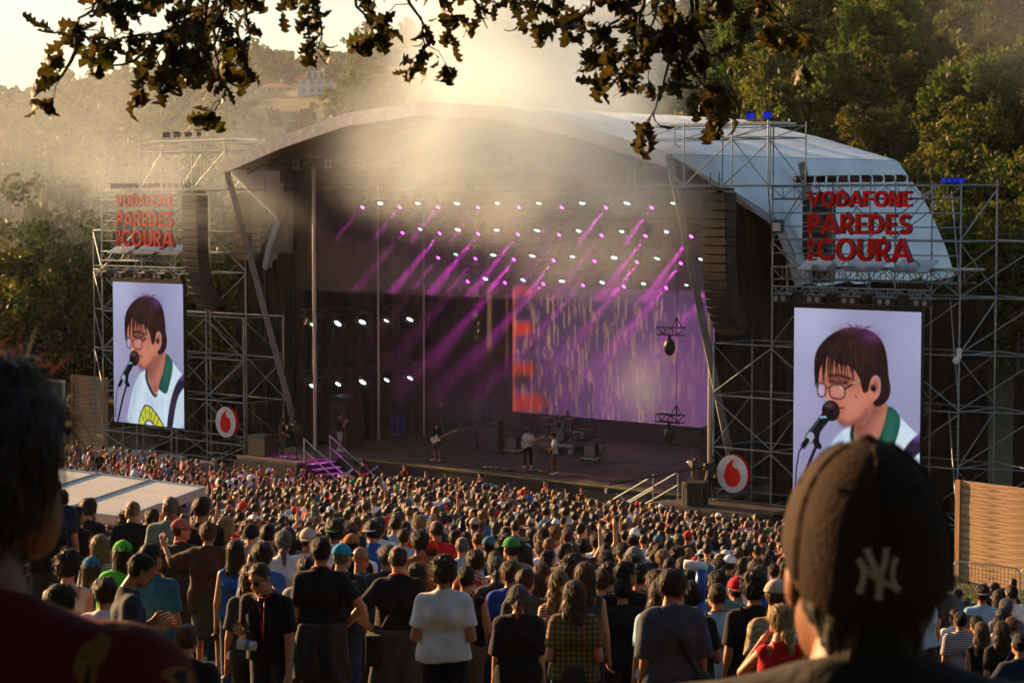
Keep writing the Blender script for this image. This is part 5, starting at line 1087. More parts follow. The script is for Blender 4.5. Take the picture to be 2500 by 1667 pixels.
    if top != 'bare':
        hem = {'tee': .90, 'long': .90, 'tank': .93, 'crop': 1.05, 'over': .78, 'dress': .62, 'hood': .84}[top]; g = {'tee': .020, 'long': .022, 'tank': .008, 'crop': .008, 'over': .038, 'dress': .012, 'hood': .035}[top]; sl = {'tee': .72, 'over': .95, 'tank': 0, 'crop': 0, 'dress': 0}.get(top, 0)
        def shirt(X, Y, Z):
            P = (X, Y, Z); d = torso(P, g)
            if top in ('over', 'dress', 'hood', 'tee', 'long'): d = smin(d, cap(P, (-.06*bw, -.0, 1.05), (-.08*bw, 0, hem), .10*bw+g*.9, .118*bw+g*1.1+(.05 if top == 'dress' else 0)), .04); d = smin(d, cap(P, (.06*bw, 0, 1.05), (.08*bw, 0, hem), .10*bw+g*.9, .118*bw+g*1.1+(.05 if top == 'dress' else 0)), .04)
            for s in (-1, 1):
                if sl: e = sh[s]+(el[s]-sh[s])*sl; ax = (el[s]-sh[s])/np.linalg.norm(el[s]-sh[s]); d = smin(d, np.maximum(armf(P, s, g*.8, min(1.15, sl+.2)), half(P, e, ax)), .03)
                elif top in ('long', 'hood'): dd = (wr[s]-el[s])/np.linalg.norm(wr[s]-el[s]); d = smin(d, np.maximum(armf(P, s, g*.75), half(P, wr[s]-dd*.02, dd)), .03)
            d = np.maximum(d, hem-Z+.012*np.sin(X*9+sd_)); d = d+tuck(P, .007 if top in ('tee', 'long') else .009 if top in ('over', 'hood') else .002)
            if top in ('tank', 'dress', 'crop'): d = np.maximum(d, np.minimum(Z-(1.36 if top != 'crop' else 1.33), -np.minimum(np.abs(np.abs(X)-.085)-.018, 9)+0*Z)); d = np.maximum(d, Z-1.47-T(1.4)[2])
            else: d = np.maximum(d, half(P, neck+[0, .02, .015], (0, .35, .94)))
            return d
        out['shirt'] = snet(shirt, (lo[0], lo[1], hem-.03), (hi_[0], hi_[1], max(1.56, el[-1][2]+.12, el[1][2]+.12)), h)
    if bottom:
        end = {'trousers': .09, 'shorts': .52, 'skirt': .5, 'wrap': .45}[bottom]
        def pants(X, Y, Z):
            P = (X, Y, Z); d = cap(P, (-.07, -.005, .96), (.07, -.005, .96), .118*bw, .118*bw, 1.08)
            for s in (-1, 1): d = smin(d, legf(P, s, .014 if bottom == 'trousers' else .024), .03)
            if bottom in ('skirt', 'wrap'): d = smin(d, cap(P, (0, -.02, .95), (0, -.03, end), .15*bw, .20*bw), .05)
            d = d+tuck(P, .004)
            if sit: return np.maximum(d, Z-1.04)
            return np.maximum(np.maximum(d, Z-1.03), end-Z)
        out['trousers'] = snet(pants, (-.34, lo[1], end-.03 if not sit else .5), (.34, hi_[1], 1.08), h*1.15)
    if hi:
        for s in (-1, 1):
            def shoe(X, Y, Z, s=s): P = (X, Y, Z); return np.maximum(sm([cap(P, an[s]+[0, -.035, -.035], an[s]+[s*.02, .16, -.05], .048, .042), cap(P, an[s]+[0, -.01, -.02], an[s]+[0, -.005, .03], .05, .047)], .02), np.maximum(an[s][2]-.082-Z, Z-an[s][2]-.035))
            out['shoe%d' % s] = snet(shoe, an[s]+np.array([-.1, -.12, -.1]), an[s]+np.array([.1, .24, .06]), .012)
    if hs:
        v, f = hair(hs, hi); out['hair'] = (v*HS@HR.T+hc, f)
    if hatk: v, f = hat(hatk, hi); out['hat'] = (v*HS@HR.T+hc, f)
    out['_'] = dict(hc=hc, HR=HR, neck=neck, sh=sh, wr=wr, el=el, kn=kn, an=an); return out
_PM = {'body': 'skin', 'shirt': 'cloth', 'trousers': 'cloth', 'hair': 'hair', 'hat': 'cloth', 'shoe1': 'plast', 'shoe-1': 'plast'}
def hmeshes(H): return {k: mesh_np('person_'+k, v[0], v[1], M[_PM[k]], True) for k, v in H.items() if k != '_'}
SKIN = [(.46, .195, .095), (.52, .24, .125), (.38, .155, .075), (.56, .29, .165), (.28, .115, .058), (.49, .215, .11)]
HAIR = [(.020, .012, .008), (.036, .019, .010), (.060, .030, .013), (.013, .009, .007), (.11, .054, .021), (.17, .080, .026), (.26, .16, .065), (.17, .155, .14), (.030, .016, .009), (.022, .013, .008)]
SHIRT = {'black': (.012, .012, .013), 'white': (.76, .76, .76), 'charcoal': (.045, .047, .05), 'navy': (.018, .026, .055), 'blue': (.03, .12, .42), 'teal': (.03, .13, .20), 'lightblue': (.32, .52, .68), 'green': (.03, .24, .06), 'red': (.62, .015, .015), 'grey': (.16, .16, .165), 'brown': (.075, .035, .022), 'beige': (.45, .36, .25), 'yellow': (.55, .42, .04), 'pink': (.50, .22, .24), 'slate': (.085, .10, .145), 'orange': (.6, .14, .02), 'olive': (.09, .09, .04), 'lilac': (.34, .25, .42), 'sage': (.20, .28, .22), 'rust': (.28, .09, .04), 'lime': (.06, .55, .03)}
PCOUNT = [0]
def person(meshes, loc, rz, label, skin, shirt=None, trs=None, hr=None, hatc=None, scale=1.0, group=None, root_scale=None):
    o = ob('person', meshes['body'], None, loc, (0, 0, rz), scale, skin); tag(o, label, 'person', group)
    for k, c in (('shirt', shirt), ('trousers', trs), ('hair', hr), ('hat', hatc)):
        if k in meshes: ob(k, meshes[k], o, color=c or (.05, .05, .05))
    for k in ('shoe1', 'shoe-1'):
        if k in meshes: ob('shoe', meshes[k], o, color=random.Random(PCOUNT[0]).choice([(.7, .7, .68), (.03, .03, .03), (.2, .12, .07), (.5, .5, .5)]))
    PCOUNT[0] += 1; return o
# ---------------------------------------------------------------- placing people
STAGE_C = S(9, 5, 0)
def face_stage(x, y, jit=.25): d = STAGE_C-Vector((x, y, 0)); return math.atan2(-d.x, d.y)+random.gauss(0, jit)
def stripe_mat(name, c1, c2, freq, plaid=False):
    m = mat(name, c1, .85, var=.1, scale=9, spec=.15); t, n, l = nodes(m); b = n['Principled BSDF']; tc = n.new('ShaderNodeTexCoord'); w_ = n.new('ShaderNodeTexWave'); w_.bands_direction = 'Z'; w_.inputs['Scale'].default_value = freq; w_.inputs['Distortion'].default_value = .6; l.new(tc.outputs['Object'], w_.inputs[0])
    r = n.new('ShaderNodeValToRGB'); r.color_ramp.elements[0].position = .46; r.color_ramp.elements[1].position = .54; r.color_ramp.elements[0].color = (*c1, 1); r.color_ramp.elements[1].color = (*c2, 1); l.new(w_.outputs[0], r.inputs[0]); src = r.outputs[0]
    if plaid:
        w2 = n.new('ShaderNodeTexWave'); w2.bands_direction = 'X'; w2.inputs['Scale'].default_value = freq; l.new(tc.outputs['Object'], w2.inputs[0]); mx = n.new('ShaderNodeMix'); mx.data_type = 'RGBA'; mx.inputs[7].default_value = (.05, .09, .05, 1); l.new(w2.outputs[0], mx.inputs[0]); l.new(src, mx.inputs[6]); src = mx.outputs[2]
    l.new(src, b.inputs['Base Color']); return m
def blotch_mat(name, cols, scale):
    m = mat(name, cols[0], .8, var=.1, spec=.15); t, n, l = nodes(m); b = n['Principled BSDF']; tc = n.new('ShaderNodeTexCoord'); nz = n.new('ShaderNodeTexNoise'); nz.inputs['Scale'].default_value = scale; nz.inputs['Detail'].default_value = 2; nz.inputs['Distortion'].default_value = 1.2; l.new(tc.outputs['Object'], nz.inputs[0])
    r = n.new('ShaderNodeValToRGB'); r.color_ramp.interpolation = 'CONSTANT'; e = r.color_ramp.elements; e[0].position = 0; e[0].color = (*cols[0], 1); e[1].position = .45; e[1].color = (*cols[1], 1)
    for i, c in enumerate(cols[2:]): q = e.new(.53+.07*i); q.color = (*c, 1)
    l.new(nz.outputs[0], r.inputs[0]); l.new(r.outputs[0], b.inputs['Base Color']); return m
M['breton'] = stripe_mat('striped_cotton', (.62, .60, .56), (.03, .03, .04), 15); M['knit'] = stripe_mat('striped_knit', (.35, .05, .05), (.5, .36, .3), 13); M['plaid'] = stripe_mat('plaid_cotton', (.22, .05, .03), (.30, .20, .05), 7, True)
M['floral'] = blotch_mat('dark_red_print', [(.10, .006, .008), (.10, .006, .008), (.20, .10, .02), (.02, .012, .012), (.07, .005, .02)], 7.5); M['tropic'] = blotch_mat('grey_leaf_print', [(.05, .05, .05), (.3, .3, .27), (.04, .05, .04), (.35, .33, .28)], 13); M['tiedye'] = blotch_mat('faded_print', [(.45, .33, .16), (.22, .17, .06), (.55, .42, .36), (.3, .2, .1)], 9); M['leafshirt'] = blotch_mat('red_palm_print', [(.5, .03, .02), (.5, .03, .02), (.6, .5, .45), (.45, .02, .02)], 11); M['bluefloral'] = blotch_mat('blue_leaf_print', [(.05, .08, .11), (.02, .025, .03), (.2, .28, .33), (.03, .04, .05)], 14)
def place(px, ytop, d):
    p = at(px, ytop, d); g = gz(p.x, d); s = (p.z-g)/1.765; s2 = min(1.1, max(.88, s)); return Vector((p.x, d, p.z-1.765*s2)), s2
def lanyard(o, H, col=(.45, .01, .02), front=False):
    n = H['_']['neck']; b = MB(); P = []
    for i in range(17): a = 2*math.pi*i/16; P.append(Vector((n[0]+.074*math.cos(a), n[1]+.012+.078*math.sin(a), n[2]+.012-.035*math.sin(a))))
    b.path(P, .008, 5)
    if front: b.tube(P[3], Vector((.0, .15, 1.08)), .007, None, 5).tube(P[5], Vector((.0, .15, 1.08)), .007, None, 5)
    ob('lanyard', b.mesh('lanyard', M['plast'], True), o, color=col)
def glasses(o, H, dark=True):
    HR = Matrix(H['_']['HR'].tolist()); hc = Vector(H['_']['hc'].tolist()); b = MB(); f = MB()
    for s in (-1, 1): b.box((s*.034, .104, .004), (.05, .006, .036), None, .002); f.tube((s*.06, .10, .012), (s*.083, -.01, .008), .003, None, 5)
    f.tube((-.01, .106, .012), (.01, .106, .012), .003, None, 5); e = ob('sunglasses' if dark else 'spectacles', b.mesh('lens', M['glass_dark']), o, hc, HR.to_euler()); ob('glasses_arm', f.mesh('arm', M['blackp']), e)
def beard(o, H, col):
    v, f = snet(lambda X, Y, Z: np.maximum(np.maximum(ellp((np.abs(X), Y, Z), (.0, .032, -.062), (.068, .070, .072)), half((X, Y, Z), (0, .05, -.035), (0, -.25, .97))), -ellp((X, Y, Z), (0, .10, -.066), (.022, .03, .012))), (-.08, -.05, -.15), (.08, .12, .0), .008)
    HR, hc = H['_']['HR'], H['_']['hc']; ob('beard', mesh_np('beard', v*.92@HR.T+hc, f, M['hair'], True), o, color=col)
def backpack(o, H, col, y=-.2):
    v, f = snet(lambda X, Y, Z: np.maximum(np.maximum(np.abs(X)-.145, np.abs(Y-y)-.075), np.abs(Z-1.2)-.22)+.03*0-.012+.004*wob((X, Y, Z), 25, 3)+np.maximum(0, np.hypot(np.abs(X)-.1, np.abs(Z-1.2)-.17)-.05)*.25, (-.2, y-.13, .95), (.2, y+.13, 1.46), .016)
    q = ob('backpack', mesh_np('backpack', v, f, M['cloth'], True), o, color=col); b = MB()
    for s in (-1, 1): b.path([(s*.10, y+.06, 1.36), (s*.10, -.05, 1.475), (s*.115, .10, 1.35), (s*.12, .10, 1.15), (s*.12, -.1, 1.02)], .014, 5)
    ob('strap', b.mesh('strap', M['cloth']), q, color=tuple(c*.6 for c in col))
def waist_wrap(o, col, seed=0, drop=.42):
    def f(X, Y, Z):
        P = (X, Y, Z); d = np.maximum(sm([cap(P, (-.07, -.03, .97), (-.09, -.05, .55), .145, .17), cap(P, (.07, -.03, .97), (.09, -.05, .55), .145, .17)], .05), -cap(P, (0, .02, 1.05), (0, .02, .4), .125, .13)); d = d+.011*np.sin(np.arctan2(Y, X)*9+3*np.sin(Z*6+seed))+.006*wob(P, 22, seed)
        return np.maximum(np.maximum(np.maximum(d, Z-1.03), (1.0-drop)-Z+.04*np.sin(X*11+seed)), Y-.10)
    v, q = snet(f, (-.35, -.35, .5), (.35, .25, 1.08), .016); ob('tied_jacket', mesh_np('tied_jacket', v, q, M['cloth'], True), o, color=col)
def shoulder_bag(o, H, col, side=1):
    b = MB().path([(-side*.11, -.07, 1.45), (side*.02, -.165, 1.25), (side*.17, -.10, .98)], .013, 5).path([(-side*.11, -.05, 1.47), (-side*.02, .14, 1.3), (side*.17, .04, .98)], .013, 5); v, f = snet(lambda X, Y, Z: np.maximum(np.maximum(np.abs(X-side*.20)-.05, np.abs(Y+.04)-.14), np.abs(Z-.86)-.11)-.02+.006*wob((X, Y, Z), 25, 5), (side*.2-.1, -.22, .7), (side*.2+.1, .14, 1.02), .016)
    q = ob('shoulder_bag', mesh_np('shoulder_bag', v, f, M['cloth'], True), o, color=col); ob('strap', b.mesh('strap', M['cloth']), q, color=tuple(c*.7 for c in col))
CUPM = mat('frosted_plastic', (.62, .64, .64), .25, 0, .05, 5)
def cup(o, H, side, label):
    w_ = H['_']['wr'][side]; e = H['_']['el'][side]; d = (w_-e)/np.linalg.norm(w_-e); loc = Matrix.LocRotScale(o.location, o.rotation_euler, o.scale) @ Vector((w_+d*.09+np.array([-side*.035, .02, 0])).tolist())
    t = thing('plastic_cup', label, 'cup', loc-Vector((0, 0, .07)), o.rotation_euler[2]); MB().tube((0, 0, 0), (0, 0, .15), .032, .043, 14, False).tube((0, 0, 0), (0, 0, .004), .032, None, 14).build('wall', CUPM, t, smooth=False); MB().tube((0, 0, .045), (0, 0, .075), .0365, .0385, 14, False).build('print', mat('cup_print', (.02, .25, .4), .4), t)
NEAR = []
def near(px, ytop, d, label, skin=0, shirt='black', trs=(.03, .03, .035), hr=0, hatc=None, rz=None, shirt_mat=None, acc=(), jit=0.0, **k):
    d = d*(1.22 if d < 16 else 1.16 if d < 19 else 1.0); loc, s = place(px, ytop, d); k.setdefault('h', .0165); H = human(seed=len(NEAR)+1, **k); ms = hmeshes(H)
    if shirt_mat and 'shirt' in ms: ms['shirt'].materials[0] = M[shirt_mat]
    c = SHIRT[shirt] if isinstance(shirt, str) else shirt
    o = person(ms, loc, rz if rz is not None else face_stage(loc.x, loc.y, .05)+jit, label, SKIN[skin], c, SHIRT[trs] if isinstance(trs, str) else trs, HAIR[hr] if isinstance(hr, int) else hr, SHIRT[hatc] if isinstance(hatc, str) else hatc, s)
    for a in acc:
        if a == 'lanyard': lanyard(o, H)
        elif a == 'lanyard_front': lanyard(o, H, front=True)
        elif a == 'sunglasses': glasses(o, H)
        elif a == 'glasses': glasses(o, H)
        elif a == 'beard': beard(o, H, HAIR[hr] if isinstance(hr, int) else hr)
        elif a[0] == 'pack': backpack(o, H, a[1])
        elif a[0] == 'wrap': waist_wrap(o, a[1], len(NEAR), a[2])
        elif a[0] == 'bag': shoulder_bag(o, H, a[1], a[2])
        elif a[0] == 'cup': cup(o, H, a[1], a[2])
    NEAR.append((loc.x, loc.y)); return o, H
PI = math.pi; dk = (.035, .035, .04); jn = (.035, .06, .11); kh = (.20, .15, .09)
o1, H1 = near(662, 1352, 12.6, 'man in black tee and sunglasses looking down, red lanyard with cup', 1, 'black', dk, (.045, .026, .014), rz=PI-.35, pitch=-.42, lean=.22, L='hang', R='bent', hs='crop', acc=('sunglasses', 'lanyard_front'), yaw=-.15)
near(318, 1340, 11.6, 'dark haired bearded man in slate shirt looking down at his hands', 2, (.03, .036, .05), dk, 3, rz=-1.25, pitch=-.45, L='bent', R='bent', top='tee', hs='short', acc=('beard',))
near(368, 1318, 12.8, 'man in teal blue tee with red lanyard and sunglasses behind bearded man', 2, 'teal', dk, 3, yaw=-.5, L='down', R='bent', hs='short', acc=('lanyard', 'sunglasses'))
near(783, 1302, 13.0, 'tall man in black tee, jacket round waist, arm bent holding phone', 0, 'black', dk, 0, L='down', R='akimbo', hs='short', acc=('lanyard', ('wrap', (.035, .035, .035), .46)), hands=('relax', 'grip'))
o5, H5 = near(972, 1322, 13.6, 'balding man in black tee with jacket tied round his waist', 1, 'black', kh, (.07, .038, .02), L='akimbo', R='down', hs='bald', hands=('relax', 'grip'), acc=('lanyard', ('wrap', (.05, .05, .052), .5), ('bag', (.02, .02, .02), -1), ('cup', 1, 'plastic cup hanging in the hand of the balding man')))
near(1083, 1352, 12.6, 'man with big curly hair in plain white tee and striped track pants', 5, 'white', (.012, .012, .014), 2, L='bent', R='bent', hs='curly', build=1.05)
near(1137, 1374, 15.2, 'short haired youth in black sleeveless top with grey bag', 1, 'black', kh, 1, top='tank', hs='short', L='bent', R='bent', acc=(('bag', (.07, .065, .055), -1),))
near(1266, 1422, 14.2, 'woman in grey bucket hat and oversize black tee with ponytail', 3, 'black', dk, 5, hatc=(.06, .075, .085), fem=True, top='over', hs='pony', hatk='bucket', L='down', R='down', wide=1.1)
near(1402, 1408, 13.0, 'woman with very long wavy brown hair over plaid top', 1, 'red', dk, (.10, .055, .025), fem=True, top='tee', hs='wavy', shirt_mat='plaid', L='bent', R='bent', bottom='skirt', build=1.08)
near(1364, 1386, 14.6, 'woman with long fair hair and striped knit camisole', 3, 'red', jn, (.20, .115, .045), fem=True, top='tank', hs='wavy', shirt_mat='knit', L='down', R='bent')
near(1520, 1404, 15.6, 'man in black tee with short dark hair and red ears', 0, 'black', dk, 3, hs='short', L='bent', R='bent')
near(1642, 1382, 12.4, 'tall man with dark mop hair in loose slate tee looking aside', 0, (.06, .07, .10), dk, 1, yaw=-.7, pitch=-.12, top='over', hs='mop', L='down', R='down', acc=(('bag', (.02, .02, .02), 1),))
near(1683, 1412, 13.8, 'man in black tee with cap, half hidden behind slate tee man', 4, 'black', dk, 3, hs='mop', L='down', R='bent', acc=(('cup', 1, 'clear plastic cup held beside the slate tee man'),))
near(1752, 1414, 15.0, 'man in pale denim shirt with dark bag strap and lanyard', 1, 'lightblue', jn, 2, hs='crop', build=1.12, L='bent', R='bent', top='long', acc=('lanyard', ('bag', (.015, .015, .018), 1)))
near(1842, 1390, 14.4, 'man with curly dark hair in black tee and khaki trousers', 0, 'black', kh, 0, hs='curly', L='down', R='bent', acc=(('bag', (.015, .015, .018), 1),))
near(1900, 1408, 13.4, 'bearded man in beige cap and faded printed shirt turning aside', 1, 'beige', dk, 5, hatc=(.52, .42, .30), yaw=-.9, hs='crop', hatk='cap', shirt_mat='tiedye', L='down', R='bent', acc=('beard',), build=1.08)
near(1905, 1466, 11.8, 'blonde woman in red strappy dress raising her arm', 5, (.55, .02, .015), None, (.42, .27, .10), fem=True, top='dress', bottom=None, hs='lowpony', L='face', R='bent', hands=('open', 'relax'), yaw=.25)
near(835, 1322, 14.6, 'man in turquoise cap with black backpack beside tall man', 3, 'charcoal', jn, (.22, .18, .14), hatc=(.02, .26, .40), hs='crop', hatk='cap', yaw=-.5, acc=('sunglasses', ('pack', (.015, .015, .017))))
near(880, 1326, 16.0, 'bald man with sunglasses in grey leaf print shirt', 2, 'grey', dk, 3, hs=None, shirt_mat='tropic', yaw=-.35, acc=('sunglasses',))
near(945, 1322, 15.2, 'grey haired man in charcoal tee lifting a camera', 1, 'charcoal', dk, (.20, .19, .18), hs='short', R='up', L='bent', build=1.1, top='tee')
near(508, 1268, 17.5, 'woman with hair bun in loose brown tee and olive skirt', 1, 'brown', (.05, .05, .035), 4, fem=True, top='over', hs='bun', L='wide', R='down', bottom='skirt', wide=1.15)
near(442, 1262, 18.0, 'man in faded red cap and grey shirt with red lanyard', 1, 'charcoal', (.06, .055, .035), 2, hatc=(.42, .10, .08), yaw=-1.1, hs='crop', hatk='cap', acc=('lanyard', 'glasses', 'beard'), build=1.12, L='pocket', R='bent')
near(165, 1340, 13.2, 'man in cream sleeveless top with curly dark hair', 1, (.55, .43, .34), dk, 3, top='tank', hs='curly', L='down', R='down')
near(298, 1314, 14.4, 'person wearing a bright green printed hooded top', 2, 'lime', dk, 3, hatc='lime', top='hood', hs='long', hatk='beanie', yaw=.3, fem=True)
near(222, 1354, 15.5, 'person in bright blue beanie with long brown hair', 1, 'charcoal', dk, 4, hatc=(.02, .22, .42), hs='long', hatk='beanie', fem=True)
near(244, 1298, 16.4, 'woman with long light brown hair tied halfway', 3, 'breton' and 'white', jn, 6, fem=True, hs='long', top='tee', shirt_mat='breton')
near(256, 1402, 12.4, 'person in white tee half hidden behind bearded man', 1, 'white', dk, 1, hs='mop')
near(575, 1310, 16.8, 'woman with long dark hair in blue sleeveless top', 1, 'blue', jn, 1, fem=True, hs='long', top='tank')
near(612, 1368, 13.4, 'person with thick brown hair and pale headband', 1, 'charcoal', dk, 4, fem=True, hs='bob')
near(640, 1318, 15.0, 'person with dark bowl cut hair and headphones', 1, 'blue', dk, 0, hs='mop', R='down')
near(654, 1270, 17.8, 'man with cropped dark hair in navy sleeveless top', 0, 'navy', dk, 3, hs='crop', top='tank')
near(692, 1288, 17.2, 'grey haired person with ponytail in white tee holding a cup', 1, 'white', jn, 7, fem=True, hs='lowpony', R='bent')
near(752, 1284, 18.2, 'man in beige cap and white tee with red lanyard', 2, 'white', jn, 4, hatc=(.5, .42, .32), hs='crop', hatk='cap_back', acc=('lanyard',))
near(750, 1352, 14.6, 'person in cream tee printed with a dark sunburst', 1, (.5, .44, .36), dk, 3, hs='mop')
near(858, 1298, 18.4, 'person in orange brown cap above the bald man', 1, 'black', dk, 3, hatc=(.35, .13, .04), hs='crop', hatk='cap')
near(1246, 1362, 15.6, 'person with tousled brown hair in bright blue printed tee', 1, (.02, .07, .32), dk, 4, hs='mop', build=1.05)
near(1212, 1352, 17.0, 'woman with dark grey ponytail and grey shoulder strap top', 1, 'charcoal', dk, (.05, .045, .04), fem=True, hs='pony', top='tee')
near(1284, 1380, 14.9, 'man in dark grey tee beside the bucket hat woman', 1, 'charcoal', dk, 2, hs='short', yaw=-.4, R='bent')
near(1322, 1366, 16.8, 'woman with curly auburn hair near striped camisole', 3, 'charcoal', dk, (.11, .05, .02), fem=True, hs='wavy', top='tank')
near(1398, 1350, 15.8, 'man with thick dark wavy hair behind the fair haired woman', 1, 'white', dk, 1, hs='curly')
near(1428, 1364, 16.0, 'woman with long chestnut hair in dark sleeveless top', 1, 'charcoal', dk, (.09, .04, .018), fem=True, hs='long', top='tank')
near(1467, 1382, 17.2, 'woman with dark bun and grey backpack', 1, 'grey', dk, 1, fem=True, hs='bun', acc=(('pack', (.10, .10, .11)),))
near(1530, 1362, 16.5, 'bearded man with spectacles and dark hair in black top', 2, 'black', dk, 3, hs='short', yaw=-1.0, acc=('glasses', 'beard'))
near(1562, 1368, 17.6, 'man carrying a bright red backpack over dark shirt', 0, 'charcoal', dk, 3, hs='short', yaw=-.5, acc=(('pack', (.45, .01, .02)),))
near(1600, 1382, 15.8, 'man in dark green tee behind the slate tee man', 1, (.02, .12, .03), dk, 4, hs='short', L='bent')
near(1612, 1404, 13.6, 'person with long curly brown hair in pale blue tee', 1, 'lightblue', dk, 2, fem=True, hs='wavy')
near(1752, 1382, 17.0, 'man with short dark hair in pale teal shirt', 1, 'sage', jn, 3, hs='short', top='tee', build=1.1)
near(1800, 1402, 17.4, 'man in bright red cap and black printed tee', 1, 'black', dk, 3, hatc=(.5, .01, .03), hs='crop', hatk='cap_back')
near(1160, 1336, 18.0, 'person in red shirt printed with white palms', 1, 'red', dk, 2, hs='mop', shirt_mat='leafshirt')
near(1018, 1366, 16.0, 'woman with dark curls beside the balding man', 1, 'charcoal', dk, 2, fem=True, hs='wavy', top='tank')
near(455, 1512, 11.4, 'seated person with shaved head in black tee', 1, 'black', dk, 4, hs='crop', sit=True, L='bent', R='bent')
near(150, 1418, 10.9, 'person in blue leaf print shirt beside the dark silhouette', 1, 'blue', dk, 3, hs='mop', shirt_mat='bluefloral', yaw=-.6)
# the group beside the capped silhouette, towards the barrier
near(2345, 1486, 24.5, 'man in striped tee half hidden by the capped silhouette', 1, 'white', dk, 3, hs='short', shirt_mat='breton', h=.02)
near(2332, 1482, 29.0, 'dark haired man in white tee with rolled sleeves', 1, 'white', jn, 3, hs='short', yaw=.4, h=.02)
near(2358, 1496, 26.0, 'man with grey cropped hair bending aside in white ringer tee', 1, 'white', dk, 7, hs='short', yaw=-1.2, pitch=-.4, h=.02)
near(2385, 1497, 25.4, 'person in fine striped tee with black bag strap', 1, 'white', dk, 3, hs='short', shirt_mat='breton', h=.02, acc=(('bag', (.02, .02, .02), 1),))
near(2397, 1512, 23.6, 'woman with bob hair and bare back in black bandeau', 5, 'black', dk, 4, fem=True, hs='bob', top='crop', h=.02)
near(2446, 1510, 22.4, 'woman with very curly long hair, black top and cream tote', 1, 'black', dk, 2, fem=True, hs='wavy', top='tee', h=.02, acc=(('bag', (.5, .4, .28), -1),))
near(2438, 1496, 24.8, 'man in pale blue and white tee beside curly haired woman', 1, 'lightblue', dk, 3, hs='crop', h=.02)
near(2470, 1500, 25.6, 'red haired man beyond the curly haired woman', 1, 'white', dk, (.16, .05, .02), hs='short', h=.02)
near(2492, 1536, 19.0, 'man in navy tee with hands on hips', 1, 'navy', dk, 3, hs='crop', L='akimbo', R='akimbo', h=.02)
near(2360, 1452, 38.0, 'grey bearded man in white tee by the grass', 1, 'white', dk, 7, hs='bald', h=.022)
near(2342, 1436, 40.0, 'man with glasses in sage overshirt turned sideways by the grass', 1, 'sage', dk, 1, hs='short', yaw=-1.1, h=.022, acc=('glasses',))
near(2432, 1420, 56.0, 'woman with long dark hair and denim top near the barrier', 1, (.16, .24, .32), dk, 3, fem=True, hs='long', h=.022, top='tank')
near(2474, 1409, 57.0, 'woman with long dark hair and jacket round waist near the barrier', 1, 'black', jn, 3, fem=True, hs='long', h=.022, top='tank', rz=.9, acc=(('wrap', (.12, .17, .24), .4),))
# cup on the sunglass man's lanyard
t = thing('plastic_cup', 'white printed plastic cup hanging from the red lanyard', 'cup', Matrix.LocRotScale(o1.location, o1.rotation_euler, o1.scale) @ Vector((.06, .215, 1.05)), o1.rotation_euler[2]); t.rotation_euler = (0, 1.45, o1.rotation_euler[2]+.1)
MB().tube((0, 0, -.02), (0, 0, .11), .033, .043, 14, False).tube((0, 0, -.02), (0, 0, -.016), .033, None, 14).build('wall', CUPM, t); MB().tube((0, 0, .02), (0, 0, .05), .0362, .0385, 14, False).build('print', mat('blue_cup_print', (.03, .3, .55), .4), t)
# inflatable blue tube held above the crowd
p0 = at(1703, 1500, 19.5); t = thing('inflatable_tube', 'bent blue and white inflatable tube raised above the crowd', 'inflatable', p0); t.scale = (1.25,)*3; bl = mat('inflatable_blue', (.04, .12, .5), .3, 0, .25, 6, bump=.3, bscale=20)
MB().path([(0, 0, -.25), (.015, 0, .1), (.03, 0, .34)], .04, 14).build('stem', bl, t, smooth=True); MB().tube((.04, 0, .35), (-.1, 0, .37), .038, .034, 14).ell((.035, 0, .345), (.04, .04, .042)).build('nozzle', M['white'], t, smooth=True)
for s_ in (-1, 1): tubeo('valve_tip', (.03+s_*.025, 0, .37), (.035+s_*.03, 0, .42), .006, mat('valve_cream', (.7, .5, .25), .5), t)
p0 = at(1357, 1357, 36.0); t = thing('cardboard_sign', 'mustard cardboard placard with pale lettering raised in the crowd', 'placard', p0, -.5); t.scale = (.55,)*3; MB().prism([(-.19, 0), (.16, 0), (.17, .62), (.05, .80), (-.1, .72)], -.008, .008).build('board', mat('mustard_card', (.40, .30, .05), .8), t); tubeo('stick', (.1, .015, -.6), (.1, .015, .3), .012, M['pine'], t)
for k, (z_, w_) in enumerate(((.52, .24), (.46, .16), (.28, .22), (.22, .26), (.12, .18))): boxo('print', (0, -.012, z_), (w_, .003, .035), M['cream'], t)

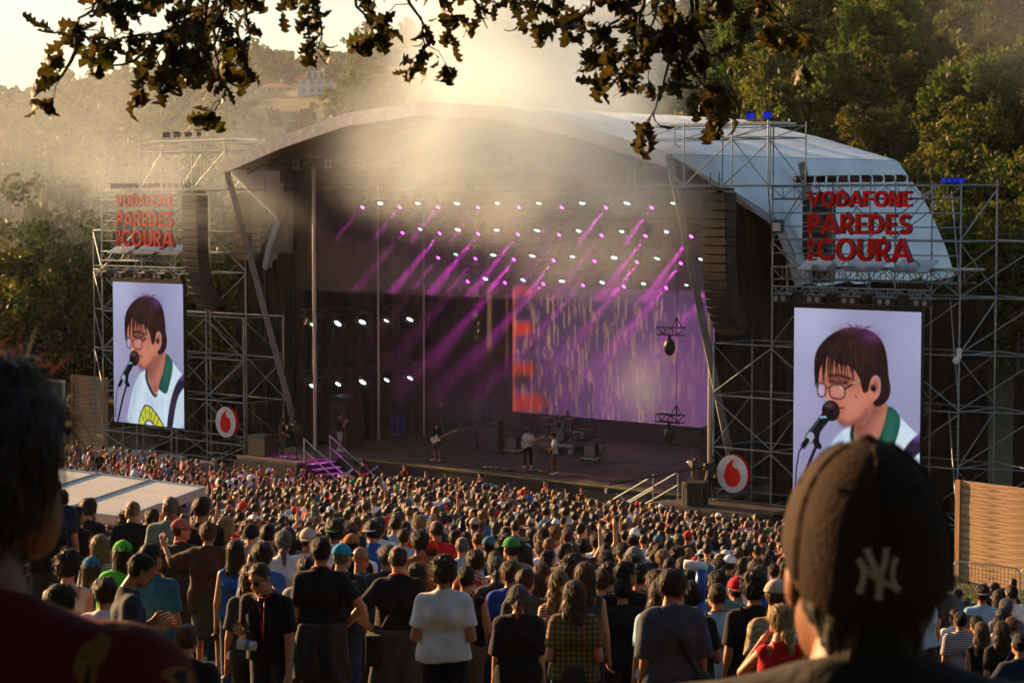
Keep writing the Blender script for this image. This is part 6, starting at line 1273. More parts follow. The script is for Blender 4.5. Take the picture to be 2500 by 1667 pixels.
# ---------------------------------------------------------------- performers, crew and guards
def crew(px, py, label, hgt=1.76, z=None, **k):
    sk = k.pop('skin', 1); sh = k.pop('shirt', 'black'); tr = k.pop('trs', dk); hr = k.pop('hr', 3); rz = k.pop('rz', 0); acc = k.pop('acc', ()); hc_ = k.pop('hatc', None); k.setdefault('h', .02)
    p = onfloor(px, py) if z is None else z; H = human(seed=int(px) % 97, **k); ms = hmeshes(H); o = person(ms, (p.x, p.y, p.z if z is not None else FLOOR), rz, label, SKIN[sk], SHIRT[sh] if isinstance(sh, str) else sh, tr, HAIR[hr] if isinstance(hr, int) else hr, hc_, hgt/1.765)
    for a in acc:
        if a == 'sunglasses': glasses(o, H)
        if a == 'beard': beard(o, H, HAIR[3])
    return o, H
def guitar(px, py, rz, h_, col, label, bass=False):
    p = onfloor(px, py); t = thing('electric_bass' if bass else 'electric_guitar', label, 'guitar', (p.x, p.y, FLOOR+h_), rz); t.rotation_euler = (0, 0, rz)
    G = ob('pivot', None, t) if False else t
    R = Matrix.Rotation(.42, 3, 'Y'); body = [(-.20, -.10), (-.12, -.17), (.0, -.12), (.14, -.15), (.2, -.10), (.12, -.02), (.13, .08), (.2, .13), (.1, .16), (.0, .11), (-.12, .16), (-.21, .08)]
    rot = lambda x, z: (x*math.cos(.42)-z*math.sin(.42), x*math.sin(.42)+z*math.cos(.42)); m = mat('guitar_body', col, .25, 0, .05)
    MB().prism([rot(*q) for q in body], .0, .05).build('body', m, t); MB().prism([rot(*q) for q in [(-.12, -.08), (.08, -.08), (.1, .06), (-.05, .06)]], .052, .057).build('pickguard', M['blackp'], t)
    L = .78 if bass else .62; MB().prism([rot(*q) for q in [(.1, -.028), (.1+L, -.022), (.1+L, .022), (.1, .028)]], .02, .055).build('neck', mat('maple_neck', (.45, .25, .1), .4), t); MB().prism([rot(*q) for q in [(.1+L, -.03), (.27+L, -.05), (.28+L, .02), (.1+L, .035)]], .015, .045).build('headstock', mat('maple_head', (.5, .3, .13), .4), t)
TOCAM = PI
crew(1066, 1127, 'long haired bassist in black tee and shorts hiding face', 1.74, rz=TOCAM-.1, skin=1, hs='long', bottom='shorts', L='fret', R='guitar', pitch=-.3, top='over'); 
def held(px, py, rz, h_, off, *a, **k): 
    p = onfloor(px, py); q = Vector((p.x, p.y, 0))+Matrix.Rotation(rz, 3, 'Z') @ Vector((off, .17, 0)); g0 = guitar(px, py, rz, h_, *a, **k); bpy.data.objects[[o.name for o in bpy.data.objects if o.name.startswith('electric')][-1]].location = (q.x, q.y, FLOOR+h_)
def held(px, py, rz, h_, off, col, label, bass=False):
    n0 = set(o.name for o in bpy.data.objects); guitar(px, py, rz+PI, h_, col, label, bass); p = onfloor(px, py); q = Vector((p.x, p.y, 0))+Matrix.Rotation(rz, 3, 'Z') @ Vector((off, .19, 0))
    t = [o for o in bpy.data.objects if o.name not in n0 and o.parent is None][0]; t.location = (q.x, q.y, FLOOR+h_)
held(1066, 1127, TOCAM-.1, 1.02, .03, (.75, .72, .62), 'white electric bass held by the long haired bassist', True)
crew(1289, 1141, 'guitarist in white tee, dark cap and black trousers', 1.78, rz=TOCAM-.35, skin=1, shirt=(.55, .58, .62), trs=(.012, .012, .014), hs='crop', hatk='cap', hatc=(.02, .02, .025), L='fret', R='guitar', pitch=-.35, stride=.12)
held(1289, 1141, TOCAM-.35, 1.05, .02, (.62, .50, .28), 'cream electric guitar held by the guitarist in white tee')
crew(1354, 1158, 'singer in white shirt and brown trousers leaning to microphone', 1.78, rz=TOCAM/2+.15, skin=1, shirt=(.6, .66, .68), trs=(.19, .095, .02), hs='mop', hr=3, L='guitar', R='guitar', pitch=-.2, stride=-.08, lean=.06)
held(1354, 1158, TOCAM/2+.15, .98, .0, (.16, .06, .03), 'dark red electric guitar hanging in front of the singer')
pd = onfloor(1372, 1098); crew(0, 0, 'drummer in blue cap and black printed tee behind the kit', 1.5, z=pd+Vector((.3, 2.0, .15)), rz=TOCAM-.3, hs='long', hr=4, hatk='cap', hatc=(.02, .25, .5), L='bent', R='bent', h=.022)
crew(829, 1101, 'camera operator in black tee and pale shorts filming', 1.8, rz=-1.2, shirt='black', trs=(.36, .40, .44), bottom='shorts', hs='short', L='cam', R='cam'); 
crew(893, 1066, 'man in white tee with folded arms watching from the wing', 1.78, rz=TOCAM+.9, shirt=(.55, .55, .55), hs='bald', hr=7, L='folded', R='folded'); crew(918, 1066, 'dim person clapping beside the white tee man', 1.7, rz=TOCAM+.9, shirt='charcoal', hs='short', L='folded', R='bent')
crew(866, 1072, 'dim long haired woman waiting in the dark wing', 1.66, rz=TOCAM+1, shirt='brown', hs='long', fem=True, L='face', R='bent'); crew(1079, 1068, 'dim crew member in dark shirt standing in the mist', 1.8, rz=TOCAM, shirt='navy', hs='short', L='bent', R='bent')
p = S(.3, -2.1, 0); crew(0, 0, 'camera operator in black standing behind the tripod on wing', 1.8, z=Vector((p.x, p.y, FLOOR)), rz=-1.2, shirt='black', hs='short', hr=1, L='hold', R='hold', acc=('sunglasses',))
p = S(23.0, -.5, 0); crew(0, 0, 'jib operator in grey cap and dark overshirt', 1.74, z=Vector((p.x, p.y, FLOOR)), rz=TOCAM-.4, shirt='charcoal', hs='crop', hatk='cap', hatc=(.1, .11, .12), L='hold', R='down', acc=('beard',)); p = S(23.1, .6, 0); crew(0, 0, 'second jib operator in black behind the grey cap operator', 1.82, z=Vector((p.x, p.y, FLOOR)), rz=TOCAM/2, shirt='black', hs='crop', L='bent', R='bent')
def vest(o, H):
    n_ = H; v, f = snet(lambda X, Y, Z: np.maximum(np.maximum(cap((X, Y, Z), (-.075, 0, 1.02), (-.085, 0, 1.30), .125, .125, 1.12), -9), 0*X-9) if False else np.maximum(np.maximum(sm([cap((X, Y, Z), (s*.08, 0, 1.0), (s*.09, 0, 1.36), .128, .105, 1.1) for s in (-1, 1)], .04), .93-Z), np.maximum(Z-1.46, np.minimum(.0+Z-1.2, .06-np.abs(X)+9*(Y < .0)))), (-.3, -.25, .9), (.3, .25, 1.5), .02)
    ob('safety_vest', mesh_np('safety_vest', v, f, mat('hi_vis_orange', (.95, .09, .01), .7, 0, .1), True), o)
for px, py, rz_, lab, a_, b_ in ((785, 0, .9, 'guard in orange vest at the foot of the stairs', 5.6, -2.2), (985, 0, TOCAM, 'guard in orange vest with folded arms before the pit step', 8.2, -2.3), (1207, 0, TOCAM/2, 'guard in orange vest turned sideways in the pit', 12.7, -2.4), (1372, 0, TOCAM-.8, 'guard in red orange vest leaning at the barrier', 16.3, -2.5), (1512, 0, TOCAM, 'guard in orange vest and sunglasses beside the jib stairs', 18.6, -3.0), (1808, 0, TOCAM/2, 'grey haired steward in orange vest near the round sign', 25.5, -5.2)):
    p = S(a_, b_, -FLOOR); o, H = crew(0, 0, lab, 1.84, z=Vector((p.x, p.y, .25)), rz=rz_, shirt='black', hs='crop', L='folded' if a_ < 10 else 'hold', R='folded' if a_ < 10 else 'hold', acc=('sunglasses',)); vest(o, H)

# ---------------------------------------------------------------- the standing audience
def crowd_points():
    cell = .95; out = []; occ = {}
    def ok(x, y, md):
        i, j = int(x//cell), int(y//cell)
        for di in (-1, 0, 1):
            for dj in (-1, 0, 1):
                for (p, q) in occ.get((i+di, j+dj), ()):
                    if (p-x)**2+(q-y)**2 < md*md: return False
        return True
    for x, y in NEAR: occ.setdefault((int(x//cell), int(y//cell)), []).append((x, y))
    cq = [Vector((p.x, p.y)) for p in CREAM]
    def in_cream(x, y):
        s = [(cq[(i+1) % 4].x-cq[i].x)*(y-cq[i].y)-(cq[(i+1) % 4].y-cq[i].y)*(x-cq[i].x) for i in range(4)]; return all(v > 0 for v in s) or all(v < 0 for v in s)
    r = np.random.default_rng(12)
    for _ in range(90000):
        y = 20.5+(106-20.5)*math.sqrt(r.random()); x = (r.random()*2-1)*.262*y; b = bcoord(x, y); a = acoord(x, y)
        if b > -4.3-(.9 if a > 20 else 0) or (a > 28.5 and b > -13.5) or (a > 26 and b > -7): continue
        if a < -22: continue
        if x/y > .19 and y > 33: continue
        if y < 24 and x/y > .17 : continue
        if (a > 24 and b > -20) and r.random() < .6: continue
        if in_cream(x, y): continue
        if y < 30 and r.random() < .25: continue
        if ok(x, y, r.uniform(.52, .92) if y > 26 else .74): occ.setdefault((int(x//cell), int(y//cell)), []).append((x, y)); out.append((x, y))
    return out
CP = sorted(crowd_points(), key=lambda p: p[1])
ARCH = [dict(hs='short'), dict(hs='crop', L='bent', R='bent'), dict(hs='curly', L='folded', R='folded'), dict(hs='mop', L='pocket'), dict(hs='short', L='bent', R='bent', build=1.12), dict(hs='bald', build=1.1, L='folded', R='folded'), dict(hs='crop', hatk='cap', L='bent', R='pocket'), dict(hs='mop', hatk='cap_back'), dict(hs='crop', hatk='bucket'),
        dict(fem=True, hs='long', top='tank'), dict(fem=True, hs='wavy', L='bent', R='bent'), dict(fem=True, hs='bob', top='tank', L='folded', R='folded'), dict(fem=True, hs='pony', top='tee'), dict(fem=True, hs='bun', top='tank'), dict(fem=True, hs='long', top='tee', L='bent', R='bent', bottom='shorts'), dict(fem=True, hs='lowpony', hatk='cap', top='tee'), dict(fem=True, hs='bob', hatk='straw', top='tank'), dict(hs='short', R='up', L='bent'), dict(hs='curly', top='tank', build=1.05), dict(hs='mop', R='high', L='down'), dict(hs='short', top='bare', bottom='shorts'), dict(fem=True, hs='wavy', top='dress', bottom=None), dict(hs='bald', top='tee', yaw=.8, build=1.08), dict(fem=True, hs='long', yaw=-.8, top='tee')]
WTS = np.array([3, 2.4, 1.6, 2, 2, 1, 1.3, 1, .6, 1.8, 1.4, 1.2, 1.2, .9, 1.2, .5, .25, .9, .7, .4, .25, .5, .9, 1.0]); WTS /= WTS.sum()
AM = [hmeshes(human(seed=200+i, h=.021, hi=True, **k)) for i, k in enumerate(ARCH)]
CW = [('black', 6), ('charcoal', 2.4), ('white', 8), ('navy', 1.8), ('grey', 2.2), ('lightblue', 4), ('blue', 2.2), ('brown', 1.3), ('green', .6), ('red', 2.0), ('beige', 1.2), ('pink', 1), ('teal', .8), ('yellow', .35), ('olive', .9), ('sage', .5), ('lilac', .4), ('orange', .3), ('rust', .7), ('slate', 1)]
CN = [c for c, _ in CW]; CP_ = np.array([w_ for _, w_ in CW]); CP_ /= CP_.sum()
HN = ['black', 'dark brown', 'brown', 'jet black', 'chestnut', 'auburn', 'fair', 'grey', 'deep brown', 'near black']; HWT = np.array([2, 2.4, 2.2, 1.6, 1.1, .5, .5, .5, 1.5, 1.5]); HWT /= HWT.sum()
HSN = {'short': 'short hair', 'crop': 'cropped hair', 'curly': 'big curly hair', 'mop': 'shaggy hair', 'bald': 'balding head', 'long': 'long straight hair', 'wavy': 'long wavy hair', 'bob': 'bobbed hair', 'pony': 'high ponytail', 'bun': 'top bun', 'lowpony': 'low ponytail'}
TPN = {'tee': 'tee', 'tank': 'sleeveless top', 'dress': 'dress', 'bare': 'bare back'}; ARN = {'bent': 'hands clasped in front', 'folded': 'folded arms', 'pocket': 'hand in pocket', 'up': 'hand at forehead', 'high': 'raised arm', 'down': 'arms hanging'}; HTN = {'cap': 'cap', 'cap_back': 'backwards cap', 'bucket': 'bucket hat', 'straw': 'straw hat'}
HATC = ['black', 'navy', 'beige', 'grey', 'red', 'green', 'lightblue', 'white', 'olive', 'teal']; TRC = [dk, jn, kh, (.012, .012, .014), (.05, .05, .06), (.09, .12, .16)]
r7 = np.random.default_rng(77); used = set(); INDIV = CP[:232]; REST = CP[232:]
for x, y in INDIV:
    for _ in range(60):
        k = int(r7.choice(len(ARCH), p=WTS)); A_ = ARCH[k]; c = str(r7.choice(CN, p=CP_)); hc_ = int(r7.choice(10, p=HWT)); hatc = str(r7.choice(HATC)) if 'hatk' in A_ else None
        tp = A_.get('top', 'tee'); ar = A_.get('R') or A_.get('L') or 'down'; ar = 'folded' if A_.get('L') == 'folded' else ar if ar in ('up', 'high', 'bent') else A_.get('L', 'down')
        lab = ('person with %s' % TPN[tp] if tp == 'bare' else 'person in %s %s' % (c, TPN[tp]))+((' and %s %s' % (hatc, HTN[A_['hatk']])) if hatc else '')+' with %s %s, %s' % (HN[hc_], HSN[A_['hs']], ARN[ar])
        if lab not in used: break
    used.add(lab); s = (1.66 if A_.get('fem') else 1.77)*r7.normal(1, .035)/1.765
    o = person(AM[k], (x, y, gz(x, y)-.01), face_stage(x, y, .3), lab, SKIN[int(r7.integers(6))], SHIRT[c], TRC[int(r7.integers(6))], tuple(np.array(HAIR[hc_])*r7.uniform(.8, 1.2)), SHIRT[hatc] if hatc else None, s, 'standing festival audience')
# everyone farther off: one mass
def inst_mat(src, attr):
    m = src.copy(); m.name = src.name+'_'+attr; t, n, l = nodes(m); oi = [q for q in n if q.type == 'OBJECT_INFO'][0]; to = oi.outputs['Color'].links[0].to_socket
    a = n.new('ShaderNodeAttribute'); a.attribute_type = 'INSTANCER'; a.attribute_name = attr; l.new(a.outputs['Color'], to); return m
IM = {'body': inst_mat(M['skin'], 'c_skin'), 'shirt': inst_mat(M['cloth'], 'c_shirt'), 'trousers': inst_mat(M['cloth'], 'c_trousers'), 'hair': inst_mat(M['hair'], 'c_hair'), 'hat': inst_mat(M['cloth'], 'c_hat')}
def merged(H):
    ks = [k for k in ('body', 'shirt', 'trousers', 'hair', 'hat') if k in H]; v, f, mi, n = [], [], [], 0
    for i, k in enumerate(ks): a, b = H[k]; v.append(a); f.append(b+n); mi.append(np.full(len(b), i)); n += len(a)
    return mesh_np('audience_member', np.concatenate(v), np.concatenate(f), [IM[k] for k in ks], True, np.concatenate(mi))
SRC = [merged(human(seed=300+i, h=.034, hi=False, **k)) for i, k in enumerate(ARCH)]
n = len(REST); P = np.array([(x, y, gz(x, y)) for x, y in REST]); ix = r7.choice(len(ARCH), n, p=WTS); fem = np.array([bool(a.get('fem')) for a in ARCH])[ix]
sc_ = np.where(fem, 1.65, 1.76)*r7.normal(1, .035, n)/1.765; rot = np.zeros((n, 3)); rot[:, 2] = [face_stage(x, y, .35) for x, y in REST]
def cols(pal, p=None, var=.15): i = r7.choice(len(pal), n, p=p); c = np.array(pal)[i]*r7.uniform(1-var, 1+var, (n, 1)); return np.concatenate([c, np.ones((n, 1))], 1)
cr = scatter('audience', P, rot, np.stack([sc_]*3, 1), ix, SRC, {'c_skin': cols(SKIN), 'c_shirt': cols([SHIRT[c] for c in CN], CP_), 'c_trousers': cols(TRC), 'c_hair': cols(HAIR, HWT), 'c_hat': cols([SHIRT[c] for c in HATC])})
tag(cr, 'dense mass of festival goers packed toward the stage', 'crowd', kind='stuff')
# ---------------------------------------------------------------- the two big silhouettes close to the camera
def front_man(px, ytop, d, label, s, rz, shirt_c, shirt_mat=None, capk=False, **k):
    p = at(px, ytop, d); H = human(h=.0105, **k); ms = hmeshes(H)
    if shirt_mat: ms['shirt'].materials[0] = M[shirt_mat]
    loc = Vector((p.x, d, p.z-(1.764-.012-.05 if capk else 1.76)*s)); o = person(ms, loc, rz, label, (.22, .085, .04), shirt_c, dk, (.012, .008, .006), None, s); return o, H
def fine_cap(o, H):
    HR, hc = H['_']['HR'], H['_']['hc']; rx, ry, rz_ = .095, .118, .108; K3 = np.array([.92, .92, 1.0])
    def f(X, Y, Z):
        P = (X, Y, Z); th = np.arctan2(Y+.012, X); d = sm([ellp(P, (0, -.012, .034), (rx, ry, rz_)), ellp(P, (0, -.012, -.005), (rx*.985, ry*.985, .09))], .02)
        d = d-.0013*np.exp(-(np.abs(np.sin(th*3+math.pi/2))/.05)**2)+.0012*wob(P, 34, 3)*np.clip((Z-.02)*20, 0, 1); d = np.maximum(d, half(P, (0, -.12, -.045), (0, .50, -.866)))
        d = smin(d, ellp(P, (0, -.012, .144), (.009, .009, .005)), .003); return d
    v, q = snet(f, (-.11, -.15, -.1), (.11, .13, .16), .006); m = mat('cap_cotton', (.042, .025, .015), .85, 0, .12, 30, bump=.2, bscale=160, spec=.1)
    c = ob('cap', mesh_np('cap', v*K3@HR.T+hc, q, m, True), o)
    b_, bf = snet(lambda X, Y, Z: np.maximum(np.maximum(np.abs(Z-.028+((Y-.1)*.25)+X*X*2.4)-.003, np.hypot(X/.085, (Y-.085)/.11)-1), .06-Y), (-.1, .05, -.06), (.1, .21, .06), .007); ob('brim', mesh_np('brim', b_*K3@HR.T+hc, bf, m, True), c)
    # seam tapes of the crown panels
    def on(x, z, e):
        a_, b2 = -.16, 0.0; g = lambda y: float(f(np.array([x]), np.array([y]), np.array([z]))[0]) if z > -.04 else float(f(np.array([x]), np.array([y]), np.array([-.04]))[0])
        for _ in range(22):
            m_ = (a_+b2)/2
            if g(m_) > 0: a_ = m_
            else: b2 = m_
        return a_-e
    def rad(ph, z, e):
        a_, b2 = .17, .0; dx, dy = math.sin(ph), -math.cos(ph)
        for _ in range(22):
            m_ = (a_+b2)/2
            if float(f(np.array([dx*m_]), np.array([dy*m_-.012]), np.array([z]))[0]) > 0: a_ = m_
            else: b2 = m_
        return np.array([dx*(a_+e), dy*(a_+e)-.012, z])
    for ph in (0, 1.05, -1.05, 2.1, -2.1):
        for o2 in (-.035, .035):
            P = [Vector((HR@(rad(ph+o2*(1-.9*(z_ > .12)), z_, .0006)*K3)+hc).tolist()) for z_ in np.linspace(-.03+.03*abs(ph), .138, 18)]; ob('seam', MB().path(P, .0011, 5).mesh('seam', m, True), c)
    for ph in (.52, -.52, 1.57, -1.57): q_ = rad(ph, .098, .0008)*K3; n_ = q_-np.array([0, -.012, .03]); n_ /= np.linalg.norm(n_); q_ = HR@q_+hc; ob('eyelet', MB().tube(Vector(q_.tolist()), Vector((q_+HR@n_*.0015).tolist()), .0042, .003, 10).mesh('eyelet', m), c)
    # embroidered monogram: interlocked N and Y
    sc_ = .000148; ctr = (1130, 655)
    L = [([(988, 560), (1018, 600), (1030, 650), (1025, 720), (998, 796)], .0032), ([(1004, 588), (1080, 668), (1160, 712), (1230, 742), (1284, 778)], .0029), ([(1262, 548), (1238, 610), (1232, 680), (1250, 735), (1288, 775)], .0031), ([(1050, 490), (1078, 560), (1118, 640), (1142, 690)], .0036), ([(1192, 482), (1188, 540), (1164, 620), (1142, 690)], .0034), ([(1142, 690), (1142, 760), (1138, 836)], .0037)]
    white = mat('embroidery_thread', (.62, .50, .42), .7, 0, .12, 200, bump=.4, bscale=300)
    for pts, wd in L:
        Q = []
        for i in range(len(pts)-1):
            for k in range(3): t_ = k/3; Q.append((pts[i][0]+(pts[i+1][0]-pts[i][0])*t_, pts[i][1]+(pts[i+1][1]-pts[i][1])*t_))
        Q.append(pts[-1]); V3 = []; F3 = []; n_ = len(Q)
        for i, (x, y) in enumerate(Q):
            a_ = Q[max(0, i-1)]; b2 = Q[min(n_-1, i+1)]; tx, ty = b2[0]-a_[0], b2[1]-a_[1]; ln = math.hypot(tx, ty); nx, ny = -ty/ln, tx/ln; e_ = 1.35 if i in (0, n_-1) else 1.0
            for sg, dep in ((-1, .0005), (-.6, .0026), (.6, .0026), (1, .0005)):
                X_ = (x-ctr[0])*sc_+nx*wd*sg*e_-.008; Z_ = -(y-ctr[1])*sc_-ny*wd*sg*e_+.019; V3.append(HR@(np.array([X_, on(X_, Z_, dep), Z_])*K3)+hc)
        for i in range(n_-1):
            for k in range(3): F3.append((i*4+k, i*4+k+1, i*4+k+5, i*4+k+4))
        ob('monogram_stroke', mesh_np('monogram_stroke', V3, F3, white, True), c)
oc, Hc = front_man(2118, 1096, 2.27, 'dark silhouette of man in baseball cap with stitched NY monogram', 1.0, -.02, (.022, .018, .016), None, True, hs='full', seed=71, L='down', R='down', yaw=.03, build=1.15, wide=1.1, nk=.05)
fine_cap(oc, Hc)
ol, Hl = front_man(-60, 836, 2.5, 'dark silhouette of man with tousled hair and patterned red shirt', 1.03, -.2, (.1, .02, .02), 'floral', False, hs='mop', seed=72, yaw=-.35, L='down', R='down', build=1.12, wide=1.12, top='tee')
beard(ol, Hl, HAIR[1])
v, f = hair('mop'); v2, f2 = strands(v[:len(v)-6000], f[(f < len(v)-6000).all(1)], 800, 9, 'curly', .4, 1.05); ob('loose_hair', mesh_np('loose_hair', v2*.92@Hl['_']['HR'].T+Hl['_']['hc'], f2, leafmat('backlit_hair', (.22, .095, .035), (.42, .19, .07), 30, .55)), ol)  # sun glow along the hair rim is put into these lighter strands

# ---------------------------------------------------------------- oak boughs overhead
def oak():
    r = random.Random(21); base = Vector((4.6, 9.4, gz(4.6, 9.4))); t = thing('oak_tree', 'overhanging oak with lobed brown green leaves framing the view', 'tree', base)
    lm = leafmat('oak_leaf', (.022, .034, .006), (.11, .075, .012), 7.0, .42, .3)
    def leaf_mesh(k):
        q = random.Random(k); n = 15; v = []; f = []; cu = q.uniform(-1.2, 2.2); tw = q.uniform(-.5, .5); fold = q.uniform(.1, .8); L = 1.0
        for i in range(n):
            s = i/(n-1); w_ = .30*math.sin(math.pi*min(1, s*.93+.05))**.8*(.45+.85*s)*(1+.42*math.cos(2*math.pi*(s*4.0+.45))); w_ = max(.012, w_) if i < n-1 else .03; a = cu*s*s
            y = math.sin(a)/cu*1.0*L if abs(cu) > .1 else s*L; y = s*L*math.cos(a*.5); z = -s*L*math.sin(a*.5)
            tv = tw*s
            for sg in (-1, 0, 1): v.append((sg*w_*math.cos(tv), y+abs(sg)*.05*s, z+abs(sg)*w_*fold+sg*w_*math.sin(tv)))
        for i in range(n-1):
            for k_ in range(2): f.append((i*3+k_, i*3+k_+1, i*3+k_+4, i*3+k_+3))
        v += [(-.012, -.08, 0), (.012, -.08, 0)]; f.append((3*n, 3*n+1, 2, 0)); return np.array(v), f
    LM = [leaf_mesh(k) for k in range(7)]; LME = [mesh_np('leaf', v, f, lm, True) for v, f in LM]; leaves = []
    wood = MB(); 
    def twig(pts, r0, r1):
        for i in range(len(pts)-1): a, b = i/(len(pts)-1), (i+1)/(len(pts)-1); wood.tube(pts[i]-base, pts[i+1]-base, r0+(r1-r0)*a, r0+(r1-r0)*b, 6, False)
    def leafat(p, d, s=None):
        z = Vector((r.gauss(0, .5), r.gauss(0, .5), 1)); d = d.normalized(); x = d.cross(z).normalized(); z = x.cross(d); R = Matrix((x, d, z)).transposed() @ Matrix.Rotation(r.uniform(-1.4, 1.4), 3, 'Y'); leaves.append((p, R, s or r.uniform(.062, .108), r.randrange(7)))
    def grow(poly, d0, dens=1.0, sl=(.06, .17), drop=.55, sparse=False):
        pts = [at(px, py, d0+dd) for px, py, dd in poly]; P = []
        for i in range(len(pts)-1):
            m = max(2, int((pts[i+1]-pts[i]).length/.035))
            for k in range(m): P.append(pts[i].lerp(pts[i+1], k/m)+Vector((r.gauss(0, .004), r.gauss(0, .01), r.gauss(0, .004))))
        P.append(pts[-1]); twig(P, .0095, .0022); n = len(P)
        for i in range(n):
            if r.random() < .40*dens:
                ax = (P[min(n-1, i+1)]-P[max(0, i-1)]).normalized(); dv = Vector((r.gauss(0, 1), r.gauss(0, 1.1), r.gauss(-drop, .7))).normalized(); L = r.uniform(*sl); q = P[i]+dv*L*.5+Vector((0, 0, .01)); e = P[i]+(dv+Vector((0, 0, -.25))).normalized()*L; twig([P[i], q, e], .003, .0013)
                for k in range(r.randint(2, 4) if sparse else r.randint(4, 7)): a = r.uniform(0, 6.28); leafat(e+(P[i]-e)*r.random()**2*.6, (e-q).normalized()*.8+Vector((r.gauss(0, .6), r.gauss(0, .6), r.gauss(-.15, .6))))
        for k in range(5): leafat(P[-1-r.randint(0, 3)], (P[-1]-P[-4]).normalized()+Vector((r.gauss(0, .5), r.gauss(0, .5), r.gauss(0, .5))))
    G = [([(640, -60, 0), (500, 40, .1), (400, 80, .1), (270, 95, 0), (170, 90, 0), (100, 66, 0)], 8.4, .9), ([(300, -70, 0), (230, 10, .1), (190, 60, 0), (230, 120, .1)], 8.6, 1.2), ([(190, 95, 0), (178, 150, 0), (130, 200, 0), (80, 238, 0)], 8.4, .4),
         ([(400, 80, 0), (330, 150, .1), (270, 160, .1), (200, 140, .1)], 8.5, .55), ([(560, -60, 0), (470, 40, .1), (420, 100, .2), (330, 205, .1)], 8.8, .9), ([(520, -60, 0), (500, 40, .1), (480, 110, .1), (440, 170, 0)], 8.3, 1.5), ([(540, -60, .2), (520, 60, .2), (530, 150, .1), (555, 215, .1), (512, 290, .1)], 8.5, .95), ([(460, -60, 0), (450, 30, 0), (455, 110, 0)], 8.9, 1.4),
         ([(620, -60, 0), (600, 20, 0), (612, 90, 0), (600, 150, 0)], 8.8, 1.0), ([(690, -60, 0), (700, -10, 0), (690, 30, 0)], 9, .8), ([(760, -60, 0), (775, 20, 0), (790, 80, 0), (775, 125, 0)], 9.1, 1.0), ([(860, -60, 0), (870, 10, 0), (900, 60, 0), (925, 85, 0)], 9.2, 1.1), ([(960, -60, 0), (1000, 10, 0), (1035, 60, 0), (1030, 130, 0)], 9.0, 1.1), ([(1040, -60, 0), (1070, 0, 0), (1090, 40, 0)], 9.3, 1.0),
         ([(1130, -60, 0), (1160, 10, 0), (1190, 70, 0)], 9.2, 1.2), ([(1240, -60, 0), (1255, 0, 0), (1265, 40, 0)], 9.4, 1.1), ([(1320, -60, 0), (1340, -10, 0), (1380, 20, 0)], 9.3, .9), ([(1480, -60, 0), (1440, 20, 0), (1405, 55, 0), (1370, 60, 0)], 8.9, 1.2), ([(1560, -60, .2), (1520, 40, .2), (1450, 100, .1), (1425, 160, 0)], 8.8, 1.2), ([(1580, -60, 0), (1560, 60, 0), (1530, 150, 0), (1470, 200, 0)], 8.6, 1.2), ([(1640, -60, 0), (1650, 60, 0), (1630, 160, 0), (1600, 260, 0), (1575, 320, 0)], 8.7, 1.0),
         ([(1620, -60, .3), (1600, 40, .3), (1580, 120, .3)], 8.5, 1.5), ([(1700, -60, 0), (1700, 60, 0), (1725, 140, 0), (1722, 230, 0), (1735, 320, 0)], 8.8, .95), ([(1680, -60, .2), (1690, 40, .2), (1670, 120, .1), (1700, 190, .1), (1770, 270, .1)], 8.6, 1.1), ([(1760, -60, 0), (1790, 20, 0), (1840, 70, 0), (1800, 110, 0)], 8.7, 1.0), ([(1860, -60, 0), (1890, 10, 0), (1930, 60, 0), (1975, 100, 0)], 8.8, .95), ([(1800, -70, 0), (1840, -10, 0), (1880, 60, 0), (1900, 100, 0)], 9.0, 1.1)]
    for poly, d0, dens in G: grow(poly, d0, dens, sparse=dens < .6)
    # limb over the top of the view that every bough hangs from
    zt = 14.35; limb = [Vector((4.3, 9.3, 14.0)), Vector((3.0, 9.1, 14.5)), Vector((1.6, 8.95, 14.45)), Vector((.4, 8.9, 14.4)), Vector((-.7, 8.75, 14.3)), Vector((-1.6, 8.6, 14.15))]
    lb = MB()
    for i in range(len(limb)-1): lb.tube(limb[i]-base, limb[i+1]-base, .10-.016*i, .10-.016*(i+1), 9, False)
    lb.build('limb', M['bark'], t, smooth=True)
    for poly, d0, dens in G:
        p = at(poly[0][0], poly[0][1], d0+poly[0][2]); q = min(limb, key=lambda c: (c-p).length); c2 = (p+q)/2+Vector((0, 0, .08))
        if poly[0][1] < 0: twig([q, c2, p], .022, .0095)
    tr = MB(); tp = [Vector((0, 0, -.4)), Vector((.03, 0, 1.2)), Vector((-.05, .03, 2.6)), Vector((-.3, -.1, 14.0-base.z)), Vector((.2, .2, 17-base.z))]; rr = [.36, .28, .25, .19, .08]
    for i in range(4): tr.tube(tp[i], tp[i+1], rr[i], rr[i+1], 12, False)
    cm, C = crown_mesh('crown', 91, (8.0, 10.0, 2.6), 220, 80, .3, LEAF[1], 0.0); ob('crown', cm, t, Vector((0.6, 3.0, 18.2))-base)
    tr.build('trunk', M['bark'], t, smooth=True); wood.build('twigs', M['bark'], t, smooth=True)
    leaves.sort(key=lambda q: q[0].y/q[2]); k = min(300, len(leaves))
    for p, R, s, m in leaves[:k]:
        o = ob('leaf', LME[m], t, p-base, R.to_euler(), s)
    V_, F_ = [], []; n = 0
    for p, R, s, m in leaves[k:]:
        v, f = LM[m]; V_.append(v*s@np.array(R).T+np.array(p-base)); F_ += [tuple(i+n for i in q) for q in f]; n += len(v)
    if V_: tag(ob('leaves', mesh_np('leaves', np.concatenate(V_), F_, lm, True), t), kind='stuff')
    print('LEAVES', len(leaves))
oak()
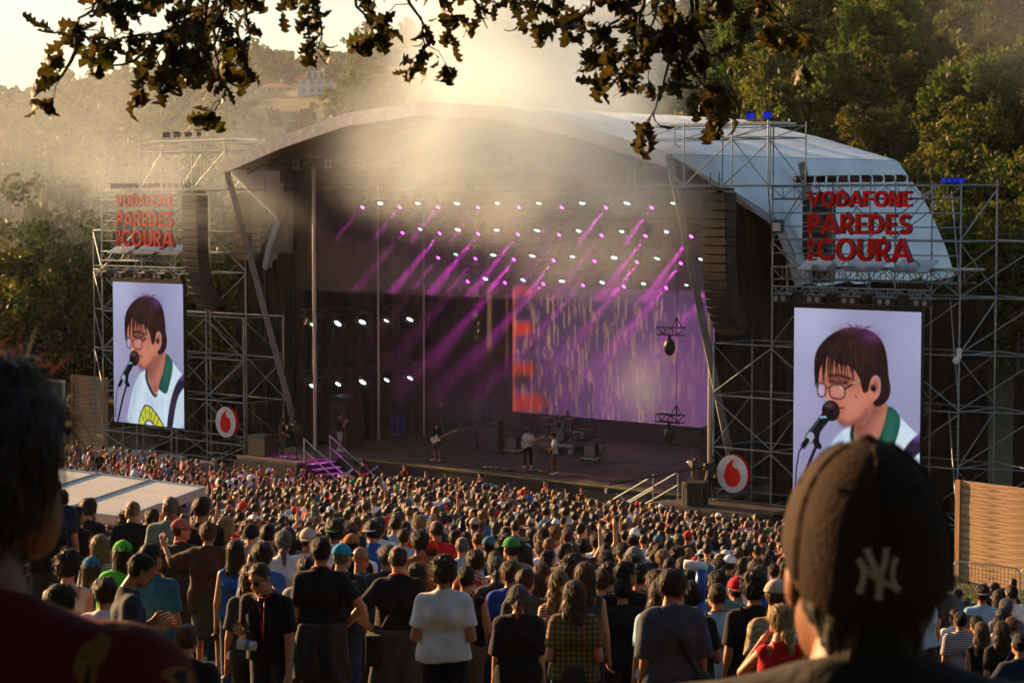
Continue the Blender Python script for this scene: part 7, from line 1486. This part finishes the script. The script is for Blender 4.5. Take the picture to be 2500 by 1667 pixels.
# ---------------------------------------------------------------- haze and smoke
def volmat(name, density, col, aniso, noise=None, falloff=True, thr=(.35, .75), detail=4.0, emis_=None):
    m = bpy.data.materials.new(name); t, n, l = nodes(m); n.remove(n['Principled BSDF']); v = n.new('ShaderNodeVolumePrincipled')
    v.inputs['Color'].default_value = (*col, 1); v.inputs['Anisotropy'].default_value = aniso; v.inputs['Density'].default_value = density; l.new(v.outputs[0], n['Material Output'].inputs['Volume'])
    if noise:
        g = n.new('ShaderNodeNewGeometry'); nz = n.new('ShaderNodeTexNoise'); nz.inputs['Scale'].default_value = noise; nz.inputs['Detail'].default_value = detail; nz.inputs['Roughness'].default_value = .55; nz.inputs['Distortion'].default_value = .4; l.new(g.outputs['Position'], nz.inputs['Vector'])
        r = n.new('ShaderNodeMapRange'); r.inputs[1].default_value = thr[0]; r.inputs[2].default_value = thr[1]; r.inputs[3].default_value = 0; r.inputs[4].default_value = 1; l.new(nz.outputs[0], r.inputs[0]); last = r.outputs[0]
        if falloff:
            tc = n.new('ShaderNodeTexCoord'); ln = n.new('ShaderNodeVectorMath'); ln.operation = 'LENGTH'; l.new(tc.outputs['Object'], ln.inputs[0]); f = n.new('ShaderNodeMapRange'); f.interpolation_type = 'SMOOTHSTEP'; f.inputs[1].default_value = 1.0; f.inputs[2].default_value = .15; f.inputs[3].default_value = 0; f.inputs[4].default_value = 1; l.new(ln.outputs['Value'], f.inputs[0])
            mu = n.new('ShaderNodeMath'); mu.operation = 'MULTIPLY'; l.new(last, mu.inputs[0]); l.new(f.outputs[0], mu.inputs[1]); last = mu.outputs[0]
        md = n.new('ShaderNodeMath'); md.operation = 'MULTIPLY'; md.inputs[1].default_value = density; l.new(last, md.inputs[0]); l.new(md.outputs[0], v.inputs['Density'])
    return m
_ball = {}
def smoke(c, r, dens, label, noise=.16, thr=(.36, .72), rot=(0, 0, 0), col=(.80, .92, 1.0), an=.25):
    m = volmat('stage_smoke', dens, col, an, noise, True, thr)
    o = ob('smoke', MB().ell((0, 0, 0), (1, 1, 1), 20, 12).mesh('smoke', m, True), None, c, rot, r); tag(o, label, 'smoke', kind='stuff'); return o
smoke(S(16.5, -5.2, 13.6), (8.5, 2.8, 4.6), .85, 'thick pale smoke billowing in front of the roof valance', .2, (.28, .66))
smoke(S(21.0, -5.2, 11.4), (5.2, 2.6, 4.6), .65, 'pale smoke drifting down beside the hanging line array', .22, (.32, .68))
smoke(S(11.6, 2.0, 19.0), (8.0, 6.0, 7.5), .5, 'tall pale smoke column rising above the stage roof', .15, (.28, .66))
smoke(S(12.5, 4.0, 28), (9.0, 7.0, 10.0), .16, 'thin smoke column fading upward against the wooded hill', .13, (.3, .68))
smoke(S(-3.5, -3.4, 12.2), (9.0, 3.4, 3.2), .13, 'golden smoke streaming past the cantilever frame by hazy tower', .24, (.34, .68))
smoke(Vector((-28, 122, 15.5)), (25, 12, 8.5), .05, 'thin smoke drifting across the wood beyond the hazy tower', .09, (.34, .70))
smoke(S(29, 24, 20), (13, 8, 6), .035, 'faint smoke wisps over the trees beyond the white roof', .13, (.42, .70))
smoke(Vector((-62, 430, 36)), (150, 190, 42), .0008, 'thin golden mist lying over the far village hill', .012, (.2, .6))
# mist inside the stage house
for z0, z1, dn, lb in ((7.3, 12.2, .05, 'mist hanging among the lamps in the upper stage house'), (.05, 7.29, .012, 'thin even mist over the stage floor')):
    o = ob('stage_mist', MB().box((9.7, (7.2 if z0 > 1 else 7.8), (z0+z1)/2), (24.2, (12.0 if z0 > 1 else 10.8), z1-z0)).mesh('stage_mist', volmat('stage_mist', dn, (.9, .9, .95), .2)), None, S(0, 0, 0), (0, 0, RZ)); tag(o, lb, 'mist', kind='stuff')
smoke(S(4.5, 7.5, 1.8), (5.0, 4.0, 2.6), .10, 'low bluish mist behind the bassist', .3, col=(.85, .92, 1.0))
# the air over the whole valley
o = ob('haze', MB().box((0, 330, 38), (1500, 780, 84)).mesh('haze', volmat('haze', .00006, (1.0, .94, .86), .35))); tag(o, 'warm evening haze over the whole valley', 'haze', kind='stuff')
